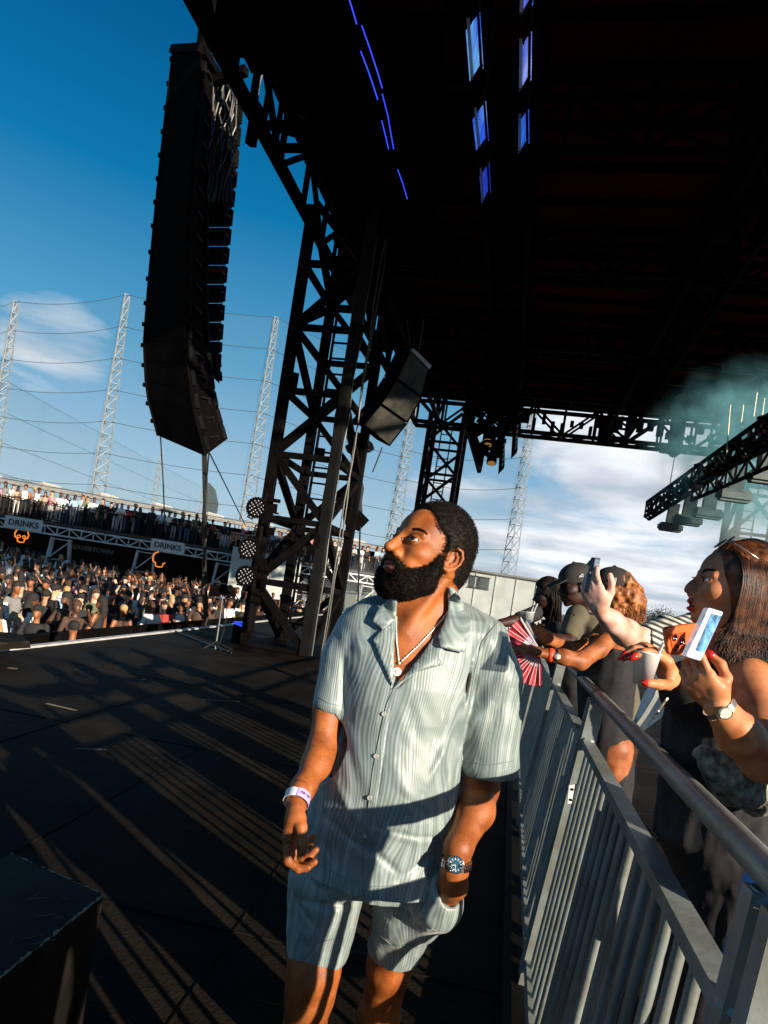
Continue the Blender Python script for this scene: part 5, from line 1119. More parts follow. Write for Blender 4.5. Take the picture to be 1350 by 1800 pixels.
for y in (-1, 1):
    for k in range(60):
        u = r.random(); a = WF((8.9 - 2.0 * u * u) * cm, y * (1.6 + 3.2 * u) * cm, (2.35 + .9 * math.sin(u * 2.4) + r.uniform(-.2, .2)) * cm); v = Vector(WF.R @ np.array([-.35, y * 1.0, .1])).normalized(); m.tube([Vector(a), Vector(a) + v * .008], [.0009, .0004], 4)
    for k in range(16): u = k / 15; a = WF((9.05 - .7 * (2 * u - 1) ** 2) * cm, y * (2.2 + 2.3 * u) * cm, .98 * cm); m.tube([Vector(a), Vector(a) + Vector(WF.R @ np.array([.006, y * .003 * (u - .3), .004]))], [.0005, .0002], 4)
m.build('eyebrows_and_lashes', HAIRM, WO)
# sunglasses on the hair
SG = empty('sunglasses', tuple(c(5, 0, 12)), 'pair of sunglasses pushed up on the dark hair of the smiling woman', 'sunglasses')
GOLD = mat('pale_gold', (.75, .66, .50), .22, metal=.9, var=.1)
m = MB(); m.tube([Vector(c(4.8, 5.0, 11.2)), Vector(c(3.0, 7.4, 9.8)), Vector(c(-1.0, 9.0, 7.4))], .0016, 6); m.build('temple_arm', GOLD, SG, True)
for y in (-1, 1):
    m = MB(); ce = Vector(c(4.6, y * 2.8, 11.3)); ax_ = Vector(WF.R @ np.array([.75, 0, .66])); m.lathe(ce, ax_, [(.0005, 0), (.015, -.001), (.018, .000), (.018, .0025), (.0005, .003)], 16); m.build('lens', mat('dark_lens', (.02, .015, .012), .08, spec=.9), SG, True)
# wrist watch on the woman
WW = empty('wristwatch', tuple(PW(1258, 1238, 1.1)), 'gold and silver bracelet watch on the raised wrist of the smiling woman', 'watch')
aw = (Vector(W_(1205, 1165, 1.12)) - Vector(wr)).normalized(); cW = Vector(wr) - aw * .006; u1 = Vector((-.35, -1, .05)); u1 = (u1 - aw * u1.dot(aw)).normalized(); u2 = aw.cross(u1); m = MB()
for k in range(30):
    a = math.radians(16 + k * 328 / 29)
    for s_ in (-.0042, 0, .0042):
        p = cW + u1 * math.cos(a) * .0300 + u2 * math.sin(a) * .0300 + aw * s_; R = Matrix((-u1 * math.sin(a) + u2 * math.cos(a), aw, u1 * math.cos(a) + u2 * math.sin(a))).transposed(); m.box(p, (.0052, .0040, .0030), R)
m.build('bracelet', GOLD, WW); m = MB(); m.lathe(cW + u1 * .0296, u1, [(.002, 0), (.0125, 0), (.0135, .003), (.0115, .0052), (.0108, .0042), (.0005, .0042)], 20); m.build('case', GOLD, WW, True)
m = MB(); m.lathe(cW + u1 * .0340, u1, [(.0100, 0), (.0100, .0004), (.0005, .0004)], 20); m.build('dial', mat('cream_dial', (.6, .56, .48), .2), WW)
# orange phone
PH = empty('phone', tuple(PW(1205, 1118, 1.1)), 'bright orange phone with dark camera lenses in the hand of the smiling woman', 'phone')
def slab(name, pts, Ys, th, m, parent, bev=.004):
    import bmesh
    bm = bmesh.new(); q4 = [P(x, y, Y * KS if Y < 1.5 else Y) for (x, y), Y in zip(pts, Ys)]; n_ = (q4[1] - q4[0]).cross(q4[3] - q4[0]).normalized(); n_ *= 1 if n_.y > 0 else -1
    a = [bm.verts.new(v) for v in q4]; b = [bm.verts.new(v + n_ * th) for v in q4]; bm.faces.new(a); bm.faces.new(b[::-1])
    for i in range(4): bm.faces.new((a[i], b[i], b[(i + 1) % 4], a[(i + 1) % 4]))
    bmesh.ops.recalc_face_normals(bm, faces=bm.faces[:]); se = [e for e in bm.edges if (e.verts[0] in a) != (e.verts[1] in a)]
    bmesh.ops.bevel(bm, geom=se, offset=bev * 2.2, segments=4, affect='EDGES', profile=.5)
    bmesh.ops.bevel(bm, geom=[e for e in bm.edges if e.calc_face_angle(0) > .8], offset=bev * .3, segments=2, affect='EDGES')
    me = bpy.data.meshes.new(name); bm.to_mesh(me); bm.free(); o = link(name, me, m, parent, False); return o, q4, n_
OR = mat('orange_case', (.72, .11, .015), .45, var=.08, spec=.5)
o, q4, n_ = slab('case', [(1170, 1104), (1230, 1095), (1226, 1150), (1177, 1152)], [1.125, 1.165, 1.18, 1.14], .010, OR, PH, .004)
def onq(u, v): return (q4[0] * (1 - u) + q4[1] * u) * (1 - v) + (q4[3] * (1 - u) + q4[2] * u) * v
m = MB(); m.poly([onq(.07, .22) - n_ * .0022, onq(.55, .22) - n_ * .0022, onq(.52, .92) - n_ * .0022, onq(.12, .92) - n_ * .0022], n_ * .002); m.build('camera_bump', mat('dark_orange', (.50, .07, .01), .35), PH)
for u, v in ((.20, .36), (.22, .72), (.44, .52)): m = MB(); m.lathe(onq(u, v) - n_ * .0022, -n_, [(.0072, 0), (.0072, .0018), (.0056, .0018), (.0054, .0006), (.0005, .0008)], 14); m.build('camera_lens', mat('lens_black', (.006, .006, .008), .08, spec=.9), PH, True)
# clear box with blue print
CBX = empty('clear_box', tuple(PW(1240, 1120, 1.09)), 'clear plastic tube box with blue print held in front of the orange phone', 'box')
CLR = mat('clear_plastic', (.70, .80, .90), .15, var=.1, alpha=.55, spec=.8)
o, q5, n5 = slab('clear_sleeve', [(1246, 1068), (1272, 1076), (1232, 1162), (1206, 1153)], [1.075, 1.09, 1.075, 1.06], .011, CLR, CBX, .002)
BLU = mat('blue_print', (.04, .22, .48), .35, var=.7, scale=60, dirt=(.16, .42, .70))
m = MB(); w4 = lambda u, v: (q5[0] * (1 - u) + q5[1] * u) * (1 - v) + (q5[3] * (1 - u) + q5[2] * u) * v
m.poly([w4(.30, .10) - n5 * .001, w4(.95, .08) - n5 * .001, w4(.92, .84) - n5 * .001, w4(.38, .84) - n5 * .001], n5 * .004); m.build('blue_card', BLU, CBX)
# paper cup and straw
def cup(c_, up_, h, r0, r1, label, m_, straw=None, grp=None):
    root = empty('paper_cup', tuple(c_), label, 'cup', grp); m = MB(); m.lathe(c_, up_, [(r0 * .95, .002), (r0, 0), (r1, h), (r1 + .0025, h + .001), (r1 + .002, h + .004), (r1 - .001, h + .003), (r0 - .002, .006)], 28); m.build('cup_wall', m_, root, True)
    if straw: s = MB(); s.tube(straw, .0035, 8); s.build('straw', m_, root)
    return root
WHT = mat('white_paper', (.74, .74, .73), .6, var=.04)
cb = Vector(W_(1128, 1203, 1.30)); cu_ = (Vector(W_(1137, 1150, 1.30)) - cb).normalized()
cup(cb, cu_,   .072, .0205, .0298, 'white paper cup held above the barrier by the smiling woman', WHT, [Vector(W_(1150, 1165, 1.30)), Vector(W_(1167, 1128, 1.27))])
# tote bag
TBG = empty('tote_bag', tuple(PW(1150, 1230, 1.55)), 'white tote bag with a grey strap behind the paper cup', 'bag')
m = MB(); m.poly([P(1162, 1190, 2.02), P(1185, 1200, 2.0), P(1170, 1255, 2.0), P(1125, 1290, 2.05), P(1118, 1282, 2.08), P(1140, 1225, 2.06)], (0.01, .06, 0)); m.build('bag_body', mat('white_canvas', (.60, .62, .64), .8, bump=.6), TBG)
m = MB(); pts = [P(1163, 1195, 1.99), P(1153, 1225, 1.99), P(1137, 1252, 2.0), P(1112, 1288, 2.02)]
for i in range(3): m.beam(pts[i], pts[i + 1], .014, .004, up=(0, 1, .2))
m.build('strap', mat('grey_strap', (.22, .24, .22), .7), TBG)
m = MB(); r = random.Random(2)
for k in range(26): u = k / 25; p = PW(1173 - 33 * u, 1228 + 46 * u, 1.26); m.box(p, (.004, .003, .004), Matrix.Rotation(r.random() * 3, 3, 'X'))
tag(m.build('bead_chain', GOLD), 'thin beaded bag chain hanging across the front of the black top', 'chain')
# person in blue at the right border, standing nearest
BP = person((1.25, 1.05, 0), 'person in a bright blue shirt cut off by the right border of the picture')
S = SDF(); Sx = SDF(); W2 = lambda x, y, Y: np.array(P(x, y, Y))
S.ell((0.82, .90, 1.62), (.09, .085, .12), None, .03); S.cone((0.82, .90, 1.55), (0.82, .90, 1.40), .05, .06, .03); S.loft([(.8, 0.80, .92, .17, .13), (1.1, 0.80, .92, .16, .12), (1.38, 0.80, .92, .16, .10)], .04)
S.chain([(.73, .92, .8), (.75, .92, .42), (.75, .94, .06), (.73, .83, .04)], [.085, .055, .04, .035], .02); S.chain([(.88, .92, .8), (.88, .92, .42), (.88, .94, .06), (.86, .83, .04)], [.085, .055, .04, .035], .02)
S.chain([(.68, .93, 1.30), (.66, .90, 1.10), (.70, .78, 1.0)], [.045, .04, .028], .02)
mesh_np('body', [S.mesh(.006)], WSK, BP)
Sx.loft([(.78, 0.79, .92, .185, .145), (1.1, 0.80, .92, .18, .14), (1.40, 0.80, .92, .175, .12), (1.46, 0.80, .92, .08, .07)], .03); Sx.chain([(.69, .94, 1.33), (.655, .93, 1.14)], [.065, .062], .03)
mesh_np('blue_shirt', [Sx.mesh(.005, disp=lambda x, y, z: .005 * vnoise(x, y, z, 22, 4))], cloth('blue_cloth', (.012, .13, .42), .75), BP)
Hx = SDF(); Hx.ell((.83, .91, 1.68), (.10, .10, .11), None, .02); Hx.cone((.86, .92, 1.66), (.87, .94, 1.42), .08, .07, .03); mesh_np('hair', [Hx.mesh(.006, disp=lambda x, y, z: .003 * vnoise(x, y, z * .2, 120, 4))], HAIRM, BP)

for ch in BP.children:
    for v in ch.data.vertices: v.co = Vector((v.co.x + .155, v.co.y + .27, v.co.z * .82))
# ------------------------------------------------------------------ people leaning on the barrier farther along
DSK = skin_mat('dark_skin', (.035, .013, .008), lips=(.10, .03, .025), rough=.5, spec=.3, bump=.05)
MSK = skin_mat('warm_skin', (.30, .095, .028), lips=(.3, .08, .06), rough=.5, spec=.3, bump=.05)
LSK = skin_mat('light_skin', (.62, .36, .25), lips=(.4, .12, .1), rough=.5, spec=.3, bump=.05)
def zc(V): return np.zeros((len(V), 3), np.float32)
def std_legs(S, x, y, z0=-0.0, zt=.92, w=.10):
    for s_ in (-1, 1): S.chain([(x + s_ * w * .3, y + s_ * w, zt), (x + s_ * w * .25, y + s_ * w, z0 + .48), (x + s_ * w * .25, y + s_ * w, z0 + .09), (x - .10, y + s_ * w, z0 + .05)], [.088, .056, .042, .035], .03)
# A: far person with locks and an outstretched arm
YA = 5.0; A_P = person((1.5, 5.0, 0), 'person in black with hanging locks stretching one arm over the barrier')
W5 = lambda x, y, Y=YA: np.array(P(x, y, Y)); S = SDF(); AF = Frame(W5(962, 1046), (-.95, .05, -.25), (0, 0, 1), .95); head_prims(S, AF, ear=False)
S.cone(AF(-.02, 0, -.05), W5(968, 1078, 5.05), .055, .06, .03); bx = W5(962, 1110)[0] + .12
S.loft([(.85, bx + .2, 5.1, .12, .17), (1.1, bx + .12, 5.08, .13, .17), (1.33, bx + .02, 5.05, .13, .19), (1.45, bx - .04, 5.05, .10, .15)], .04)
S.chain([W5(942, 1078), W5(900, 1092, 4.9), W5(866, 1098, 4.8), W5(850, 1099, 4.78)], [.052, .040, .028, .022], .02); S.chain([W5(975, 1085), W5(990, 1125, 5.1), W5(950, 1128, 4.9)], [.05, .042, .03], .02)
std_legs(S, bx + .22, 5.1)
mesh_np('body', [S.mesh(.008)], DSK, A_P, colf=zc)
S = SDF(); S.loft([(.80, bx + .2, 5.1, .14, .19), (1.1, bx + .12, 5.08, .15, .19), (1.33, bx + .02, 5.05, .15, .21), (1.48, bx - .04, 5.05, .12, .17)], .04); S.cone(W5(942, 1078), W5(915, 1088, 4.93), .062, .054, .02)
mesh_np('black_shirt', [S.mesh(.008, disp=lambda x, y, z: .006 * vnoise(x, y, z, 20, 4))], BLK, A_P)
S = SDF(); S.ell(AF(-.015, 0, .045), np.array((.105, .088, .10)), AF.R, .01); S.ell(AF(.10, 0, .01), np.array((.07, .09, .09)), AF.R, .01, sub=True)
mesh_np('hair', [S.mesh(.006, disp=lambda x, y, z: .006 * vnoise(x, y, z, 60, 4))], HAIRM, A_P)
m = MB(); r = random.Random(3)
for k in range(44):
    a = r.uniform(-2.6, 2.6); p = Vector(AF(-.03 - .07 * math.cos(a) * (1 if abs(a) < 1.6 else -.2), .088 * math.sin(a), .05 + .03 * r.random())); m.tube([p, p + Vector((r.uniform(0, .04), 0, -.09)), p + Vector((r.uniform(.0, .07), r.uniform(-.02, .02), -.2 - .1 * r.random()))], [.010, .010, .006], 5)
m.build('locks', HAIRM, A_P, True)
# B: man in beige shirt and cap bending over the barrier
YB = 4.0; B_P = person((1.4, 4.0, 0), 'man in a beige shirt and dark cap bending over the barrier')
W4 = lambda x, y, Y=YB: np.array(P(x, y, Y)); S = SDF(); BF = Frame(W4(1012, 1030), (-.93, -.12, -.32), (0, 0, 1), 1.02); head_prims(S, BF)
S.cone(BF(-.02, 0, -.05), W4(1030, 1068, 4.05), .058, .06, .03); bx = W4(1045, 1110)[0]
T_ = [(.86, bx + .30, 4.1, .13, .17), (1.15, bx + .20, 4.1, .15, .18), (1.35, bx + .08, 4.08, .15, .20), (1.50, bx - .03, 4.05, .13, .18), (1.57, bx - .05, 4.05, .06, .10)]
S.loft([(z, x, y, a - .015, b - .015) for z, x, y, a, b in T_], .04)
S.chain([W4(1010, 1085, 3.95), W4(1000, 1128, 3.9), W4(960, 1120, 3.75)], [.05, .042, .028], .02); S.chain([W4(1040, 1090, 4.2), W4(1015, 1130, 4.2), W4(975, 1122, 4.0)], [.05, .04, .028], .02)
hand_prims(S, W4(960, 1120, 3.75), W4(948, 1112, 3.72) - W4(960, 1120, 3.75), (-.3, -.7, .3), 1, [(30, 50, 30)] * 4, sc=.95, k=.008)
std_legs(S, bx + .32, 4.1)
mesh_np('body', [S.mesh(.006)], DSK, B_P, colf=zc)
S = SDF(); S.loft(T_, .04); S.chain([W4(1014, 1082, 3.97), W4(1004, 1112, 3.93)], [.068, .062], .02)
mesh_np('beige_shirt', [S.mesh(.007, disp=lambda x, y, z: .007 * vnoise(x, y, z * .6, 18, 5))], cloth('beige_cloth', (.085, .075, .042), .85), B_P)  # beige darkened in the colour itself, standing in for shade on him
def cap(F_, root, m_, patch_m=None, brim=True, back=False):
    S = SDF(); S.ell(F_(-.012, 0, .052), np.array((.108, .090, .088)) * F_.sc, F_.R, .01); lo = F_(-.01, 0, -.055); S.ell(lo, np.array((.16, .14, .09)) * F_.sc, F_.R, .01, sub=True)
    if brim:
        sg_ = -1 if back else 1; S.ell(F_(sg_ * .115, 0, .040), np.array((.065, .070, .008)) * F_.sc, F_.R @ np.array(Matrix.Rotation(math.radians(12 * sg_), 3, 'Y')), .012)
    S.ell(F_(-.012, 0, .142), np.array((.010, .010, .006)), None, .004)
    o_ = mesh_np('cap', [S.mesh(.004)], m_, root)
    if patch_m:
        p = Vector(F_(.0, .0905, .062)); t_ = Vector(F_.R @ np.array([1, 0, 0])); u_ = Vector(F_.R @ np.array([0, -.25, 1])).normalized(); n_ = t_.cross(u_) * -1; n_ *= 1 if n_.y < 0 else -1
        m = MB(); e = .0035
        for pts in ([(-.014, -.008), (.014, -.008), (.014, -.005), (-.014, -.005)], [(-.014, -.005), (-.010, -.005), (-.010, .010), (-.014, .010)], [(-.010, .010), (-.010, .006), (.010, -.002), (.014, -.002)], [(-.003, -.005), (.001, -.005), (.001, .003), (-.003, .004)], [(.006, -.005), (.010, -.005), (.010, .0), (.006, .001)]):
            m.poly([p + t_ * a + u_ * b + n_ * e for a, b in pts], n_ * .0015)
        m.build('emblem', patch_m, o_)
    return o_
CAPM = cloth('cap_cloth', (.020, .018, .016), .85, var=.2); OLV = cloth('olive_cloth', (.10, .105, .035), .85)
cap(BF, B_P, CAPM, MT['white_edge'])
m = MB(); m.beam(Vector(BF(-.10, -.05, .07)), Vector(BF(-.14, .0, .12)), .03, .05); m.build('cap_strap', OLV, B_P)
S = SDF(); S.ell(BF(-.03, 0, .03), np.array((.095, .086, .08)), BF.R, .01); S.ell(BF(.09, 0, .0), np.array((.075, .09, .09)), BF.R, .01, sub=True); mesh_np('hair', [S.mesh(.006, disp=lambda x, y, z: .003 * vnoise(x, y, z, 120, 4))], HAIRM, B_P)
# C: woman with black cap and curly ginger hair, arms on the rail
YC = 3.25; C_P = person((1.4, 3.25, 0), 'woman with curly ginger hair and a black cap resting both arms on the barrier')
W3 = lambda x, y, Y=YC: np.array(P(x, y, Y)); S = SDF(); CF = Frame(W3(1072, 1040), (-.97, .22, -.05), (0, 0, 1), .90); head_prims(S, CF, fem=True, ear=False)
S.cone(CF(-.02, 0, -.05), W3(1088, 1092, 3.3), .050, .055, .03); bx = W3(1075, 1150)[0]
T_ = [(.80, bx + .10, 3.35, .13, .16), (1.08, bx + .05, 3.35, .13, .155), (1.27, bx + .02, 3.33, .14, .17), (1.42, bx + .01, 3.32, .12, .165), (1.48, bx + .02, 3.3, .06, .09)]
S.loft([(z, x, y, a - .012, b - .012) for z, x, y, a, b in T_], .04)
S.chain([W3(1085, 1105, 3.18), W3(1052, 1140, 3.05), W3(1020, 1162, 2.98), W3(990, 1155, 2.95), W3(962, 1150, 2.95)], [.050, .042, .040, .034, .026], .02)
S.chain([W3(1070, 1100, 3.45), W3(1035, 1135, 3.35), W3(1000, 1140, 3.25), W3(968, 1126, 3.1)], [.048, .038, .034, .025], .02)
hand_prims(S, W3(962, 1150, 2.95), W3(940, 1142, 2.95) - W3(962, 1150, 2.95), (-.1, .2, -1), 1, [(15, 25, 15)] * 4, sc=.9, k=.008)
hand_prims(S, W3(968, 1126, 3.1), W3(948, 1114, 3.05) - W3(968, 1126, 3.1), (-.5, .3, .5), -1, [(25, 40, 25)] * 4, sc=.85, k=.008)
std_legs(S, bx + .12, 3.35, w=.08)
mesh_np('body', [S.mesh(.005)], MSK, C_P, colf=zc)
S = SDF(); S.loft([(.55, bx + .12, 3.36, .13, .17)] + T_[:4], .04)
mesh_np('black_top', [S.mesh(.006, disp=lambda x, y, z: .005 * vnoise(x, y, z * .4, 30, 4))], BLK, C_P)
cap(CF, C_P, CAPM, MT['white_edge'], brim=True)
GNG = hair_mat('ginger_hair', (.13, .035, .008), (.42, .15, .04), .5); cc = lambda x, y, z: CF(x * cm, y * cm, z * cm)
S = SDF(); S.chain([cc(-5, 0, 4), cc(-9, 0, -4), cc(-10, 0, -13)], [.075, .085, .06], .03); S.chain([cc(-1, 6.5, 1), cc(-3, 7, -8), cc(-5, 6, -14)], [.03, .038, .03], .02)
GH = mesh_np('hair', [S.mesh(.006, disp=lambda x, y, z: .010 * vnoise(x, y, z, 55, 4))], GNG, C_P)
def croot(r):
    a = r.uniform(0, 6.28); rad = r.uniform(6.5, 9.8); x, y = -8.5 + rad * math.cos(a), rad * math.sin(a) * .95; z0, z1 = r.uniform(-2, 5), r.uniform(-19, -9); n = 9; f = r.uniform(1.2, 2.2); ph = r.uniform(0, 6.28); out = []
    for i in range(n): u = i / (n - 1); k = .35 + .65 * math.sin(min(1, u * 1.6) * 1.57); out.append(cc(-6 + (x + 6) * k - 1.5 * u + .9 * math.sin(ph + i * f), y * k + .9 * math.cos(ph + i * f), z0 + (z1 - z0) * u))
    return out
strands('curly_strands', croot, 1500, GNG, GH, 9, .0022, 22)
BANDM = mat('orange_red_band', (.65, .05, .012), .5)
m = MB(); p = Vector(W3(966, 1151, 2.95)); d_ = (Vector(W3(990, 1155, 2.95)) - Vector(W3(962, 1150, 2.95))).normalized(); m.lathe(p, d_, [(.0285, -.012), (.0305, -.012), (.0315, .012), (.0295, .012)], 20)
tag(m.build('wristband', BANDM, None, True), 'orange red wristband on the forearm of the curly haired woman', 'wristband')
WC = empty('wristwatch', tuple(p), 'small round watch beside the orange red wristband', 'watch')
m = MB(); m.lathe(p + d_ * .026, d_, [(.0300, -.007), (.0318, -.007), (.0325, .007), (.0305, .007)], 20); m.build('strap', STL, WC, True); m = MB(); m.lathe(p + d_ * .026 + Vector((0, -.031, 0)), (0, -1, .2), [(.015, 0), (.015, .004), (.012, .005), (.0005, .005)], 16); m.build('case', GOLD, WC, True)
# D: raised forearm with phone, striped sleeve, body hidden behind the smiling woman
D_P = person((1.6, 2.3, 0), 'person in a striped shirt raising a phone, half hidden behind the dark haired woman')
WD = lambda x, y, Y: np.array(P(x, y, Y)); S = SDF(); S.chain([WD(1128, 1128, 2.15), WD(1100, 1112, 2.10), WD(1075, 1092, 2.06), WD(1056, 1072, 2.03)], [.043, .042, .033, .0225], .02)
wD = WD(1056, 1072, 2.03); hd_ = hand_prims(S, wD, WD(1043, 1042, 2.02) - wD, (.25, .45, .3), 1, [(20, 45, 30), (28, 50, 35), (34, 52, 35), (40, 55, 35)], thumb=[(.6, .6, .4), (.85, .3, .5), (.9, .0, .5)], sc=.88, k=.004)
S.chain([WD(1128, 1128, 2.15), WD(1215, 1118, 2.35)], [.045, .055], .02); DF_ = Frame(WD(1310, 1010, 2.45), (-.98, 0, 0), (0, 0, 1), .92); head_prims(S, DF_); S.cone(DF_(-.02, 0, -.05), WD(1310, 1080, 2.45), .05, .06, .03)
dx_ = WD(1300, 1150, 2.45)[0]; S.loft([(.8, dx_ + .1, 2.45, .12, .16), (1.1, dx_ + .05, 2.45, .12, .16), (1.36, dx_, 2.45, .10, .17)], .04); std_legs(S, dx_ + .1, 2.45)
mesh_np('body', [S.mesh(.0042)], LSK, D_P, colf=zc)
def stripe_mat():
    m = bpy.data.materials.new('striped_cloth'); m.use_nodes = True; nt = m.node_tree.nodes; lk = m.node_tree.links; b = nt['Principled BSDF']; tc = nt.new('ShaderNodeTexCoord'); sp = nt.new('ShaderNodeVectorMath'); sp.operation = 'DOT_PRODUCT'
    sp.inputs[1].default_value = (.25, .0, 1.0); lk.new(tc.outputs['Object'], sp.inputs[0]); s_ = math_n(nt, lk, 'SINE', math_n(nt, lk, 'MULTIPLY', sp.outputs['Value'], 300.0)); mr = nt.new('ShaderNodeMapRange'); mr.inputs[1].default_value = -.15; mr.inputs[2].default_value = .15; lk.new(s_, mr.inputs[0])
    mx = nt.new('ShaderNodeMix'); mx.data_type = 'RGBA'; lk.new(mr.outputs[0], mx.inputs[0]); mx.inputs[6].default_value = (.03, .035, .03, 1); mx.inputs[7].default_value = (.46, .46, .40, 1); lk.new(mx.outputs[2], b.inputs['Base Color']); b.inputs['Roughness'].default_value = .8; return m
S = SDF(); S.chain([WD(1126, 1127, 2.145), WD(1165, 1118, 2.25), WD(1230, 1112, 2.38)], [.054, .062, .075], .03); S.loft([(.75, dx_ + .1, 2.45, .14, .18), (1.1, dx_ + .05, 2.45, .135, .175), (1.38, dx_, 2.45, .12, .18)], .04)
e_ = WD(1126, 1127, 2.145); v_ = e_ - WD(1165, 1118, 2.25); v_ /= np.linalg.norm(v_); S.ell(e_ + v_ * .08, (.08, .08, .078), None, .002, sub=True); S.cone(e_ - v_ * .02, e_ + v_ * .05, .047, .047, .002, sub=True)
mesh_np('striped_shirt', [S.mesh(.004, disp=lambda x, y, z: .006 * vnoise(x, y, z, 40, 4))], stripe_mat(), D_P)
S = SDF(); S.ell(DF_(-.015, 0, .045), np.array((.10, .085, .098)), DF_.R, .01); S.ell(DF_(.095, 0, .01), np.array((.07, .09, .09)), DF_.R, .01, sub=True); mesh_np('hair', [S.mesh(.006)], HAIRM, D_P)
BKP = mat('black_phone', (.012, .012, .014), .15, spec=.8)
def phone(label, pts, Ys, th=.009, m_=None):
    root = empty('phone', tuple(P(*pts[0], Ys[0])), label, 'phone'); o_, q_, n_ = slab('case', pts, Ys, th, m_ or BKP, root, .002)
    m = MB(); f = lambda u, v: ((q_[0] * (1 - u) + q_[1] * u) * (1 - v) + (q_[3] * (1 - u) + q_[2] * u) * v) - n_ * .0006
    m.poly([f(.12, .05), f(.88, .05), f(.88, .95), f(.12, .95)], n_ * .0005); m.build('screen', mat('phone_screen', (.10, .14, .18), .08, var=.3, scale=30, spec=1.0), root); return root
phone('black phone held up at the end of the raised bare forearm', [(1046, 980), (1056, 981), (1043, 1043), (1034, 1040)], [2.02, 2.07, 2.05, 2.0], .012)
phone('pale phone held flat over the barrier behind the red fan', [(925, 1092), (932, 1089), (948, 1118), (942, 1123)], [3.02, 3.08, 3.08, 3.02], .010, mat('pale_case', (.30, .28, .22), .3))
# red fan
FN = empty('hand_fan', tuple(P(946, 1143, 3.0)), 'open red folding fan with a pale inner ring held over the barrier', 'fan')
RED = mat('red_fan_cloth', (.42, .012, .03), .6, var=.35, scale=25); PNK = mat('pink_fan_cloth', (.55, .05, .10), .6); WFA = mat('white_fan_cloth', (.50, .48, .58), .6); RIB = mat('fan_rib', (.62, .50, .52), .5)
pv = (948, 1142); nR = 19; a0, a1 = math.radians(-128), math.radians(-265 + 360 - 360 + 0)
angs = [math.radians(-122 - k * (148 / (nR - 1))) for k in range(nR)]
def fp(a, r_, k=0): return P(pv[0] + r_ * math.cos(a), pv[1] + r_ * math.sin(a), 3.0 + .010 * (k % 2) + .0)
for nm, r0, r1, m_ in (('inner_ring', 12, 30, WFA), ('leaf', 30, 64, RED)):
    m = MB(); vs = []
    for k, a in enumerate(angs): vs += [fp(a, r0, k), fp(a, r1, k)]
    n_ = len(vs); vs += [v + Vector((0, .0015, 0)) for v in vs]; fs = []
    for k in range(nR - 1): b = 2 * k; fs += [(b, b + 1, b + 3, b + 2), (b + n_, b + 2 + n_, b + 3 + n_, b + 1 + n_), (b + 1, b + 1 + n_, b + 3 + n_, b + 3), (b, b + 2, b + 2 + n_, b + n_)]
    m.add(vs, fs); m.build(nm, m_, FN)
for k, a in enumerate(angs): MB().beam(fp(a, 0) + Vector((0, -.004, 0)), fp(a, 63) + Vector((0, -.004, 0)), .0022, .002).build('rib', RIB, FN)
MB().beam(fp(angs[0] + .03, 0), fp(angs[0] + .03, 66), .012, .004).build('guard_stick', WFA, FN); MB().beam(fp(angs[-1] - .03, 0), fp(angs[-1] - .03, 64), .010, .004).build('guard_stick', RED, FN)
cb = P(926, 1102, 3.35); CLC = mat('clear_cup', (.55, .60, .55), .15, alpha=.6, spec=.7)
cup(cb, Vector((-.1, 0, 1)), .075, .024, .036, 'clear drink cup with two white straws behind the red fan', CLC, [cb + Vector((.01, 0, .03)), P(945, 1061, 3.35)], None)
m = MB(); m.tube([cb + Vector((.0, 0, .03)), P(938, 1066, 3.36)], .004, 6); m.build('straw', MT['white_edge'], bpy.data.objects['paper_cup.001'])
# ------------------------------------------------------------------ crowd
def pm(n, c, r=.85): return mat(n, c, r, var=.12, scale=20)
TOPS = [('white', pm('white_shirt', (.74, .72, .68)), 32), ('black', pm('black_shirt_cloth', (.012, .011, .012)), 34), ('grey', pm('grey_shirt', (.16, .16, .155)), 8), ('beige', pm('beige_top', (.36, .27, .17)), 8), ('dark brown', pm('brown_top', (.06, .03, .018)), 9), ('red', pm('red_top', (.36, .03, .02)), 2), ('pale blue', pm('pale_blue_top', (.25, .37, .50)), 5), ('olive', pm('olive_top', (.09, .10, .05)), 4), ('pink', pm('pink_top', (.55, .20, .26)), 3), ('orange', pm('orange_top', (.40, .12, .03)), 1)]
BOTS = [('black trousers', pm('black_trousers', (.012, .012, .014))), ('blue jeans', pm('blue_denim', (.08, .13, .20))), ('white trousers', pm('white_trousers', (.55, .53, .48))), ('dark shorts', pm('dark_shorts', (.03, .028, .03)))]
SKS = [pm('crowd_brown_skin', (.24, .085, .030), .5), pm('crowd_dark_skin', (.09, .035, .016), .5), pm('crowd_tan_skin', (.42, .19, .09), .5), pm('crowd_light_skin', (.58, .32, .20), .5)]
HRS = [('black', pm('crowd_black_hair', (.010, .008, .007))), ('brown', pm('crowd_brown_hair', (.05, .022, .01))), ('fair', pm('crowd_fair_hair', (.38, .24, .10)))]
SHOE = pm('shoes', (.05, .045, .04))
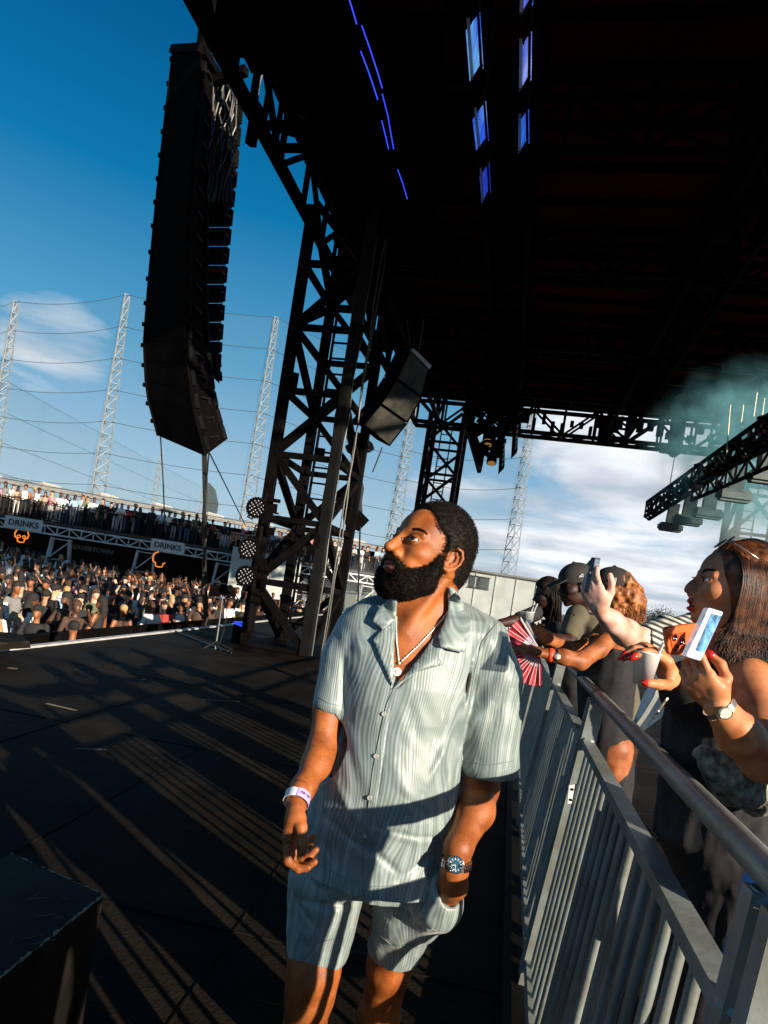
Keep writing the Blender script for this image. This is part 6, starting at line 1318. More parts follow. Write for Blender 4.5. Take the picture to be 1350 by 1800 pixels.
def proto(pose, long_hair=False, build=1.0, lean=0.0, skirt=False, hat=False):
    S = SDF(); f = Frame((.0, 0, 1.60), (1, 0, -.05), (0, 0, 1), 1.0); k = .02
    S.ell((.0, 0, 1.63), (.092, .076, .105), None, k, 0); S.ell((.045, 0, 1.565), (.055, .055, .062), None, k, 0); S.ell((.105, 0, 1.59), (.016, .014, .018), None, .01, 0)
    S.cone((-.02, 0, 1.56), (-.02, 0, 1.42), .055, .058, k, 0)
    S.ell((-.020, 0, 1.684), (.110, .094, .098), None, .01, 3)
    if long_hair: S.chain([(-.06, 0, 1.64), (-.085, 0, 1.50), (-.10, 0, 1.36)], [.075, .080, .06], .03, 3)
    if hat: S.ell((-.005, 0, 1.70), (.105, .092, .075), None, .01, 3); S.ell((.10, 0, 1.685), (.06, .065, .012), None, .01, 3)
    w = .185 * build
    S.loft([(.92, 0, 0, .115 * build, .155 * build), (1.08, 0, 0, .11 * build, .145 * build), (1.28, 0, 0, .125 * build, .175 * build), (1.40, -.01, 0, .09, .14 * build)], .04, 1)
    bare = pose in ('sleeveless',)
    def arm(s_, e_, h_, ta=1):
        sh_ = (-.01, s_ * w, 1.37); S.cone(sh_, e_, .056, .045, .03, 0 if bare else 1); mid_ = tuple((np.array(e_) + np.array(sh_)) / 2); S.chain([mid_, e_, h_], [.040, .038, .027], .02, 0); d_ = np.array(h_) - np.array(e_); d_ = d_ / np.linalg.norm(d_); S.ell(np.array(h_) + d_ * .06, (.035, .03, .045), None, .02, 0)
    P_ = {'down': [((.0, .27, 1.08), (.08, .27, .86)), ((.0, -.27, 1.08), (.08, -.27, .86))],
          'phone': [((.20, .25, 1.30), (.30, .12, 1.55)), ((.0, -.27, 1.08), (.12, -.25, .88))],
          'raised': [((.10, .32, 1.50), (.12, .30, 1.80)), ((.0, -.27, 1.08), (.15, -.20, .95))],
          'both_up': [((.12, .32, 1.45), (.14, .22, 1.76)), ((.12, -.32, 1.45), (.14, -.22, 1.76))],
          'cup': [((.08, .27, 1.10), (.28, .14, 1.20)), ((.0, -.28, 1.08), (.10, -.27, .88))],
          'folded': [((.08, .28, 1.10), (.24, .02, 1.17)), ((.08, -.28, 1.10), (.24, -.02, 1.13))],
          'sleeveless': [((.03, .27, 1.08), (.22, .20, .98)), ((.05, -.29, 1.10), (.26, -.14, 1.20))],
          'shade': [((.16, .30, 1.38), (.12, .10, 1.66)), ((.0, -.27, 1.08), (.05, -.27, .86))]}[pose]
    arm(1, *P_[0]); arm(-1, *P_[1])
    for s_ in (-1, 1):
        S.chain([(0, s_ * .085, .90), (.01, s_ * .095, .50), (-.01, s_ * .10, .10)], [.095 * build, .062, .048], .02, 2); S.chain([(-.02, s_ * .10, .05), (.12, s_ * .11, .04)], [.045, .038], .02, 4)
    if skirt: S.loft([(.55, 0, 0, .15, .18), (.92, 0, 0, .12, .16)], .02, 2)
    V, Fq = S.mesh(.020); me_o = mesh_np('crowd_proto', [(V, Fq)], [SKS[0], TOPS[0][1], BOTS[0][1], HRS[0][1], SHOE], None, tagf=S.tags); return me_o
PR = [(p, proto(p, lh, b, 0, sk, ht), lh, ht) for p, lh, b, sk, ht in (('down', 0, 1.05, 0, 0), ('down', 1, .86, 0, 0), ('cup', 0, 1.1, 0, 1), ('cup', 1, .85, 1, 0), ('phone', 0, 1.0, 0, 0), ('phone', 1, .86, 0, 0), ('raised', 1, .88, 1, 0), ('both_up', 0, .95, 0, 0), ('folded', 0, 1.1, 0, 1), ('folded', 1, .86, 0, 0), ('sleeveless', 1, .82, 1, 0), ('sleeveless', 0, 1.0, 0, 0), ('shade', 1, .85, 0, 0), ('shade', 0, 1.0, 0, 1))]
for o_ in [q_[1] for q_ in PR]: SC.collection.objects.unlink(o_)
POSE = {'down': 'arms hanging', 'cup': 'one hand at the chest', 'phone': 'a hand lifted forward', 'raised': 'one arm raised', 'both_up': 'both arms up', 'folded': 'arms folded', 'sleeveless': 'bare arms', 'shade': 'a hand at the face'}
cr_ = random.Random(21); TW = [t[2] for t in TOPS]
def crowd_person(x, y, z, rz, sc, want=None, dark=False):
    p = cr_.choice(PR) if want is None else PR[want]; o = p[1].copy(); o.name = 'person'; SC.collection.objects.link(o); o.location = (x, y, z); o.rotation_euler = (0, 0, rz); o.scale = (sc, sc, sc)
    t = cr_.choices(TOPS, TW)[0]; b = cr_.choice(BOTS); h = cr_.choices(HRS, (7, 3, 1))[0]; s = cr_.choices(SKS, (4, 4, 3, 2))[0]
    for i, m in enumerate((s, t[1], b[1], h[1], SHOE)): o.material_slots[i].link = 'OBJECT'; o.material_slots[i].material = m
    o['category'] = 'person'; return (o, t[0], b[0], h[0], POSE[p[0]], p[2], p[3])
for i_, (x_, y_) in enumerate(((1.05, -.35), (.95, -.9), (1.0, -1.5), (.75, -2.1), (1.25, -.6), (.7, -2.8), (1.3, -1.9), (.70, .0), (.62, -1.25), (.52, -1.75), (.45, -2.45), (.70, -.62))):  # unseen onlookers, added so their shadows darken the foreground deck
    o_ = crowd_person(x_, y_, 0, math.radians(160 + 12 * i_), 1.0, (0, 2, 4, 8, 12, 5, 1, 0, 9, 1, 2, 8)[i_])[0]; o_['label'] = ['first', 'second', 'third', 'fourth', 'fifth', 'sixth', 'seventh', 'eighth', 'ninth', 'tenth', 'eleventh', 'twelfth'][i_] + ' onlooker behind the barrier beside the camera, out of the picture'; o_['group'] = 'onlookers behind the camera'
ppl = []; tries = 0; pts_ = []
while tries < 30000 and len(ppl) < 232:
    tries += 1; d = .45 + 17 * cr_.random() ** 1.25; y = cr_.uniform(7.4, 34.5); x = -6.95 + .145 * y - d
    sp = .42 + .017 * y
    if any((x - a) ** 2 + (y - b) ** 2 < sp * sp for a, b in pts_): continue
    q = pix((x, y, gz(x, y) + 1.6))
    if q[0] < -25 or q[0] > 655 or (q[0] > 470 and cr_.random() < .55): continue
    if (x + 21.5) * .28 - (y - 35.2) < 0: continue
    pts_.append((x, y)); face = math.atan2(cr_.uniform(-8, 2) - y, 2 - x) if cr_.random() < .62 else cr_.uniform(0, 6.28)
    ppl.append((d, q[0], crowd_person(x, y, gz(x, y) - .02, face + cr_.gauss(0, .3), cr_.uniform(.90, 1.03))))
rows = [0, 1.3, 2.6, 4.2, 6.2, 8.8, 12, 99]; RN = ['front crowd row', 'second crowd row', 'third crowd row', 'fourth crowd row', 'mid crowd', 'deep crowd', 'far crowd']
def ordn(n): return str(n) + ('th' if 10 <= n % 100 <= 20 else {1: 'st', 2: 'nd', 3: 'rd'}.get(n % 10, 'th'))
for i in range(len(rows) - 1):
    g_ = sorted([p for p in ppl if rows[i] <= p[0] < rows[i + 1]], key=lambda p: p[1])
    for k, (_, _, (o, t, b, h, ps, lh, ht)) in enumerate(g_):
        o['label'] = f"{t} topped person, {ps}, {ordn(k + 1)} from left in {RN[i]}"; o['group'] = 'people in the crowd before the stage'
# ------------------------------------------------------------------ viewing platform
BA, BB = Vector((-23.5, 35.2, 0)), Vector((4.5, 43.6, 0)); bu = (BB - BA).normalized(); bn = Vector((-bu.y, bu.x, 0)); BL = (BB - BA).length
ZF = 2.12
VP = empty('viewing_platform', tuple(BA + Vector((0, 0, ZF))), 'long raised viewing platform with railing and truss full of people behind the crowd', 'platform')
def bp(s, d, z): return BA + bu * s + bn * d + Vector((0, 0, z))
m = MB(); m.poly([bp(0, 0, ZF), bp(BL, 0, ZF), bp(BL, 4, ZF), bp(0, 4, ZF)], (0, 0, .14)); m.build('deck', MT['wood_dark'], VP)
truss(bp(0, .05, ZF - .56), bp(BL, .05, ZF - .56), up=Vector((0, 0, .46)), w=.09, n=46, wb=.055).build('front_truss', MT['galv_far'], VP)
for k in range(7):
    s = .9 + k * 4.6; m = MB()
    for a, b in (((0, 0), (-.25, 0)), ((.9, 0), (1.15, 0)), ((0, .6), (-.2, .6)), ((.9, .6), (1.1, .6))): m.beam(bp(s + a[0], .1 + a[1], ZF - .7), bp(s + b[0], .1 + b[1], -1.2), .10)
    for z0_, z1_ in ((-1.1, .2), (.2, 1.35)): m.beam(bp(s - .1, .1, z0_), bp(s + 1.0, .1, z1_), .06); m.beam(bp(s + 1.0, .1, z1_), bp(s - .05, .1, z1_), .05)
    m.build('trestle_leg', MT['galv_far'], VP)
m = MB(); 
for dz in (1.16, .28): m.beam(bp(0, .12, ZF + dz), bp(BL, .12, ZF + dz), .05)
n = int(BL / .155)
for k in range(n): s = (k + .5) * BL / n; m.beam(bp(s, .12, ZF + .28), bp(s, .12, ZF + 1.16), .026)
for k in range(0, n, 15): s = k * BL / n; m.beam(bp(s, .12, ZF), bp(s, .12, ZF + 1.2), .07)
m.build('railing', MT['grey_steel'], VP)
m = MB(); m.poly([bp(-.5, 4, -1.4), bp(BL, 4, -1.4), bp(BL, 4.2, -1.4), bp(-.5, 4.2, -1.4)], (0, 0, 5.25)); m.build('back_wall', MT['dark_wall'], VP)
m = MB(); m.poly([bp(-.6, 2.6, ZF + 1.98), bp(BL + .3, 2.6, ZF + 1.78), bp(BL + .3, 8.0, ZF + 2.3), bp(-.6, 8.0, ZF + 2.5)], (0, 0, .16)); m.build('canopy', MT['roof_grey'], VP)
m = MB(); m.beam(bp(-.6, 2.55, ZF + 2.12), bp(BL, 2.55, ZF + 1.93), .10, .22); m.build('canopy_edge', mat('canopy_edge_grey', (.16, .16, .15), .7), VP)
m = MB()
for k in range(9): s = 1 + k * 3.2; m.tube([bp(s - .3, 2.5, ZF + 2.30 - k * .022), bp(s, 2.4, ZF + 2.36 - k * .022), bp(s + 1.0, 2.5, ZF + 2.31 - k * .022)], [.05, .12, .05], 6)
m.build('rolled_awning', mat('awning_cloth', (.34, .34, .31), .8), VP)
def sign(px0, py, txt, label):
    a = P(px0, py, 36); s = (a - BA).dot(bu); root = empty('bar_sign', tuple(bp(s, -.06, ZF - .4)), label, 'sign', 'drinks signs on the platform truss')
    m = MB(); c_ = bp(s, -.06, ZF - .20); m.poly([c_ + bu * -.95 + Vector((0, 0, -.36)), c_ + bu * .95 + Vector((0, 0, -.36)), c_ + bu * .95 + Vector((0, 0, .32)), c_ + bu * -.95 + Vector((0, 0, .32))], bn * .05); m.build('board', MT['sign'], root)
    text('lettering', txt, c_ - bn * .012 + Vector((0, 0, -.03)), bu, (0, 0, 1), .44, MT['sign_text'], root, .005, font_w=.012)
sign(40, 916, 'DRINKS', 'grey board reading DRINKS under the platform at the far left'); sign(293, 962, 'DRINKS', 'grey board reading DRINKS under the platform right of the brewery lettering')
def skull(px0, py, r_, label, gap=False):
    a = P(px0, py, 37.5); c_ = a; root = empty('neon_sign', tuple(a), label, 'sign', 'orange outlined emblem signs'); pts = []
    for k in range(25):
        t = -2.1 + 6.9 * k / 24 - (0 if not gap else 0); 
        if gap and t > 2.7: break
        rr = r_ * (1 + .08 * math.cos(3 * t)); pts.append(c_ + bu * (rr * math.sin(t) * .95) + Vector((0, 0, rr * math.cos(t))))
    if not gap: pts = [c_ + bu * x * r_ + Vector((0, 0, z * r_)) for x, z in ((-.45, -1.05), (-.5, -.6), (-.9, -.35), (-1, .2), (-.8, .75), (-.3, 1.02), (.3, 1.02), (.8, .75), (1, .2), (.9, -.35), (.5, -.6), (.45, -1.05), (.0, -1.12), (-.45, -1.05))]
    else: pts = [c_ + bu * x * r_ + Vector((0, 0, z * r_)) for x, z in ((-.3, 1.02), (-.8, .75), (-1, .2), (-.9, -.35), (-.5, -.6), (-.45, -1.05), (.0, -1.12), (.45, -1.05), (.5, -.6), (.8, -.4))]
    m = MB(); m.tube(pts, .038, 6); m.build('outline', MT['neon'], root, True)
    if not gap:
        for s_ in (-.38, .38): m = MB(); m.tube([c_ + bu * (s_ * r_ + .24 * r_ * math.cos(a_)) + Vector((0, 0, -.22 * r_ + .22 * r_ * math.sin(a_))) for a_ in [k * .7 for k in range(10)]], .028, 6); m.build('eye_ring', MT['neon'], root, True)
skull(38, 941, .36, 'orange neon skull outline on the dark wall under the platform at the far left'); skull(281, 983, .40, 'broken orange neon outline under the second drinks sign', True)
a = P(161, 966, 38.5); o_ = text('wall_lettering', 'BEAVERTOWN', Vector((a.x, a.y, a.z)), bu, (0, 0, 1), .36, MT['dim_text'], None, .01, font_w=.015); tag(o_, 'dim BEAVERTOWN lettering on the dark wall between two trestle legs', 'sign')
m = MB(); c_ = P(462, 1005, 38.5); m.poly([c_ + bu * -1.9 + Vector((0, 0, -1.5)), c_ + bu * 2.2 + Vector((0, 0, -1.5)), c_ + bu * 2.2 + Vector((0, 0, 1.2)), c_ + bu * -1.9 + Vector((0, 0, 1.2))], bn * .2); tag(m.build('grey_hoarding', MT['panel_grey']), 'grey hoarding panel under the platform left of the near tower', 'panel')
bpl = []; s = .3
while s < BL - .2:
    y_ = cr_.choice([.45, .5, .6, 1.1]); q = bp(s, y_, 0); pq = pix((q.x, q.y, ZF + 1.5))
    if -20 < pq[0] < 690 and cr_.random() < .93:
        bpl.append(crowd_person(q.x, q.y, ZF + .14, math.atan2(-q.y, 3 - q.x) + cr_.gauss(0, .5), cr_.uniform(.93, 1.06)))
    s += cr_.uniform(.22, .55)
for k, (o, t, b, h, ps, lh, ht) in enumerate(bpl):
    o['label'] = f"{t} topped person, {ps}, {ordn(k + 1)} from left on the platform"; o['group'] = 'people on the viewing platform'
# ------------------------------------------------------------------ stage front barrier
FB = empty('pit_barrier', tuple(edge(14, -1.25)), 'long black crowd barrier in front of the stage edge', 'barrier')
for k in range(26):
    y0, y1 = 5 + 1.1 * k, 5 + 1.1 * (k + 1); a, b = edge(y0, -1.2), edge(y1 - .03, -1.2); m = MB()
    m.beam(a + Vector((0, 0, -.13)), b + Vector((0, 0, -.13)), .06, .05); m.beam(a + Vector((0, 0, -.13)), a + Vector((0, 0, -1.4)), .05); m.beam(a + Vector((0, 0, -.2)), a + Vector((.75, 0, -1.38)), .05)
    m.poly([a + Vector((-.01, 0, -.15)), b + Vector((-.01, 0, -.15)), b + Vector((-.01, 0, -1.38)), a + Vector((-.01, 0, -1.38))], (-.01, 0, 0)); m.build('panel', MT['black_steel'], FB)
pg = P(128, 1110, 10.6); o, t, b, h, ps, lh, ht = crowd_person(pg.x, pg.y, -1.45, 2.4, .95, 0)
o.material_slots[1].material = TOPS[1][1]; o['label'] = 'dark clothed guard crouched in the pit between the stage edge and the barrier'; o['group'] = 'people in the crowd before the stage'
# ------------------------------------------------------------------ masts and safety nets
MAST = mat('mast_steel', (.20, .23, .24), .6, var=.2, scale=3)
def mast(px, py, Y, wt, wb, zb, label, n=22, r_=.05):
    t = P(px, py, Y); root = empty('net_mast', (t.x, t.y, zb), label, 'mast', 'lattice masts holding the nets'); b = Vector((t.x, t.y, zb)); cs = []
    for a in (0.3, 2.394, 4.489): v = Vector((math.cos(a), math.sin(a), 0)); cs.append((b + v * wb / 1.7, t + v * wt / 1.7))
    for p, q in cs: MB().beam(p, q, r_ * 1.5).build('leg', MAST, root)
    m = MB()
    for k in range(n):
        for i in range(3):
            j = (i + 1) % 3; u, v = k / n, (k + 1) / n; p0, p1 = cs[i][0].lerp(cs[i][1], u), cs[j][0].lerp(cs[j][1], v); m.beam(p0, p1, r_); m.beam(p1, cs[i][0].lerp(cs[i][1], v), r_ * .8)
    m.build('lattice', MAST, root); return t
MTP = [(28, 530, 50, 'leftmost lattice mast behind the viewing platform'), (223, 518, 50, 'tall lattice mast between the left border and the loudspeaker array'), (485, 558, 51, 'lattice mast between the loudspeaker array and the near tower')]
tops = [mast(x, y, Y, .35, 1.35, -1, l) for x, y, Y, l in MTP]
t4 = mast(737, 640, 52, .35, 1.35, -1, 'lattice mast seen past the fill speaker and the nose of the man'); t5 = mast(950, 640, 52, .35, 1.35, -1, 'lattice mast between the heads of the man and the leaning people'); tops += [t4, t5]
mast(283, 795, 95, .3, 1.5, -1, 'faint distant lattice mast left of the cable bundle', 16, .06); mast(360, 848, 130, .3, 1.6, -1, 'smallest and faintest distant lattice mast beside the cable bundle', 14, .07)
def net(a, b, z1, z0, label, nr=8, sag=.5, alpha=True):
    root = empty('safety_net', tuple(a), label, 'net', 'tall safety nets between the masts'); K = 12
    def pt(u, z, w=1): p = a.lerp(b, u); return Vector((p.x, p.y, z - sag * 4 * u * (1 - u) * w))
    za = lambda u, f: (a.z * (1 - u) + b.z * u) * (1 - f) + z0 * f
    m = MB(); m.v = []; 
    for j in range(nr + 1):
        f = j / nr
        for i in range(K + 1): u = i / K; m.v.append(pt(u, za(u, f), 1 - f * .6))
    for j in range(nr):
        for i in range(K): k = j * (K + 1) + i; m.f.append((k, k + 1, k + K + 2, k + K + 1)); m.m.append(0)
    m.build('mesh', MT['net'], root, True)
    for j in range(nr):
        f = j / nr; MB().tube([pt(i / K, za(i / K, f), 1 - f * .6) - Vector((0, .03, 0)) for i in range(K + 1)], .020, 4).build('rope', MT['rope'], root)
L0 = P(-150, 560, 50)
net(L0, tops[0], 0, 1, 'pale safety net at the left border'); net(tops[0], tops[1], 0, 1, 'pale safety net between the two left masts', sag=.45); net(tops[1], tops[2], 0, 1, 'pale safety net passing behind the loudspeaker array', sag=.3)
net(tops[2], tops[3] - Vector((0, 0, 1.0)), 0, 1, 'pale safety net passing behind the near tower', sag=.3); net(tops[3], tops[4], 0, 1, 'pale safety net behind the far tower', sag=.7)
fa, fb = P(15, 672, 55), P(378, 868, 150); net(fa, fb, 0, 1, 'distant net wall sloping away behind the left masts', 5, .2)
m = MB(); c_ = P(372, 880, 120); q_ = [P(366, 848, 120), P(376, 860, 120), P(381, 885, 120), P(377, 905, 120), P(366, 915, 120), P(360, 905, 120)]; m.poly(q_, (0, 1.5, 0)); tag(m.build('bunched_net', mat('bunched_net_cloth', (.035, .05, .055), .9)), 'dark bunched end of the distant net beside the cable bundle', 'net')
# ------------------------------------------------------------------ buildings on the right, distant fence and trees
GB = empty('site_building', tuple(P(870, 1060, 41)), 'grey clad flat roofed building behind the man and the leaning people', 'building')
ga, gb2 = P(770, 990, 41.5), P(975, 1024, 40.5); gu = (gb2 - ga); gu.z = 0; gu.normalize(); gn = Vector((-gu.y, gu.x, 0)); GL = (Vector((gb2.x, gb2.y, 0)) - Vector((ga.x, ga.y, 0))).length; zt_ = 3.35
def gp(s, d, z): q = Vector((ga.x, ga.y, 0)) + gu * s + gn * d; return Vector((q.x, q.y, z))
m = MB(); m.poly([gp(0, 0, -1.4), gp(GL, 0, -1.4), gp(GL, 6, -1.4), gp(0, 6, -1.4)], (0, 0, 4.72)); m.build('wall', MT['panel_grey'], GB)
m = MB(); m.poly([gp(-.2, -.25, zt_), gp(GL + .3, -.25, zt_ - .05), gp(GL + .3, 6, zt_), gp(-.2, 6, zt_)], (0, 0, .12)); m.build('roof', MT['roof_grey'], GB)
for k in range(8): s = k * 1.25; MB().beam(gp(s, -.03, -1.4), gp(s, -.03, zt_ - .06), .05).build('seam_batten', mat('batten', (.42, .44, .40), .7), GB)
for s in (2.1, 6.5):
    w_ = MB(); w_.poly([gp(s, -.05, 2.35), gp(s + 1.25, -.05, 2.35), gp(s + 1.25, -.05, 3.0), gp(s, -.05, 3.0)], gn * .04); wo_ = w_.build('window', MT['glass_dark'] if s < 3 else mat('pale_window', (.22, .26, .25), .4), GB)
    f = MB(); f.beam(gp(s - .04, -.07, 2.31), gp(s + 1.29, -.07, 2.31), .06); f.beam(gp(s - .04, -.07, 3.04), gp(s + 1.29, -.07, 3.04), .06); f.beam(gp(s + .62, -.07, 2.34), gp(s + .62, -.07, 3.01), .06); f.build('window_frame', MT['grey_steel'], wo_)
DF2 = empty('distant_barrier', tuple(P(880, 1085, 30)), 'row of pale barrier bars on the ground before the grey building', 'barrier'); m = MB(); da, db = P(800, 1075, 30), P(935, 1085, 29); da.z = .15; db.z = .15
m.beam(da, db, .05); m.beam(da - Vector((0, 0, 1.0)), db - Vector((0, 0, 1.0)), .05)
for k in range(36): p = da.lerp(db, k / 35); m.beam(p, p - Vector((0, 0, 1.0)), .03)
m.build('bars', MT['galv_far'], DF2)
m = MB(); a, b = P(576, 1085, 22), P(625, 1080, 24); a.z = b.z = -.05; m.beam(a, b, .05); m.beam(a - Vector((0, 0, .9)), b - Vector((0, 0, .9)), .05)
for k in range(20): p = a.lerp(b, k / 19); m.beam(p, p - Vector((0, 0, .9)), .03)
tag(m.build('distant_barrier', MT['galv_far']), 'short row of pale barrier bars left of the shoulder of the man', 'barrier')
pw = P(612, 1072, 24); o, t, b, h, ps, lh, ht = crowd_person(pw.x, pw.y, -1.2, 2.2, 1.0, 2); o.material_slots[1].material = TOPS[0][1]; o['label'] = 'person in a white shirt standing alone in the smoke beside the shoulder of the man'; o['group'] = 'people in the crowd before the stage'
m = MB(); m.poly([P(560, 1035, 45), P(760, 1050, 45), P(760, 1150, 45), P(560, 1150, 45)], (0, .3, 0)); tag(m.build('grey_screen', mat('green_grey_screen', (.10, .12, .11), .9)), 'grey green hoarding behind the smoke under the platform', 'panel')
for (x, y, s_, lab) in ((1148, 1090, 1.6, 'round dark tree on the horizon left of the smiling woman'), (1162, 1088, 1.9, 'slightly larger dark tree next to the first one on the horizon')):
    c_ = P(x, y, 70); root = empty('tree', (c_.x, c_.y, -1.2), lab, 'tree', 'far trees'); MB().tube([Vector((c_.x, c_.y, -1.4)), Vector((c_.x, c_.y, c_.z - .4))], [.25, .12], 8).build('trunk', MT['bark'], root)
    m = MB(); r = random.Random(x)
    for k in range(1500):
        v = Vector((r.gauss(0, 1), r.gauss(0, 1), r.gauss(0, 1))).normalized() * s_ * .62 * (r.random() ** .4); v.x *= 1.15; p = c_ + v + Vector((.5 * math.sin(k % 5), 0, .35 * math.cos(k % 5))); a, b = Vector((r.gauss(0, 1), r.gauss(0, 1), r.gauss(0, 1))).normalized() * .14, Vector((r.gauss(0, 1), r.gauss(0, 1), r.gauss(0, 1))).normalized() * .14; m.add([p, p + a, p + b], [(0, 1, 2)])
    m.build('crown', MT['leaf'], root)
# ------------------------------------------------------------------ lit panels and strips under the roof
def led_mat(name, a, b, st):
    m = bpy.data.materials.new(name); m.use_nodes = True; nt = m.node_tree.nodes; lk = m.node_tree.links; B = nt['Principled BSDF']; tc = nt.new('ShaderNodeTexCoord')
    n = nt.new('ShaderNodeTexNoise'); n.inputs['Scale'].default_value = 1.7; n.inputs['Detail'].default_value = 1; lk.new(tc.outputs['Object'], n.inputs[0]); mr = nt.new('ShaderNodeMapRange'); mr.inputs[1].default_value = .45; mr.inputs[2].default_value = .62; lk.new(n.outputs[0], mr.inputs[0])
    mx = nt.new('ShaderNodeMix'); mx.data_type = 'RGBA'; lk.new(mr.outputs[0], mx.inputs[0]); mx.inputs[6].default_value = a + (1,); mx.inputs[7].default_value = b + (1,)
    v = nt.new('ShaderNodeTexVoronoi'); v.inputs['Scale'].default_value = 28; v.inputs['Randomness'].default_value = 0; lk.new(tc.outputs['Object'], v.inputs[0]); d = nt.new('ShaderNodeMapRange'); d.inputs[1].default_value = .2; d.inputs[2].default_value = .5; d.inputs[3].default_value = 1.15; d.inputs[4].default_value = .6; lk.new(v.outputs[0], d.inputs[0])
    lk.new(mx.outputs[2], B.inputs['Emission Color']); lk.new(math_n(nt, lk, 'MULTIPLY', d.outputs[0], st), B.inputs['Emission Strength']); B.inputs['Base Color'].default_value = (.02, .02, .03, 1); return m
LEDM = [led_mat('blue_led_wall', (.02, .08, .55), (.10, .28, .62), .8), led_mat('pale_led_wall', (.22, .28, .75), (.03, .07, .50), .75), led_mat('deep_blue_led', (.02, .09, .50), (.01, .03, .35), .8)]
for (pts, Y, mi, lab) in (([(816, 50), (840, 18), (846, 120), (824, 155)], 7.2, 0, 'largest lit blue panel of the left column under the roof'), ([(829, 206), (851, 175), (856, 247), (837, 272)], 8.4, 0, 'middle lit blue panel of the left column under the roof'), ([(841, 308), (857, 284), (860, 338), (846, 366)], 9.5, 2, 'lowest lit blue panel of the left column under the roof'),
                          ([(914, -45), (936, -70), (932, 8), (913, 39)], 6.3, 1, 'top lit blue panel of the right column cut by the upper border'), ([(911, 86), (931, 52), (930, 140), (911, 173)], 7.3, 1, 'tall pale blue panel in the middle of the right column under the roof'), ([(910, 211), (926, 190), (927, 251), (909, 281)], 8.4, 2, 'lowest lit blue panel of the right column under the roof')):
    root = empty('lit_panel', tuple(P(*pts[0], Y)), lab, 'light panel', 'lit blue panels under the roof'); q = [P(x, y, Y + (0 if i in (0, 3) else -.35)) for i, (x, y) in enumerate(pts)]; nn_ = (q[1] - q[0]).cross(q[3] - q[0]).normalized(); nn_ *= -1 if nn_.y > 0 else 1
    for u0, u1 in ((0.03, .42), (.56, .97)):
        m = MB(); m.poly([q[0].lerp(q[1], u0).lerp(q[3].lerp(q[2], u0), .02), q[0].lerp(q[1], u1).lerp(q[3].lerp(q[2], u1), .02), q[0].lerp(q[1], u1).lerp(q[3].lerp(q[2], u1), .98), q[0].lerp(q[1], u0).lerp(q[3].lerp(q[2], u0), .98)], nn_ * -.03); m.build('led_face', LEDM[mi], root)
    m = MB(); 
    for i in range(4): m.beam(q[i], q[(i + 1) % 4], .03, .08)
    m.build('frame', MT['black_cab'], root); m = MB(); m.beam(q[0].lerp(q[1], .49) + nn_ * .03, q[3].lerp(q[2], .49) + nn_ * .03, .035, .03); m.build('mullion', MT['galv_far'], root)
    m = MB(); m.tube([q[1] + Vector((0, 0, .0)), q[1] + Vector((0, 0, .8))], .02, 5); m.build('bracket', MT['grey_steel'], root)
STR = mat('blue_strip', (.02, .03, .3), .5, emit=(.03, .07, 1.0), es=.7)
for i, (pts, Y) in enumerate((([(608, -20), (619, 15), (627, 42)], 6.8), ([(636, 45), (650, 85), (663, 125), (672, 155)], 7.4), ([(634, 90), (645, 118), (656, 150), (664, 175)], 7.5), ([(672, 165), (682, 205), (692, 262)], 8.6), ([(671, 212), (678, 240), (683, 262)], 8.7), ([(699, 298), (708, 322), (716, 350)], 9.9))):
    m = MB(); m.tube([P(x, y, Y) for x, y in pts], .007, 6); tag(m.build('light_strip', STR), ['thin blue light strip at the upper border under the roof', 'longest upper blue light strip under the roof', 'blue light strip running beside the longest upper one', 'long lower blue light strip left of the lit panels', 'faint short blue light strip beside the long lower one', 'lowest blue light strip above the fill speaker'][i], 'light strip', 'blue light strips under the roof')
# hanging lamp cluster
HC = empty('lamp_cluster', tuple(P(860, 740, 19)), 'dark cluster of lamps and slatted panels hanging beneath the far end of the roof', 'lamp cluster')
Y_ = 19.0; m = MB(); m.poly([P(816, 738, Y_), P(828, 738, Y_), P(852, 800, Y_), P(847, 826, Y_), P(841, 826, Y_)], (0.05, .5, 0)); m.build('side_panel', MT['black_cab'], HC)
for x0_, y0_, y1_ in ((884, 772, 830), (907, 740, 802)):
    m = MB(); m.poly([P(x0_ - 3, y0_, Y_), P(x0_ + 4, y0_ - 8, Y_), P(x0_ + 3, y1_ - 10, Y_), P(x0_ - 7, y1_, Y_)], (.05, .4, 0)); m.build('louvre_panel', MT['black_cab'], HC)
    m = MB()
    for k in range(5): y = y0_ + 4 + k * (y1_ - y0_ - 14) / 5; m.poly([P(x0_ + 2 - k * .9, y + 4, Y_ - .03), P(x0_ + 4.5 - k * .9, y, Y_ - .03), P(x0_ + 4 - k * .9, y + 6, Y_ - .03), P(x0_ + 1 - k * .9, y + 9, Y_ - .03)], (0, .02, 0))
    split_build(m, 'slat', MT['galv_far'], HC)
for k, (x, y) in enumerate(((857, 774), (857, 781), (864, 813), (850, 795), (872, 800))):
    m = MB(); m.lathe(P(x, y, Y_ + .2), (0, -.4, -1), [(.05, -.4), (.14, -.3), (.15, .02), (.12, .02)], 12); o_ = m.build('lamp_head', MT['black_cab'], HC)
    if k < 3: m = MB(); m.lathe(P(x, y, Y_ + .2), (0, -.4, -1), [(.001, .03), (.12, .025), (.12, .035), (.001, .05)], 12); m.build('lens', MT['lamp_warm'], o_)
m = MB(); r = random.Random(6)
for k in range(85): x = 818 + 94 * r.random(); y = r.uniform(690, 742 + 62 * math.exp(-((x - 862) / 26) ** 2)); m.box(P(x, y, Y_ + r.uniform(0, .6)), (r.uniform(.08, .35), .2, r.uniform(.08, .4)), Matrix.Rotation(r.uniform(0, 3), 3, 'Y'))
split_build(m, 'lamp_head', MT['black_cab'], HC)
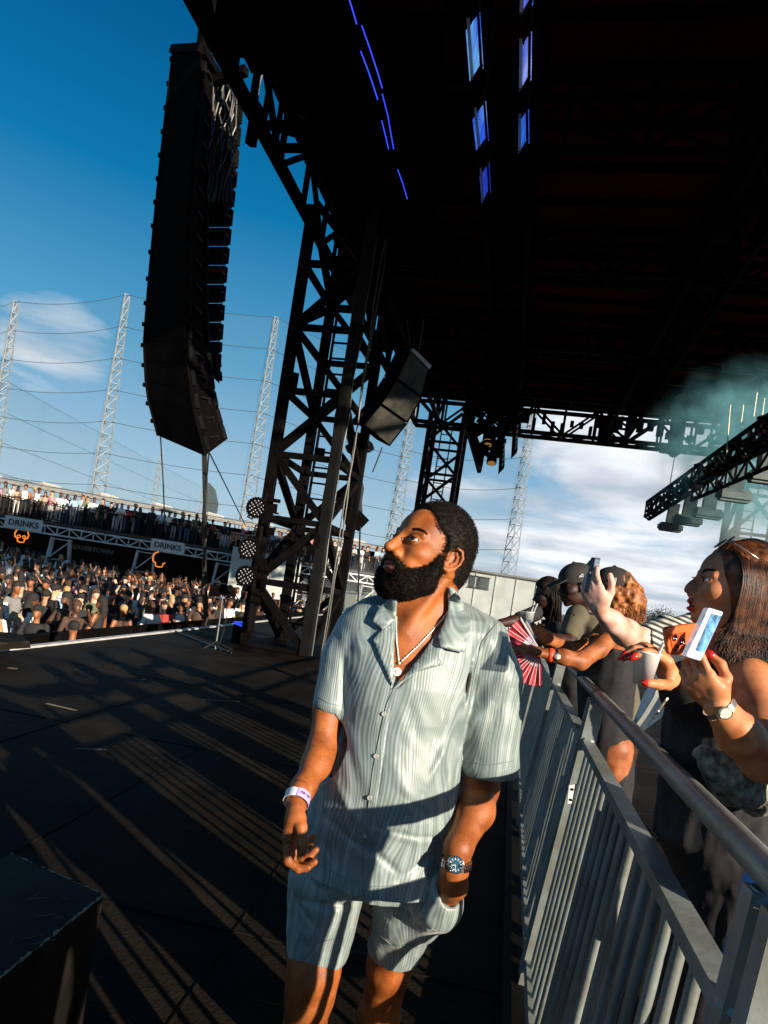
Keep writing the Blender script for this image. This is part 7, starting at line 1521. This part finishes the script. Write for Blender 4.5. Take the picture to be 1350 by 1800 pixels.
# long light truss on the right with box lamps
LT = empty('light_truss', tuple(P(1240, 840, 14)), 'black light truss sloping up to the right through the smoke', 'truss')
a, b = P(1133, 908, 15.5), P(1380, 745, 9.5); truss(a, b, up=Vector((0, 0, .34)), w=.055, n=16, side=Vector((.25, .35, 0)), wb=.035).build('truss_frame', MT['black_steel'], LT)
m = MB(); r = random.Random(4)
for k in range(46): u = r.random(); p = a.lerp(b, u) + Vector((r.uniform(0, .3), r.uniform(0, .3), r.uniform(-.12, .42))); m.box(p, (r.uniform(.04, .16), .1, r.uniform(.04, .14)), Matrix.Rotation(r.random() * 3, 3, 'Y'))
split_build(m, 'clamp', MT['black_cab'], LT)
truss(P(1215, 880, 13), P(1400, 800, 9), up=Vector((0, 0, .3)), w=.05, n=10, wb=.03).build('lower_truss', MT['black_steel'], LT)
HAZY = mat('lamp_box_grey', (.05, .07, .065), .6)
for i, (x, y, w_, Y, lab) in enumerate(((1178, 927, 40, 14.5, 'box lamp hanging lowest at the left end of the light truss'), (1208, 915, 48, 14, 'second box lamp from the left under the light truss'), (1244, 903, 50, 13.4, 'third box lamp from the left under the light truss'), (1290, 872, 58, 12.4, 'fourth box lamp from the left under the light truss'), (1345, 840, 60, 11.5, 'box lamp at the right border under the light truss'))):
    root = empty('box_lamp', tuple(P(x, y, Y)), lab, 'stage lamp', 'box lamps under the light truss'); S = SDF(); c_ = P(x, y, Y); wd = w_ / 1150 * Y
    m = MB(); R_ = Matrix.Rotation(-.1, 3, 'Z'); import bmesh
    bm = bmesh.new(); bmesh.ops.create_cube(bm, size=1, matrix=Matrix.Translation(c_) @ R_.to_4x4() @ Matrix.Diagonal((wd, .25, wd * .36, 1))); bmesh.ops.bevel(bm, geom=bm.edges[:], offset=wd * .08, segments=3, affect='EDGES'); me = bpy.data.meshes.new('housing'); bm.to_mesh(me); bm.free(); link('housing', me, HAZY, root, False)
    m.beam(c_ + Vector((0, 0, wd * .15)), c_ + Vector((.02, 0, wd * .15 + .45)), wd * .42, .15); m.build('stem', HAZY, root)
m = MB(); m.tube([P(1187, 795, 20), P(1175, 865, 15.3)], .012, 5); m.tube([P(1175, 862, 15.3), P(1173, 876, 15.3)], .035, 6); tag(m.build('hanging_chain', MT['cable_shine']), 'thin chain holding the left end of the light truss', 'chain')
m = MB(); m.box(P(1171, 790, 23), (.34, .3, .24)); tag(m.build('flood_lamp', mat('khaki_box', (.16, .15, .10), .7)), 'small square floodlight box under the far roof edge', 'lamp')
m = MB(); m.lathe(P(1190, 760, 22.6), (0, 0, 1), [(.1, -.85), (.24, -.7), (.26, 1.2)], 10); tag(m.build('truss_post', MT['black_cab']), 'short dark post dropping through the far roof truss', 'post')
BCH = mat('bright_chain', (.30, .27, .20), .4, metal=.5)
for k, (x0_, y0_, x1_, y1_) in enumerate(((1284, 712, 1277, 800), (1307, 712, 1303, 742), (1331, 690, 1325, 732), (1344, 700, 1338, 745))):
    m = MB(); m.tube([P(x0_, y0_, 11), P(x1_, y1_, 11)], .008, 5); tag(m.build('hoist_chain', BCH), ['longest bright hoist chain in the smoke at the right', 'short bright hoist chain right of the longest one', 'bright hoist chain second from the right border', 'bright hoist chain nearest the right border'][k], 'chain', 'hoist chains in the smoke')
# ------------------------------------------------------------------ stage smoke
def smoke(name, c_, r_, dens, col, label, sc=1.6, emi=0, seed=0.0):
    import bmesh
    bm = bmesh.new(); bmesh.ops.create_icosphere(bm, subdivisions=4, radius=1); 
    for v in bm.verts: n_ = float(vnoise(np.array([v.co.x]), np.array([v.co.y]), np.array([v.co.z + seed]), 1.7, 3)[0]); v.co *= 1 + .22 * n_; v.co = Vector((v.co.x * r_[0], v.co.y * r_[1], v.co.z * r_[2])) + Vector(c_)
    me = bpy.data.meshes.new(name); bm.to_mesh(me); bm.free(); m = bpy.data.materials.new('smoke_volume'); m.use_nodes = True; nt = m.node_tree.nodes; lk = m.node_tree.links; nt.clear(); out = nt.new('ShaderNodeOutputMaterial'); pv_ = nt.new('ShaderNodeVolumePrincipled'); lk.new(pv_.outputs[0], out.inputs['Volume'])
    tc = nt.new('ShaderNodeTexCoord'); n = nt.new('ShaderNodeTexNoise'); n.inputs['Scale'].default_value = sc; n.inputs['Detail'].default_value = 4; n.inputs['Distortion'].default_value = .5; lk.new(tc.outputs['Object'], n.inputs[0])
    vm = nt.new('ShaderNodeVectorMath'); vm.operation = 'SUBTRACT'; lk.new(tc.outputs['Object'], vm.inputs[0]); vm.inputs[1].default_value = tuple(c_); vd = nt.new('ShaderNodeVectorMath'); vd.operation = 'DIVIDE'; lk.new(vm.outputs[0], vd.inputs[0]); vd.inputs[1].default_value = tuple(r_); ln = nt.new('ShaderNodeVectorMath'); ln.operation = 'LENGTH'; lk.new(vd.outputs[0], ln.inputs[0])
    fo = nt.new('ShaderNodeMapRange'); fo.interpolation_type = 'SMOOTHSTEP'; fo.inputs[1].default_value = .98; fo.inputs[2].default_value = .05; lk.new(ln.outputs['Value'], fo.inputs[0])
    mr = nt.new('ShaderNodeMapRange'); mr.inputs[1].default_value = .38; mr.inputs[2].default_value = .68; mr.inputs[4].default_value = dens; lk.new(n.outputs[0], mr.inputs[0]); lk.new(math_n(nt, lk, 'MULTIPLY', mr.outputs[0], fo.outputs[0]), pv_.inputs['Density'])
    pv_.inputs['Color'].default_value = col + (1,); pv_.inputs['Anisotropy'].default_value = .0
    o = link(name, me, m); tag(o, label, 'smoke', None, 'stuff'); return o
pc = P(1322, 800, 13.0); smoke('smoke', tuple(pc), (2.4, 1.8, 2.1), 2.6, (.30, .80, .92), 'teal tinted stage smoke drifting round the light truss at the right', 2.3)
pc = P(640, 1045, 25); smoke('smoke', tuple(pc), (2.6, 3, 1.5), .35, (.8, .88, .86), 'grey smoke on the ground behind the shoulder of the man', 1.0, seed=3.0)
pc = P(880, 1045, 27); smoke('smoke', tuple(pc), (3.6, 3, 1.5), .16, (.85, .92, .90), 'thin pale smoke before the grey building', .8, seed=5.0)

pc = P(1335, 905, 16.5); smoke('smoke', tuple(pc), (2.0, 1.6, 1.7), .9, (.85, .95, .95), 'pale smoke veiling the hazy lattice tower at the right border', 1.2, seed=9.0)
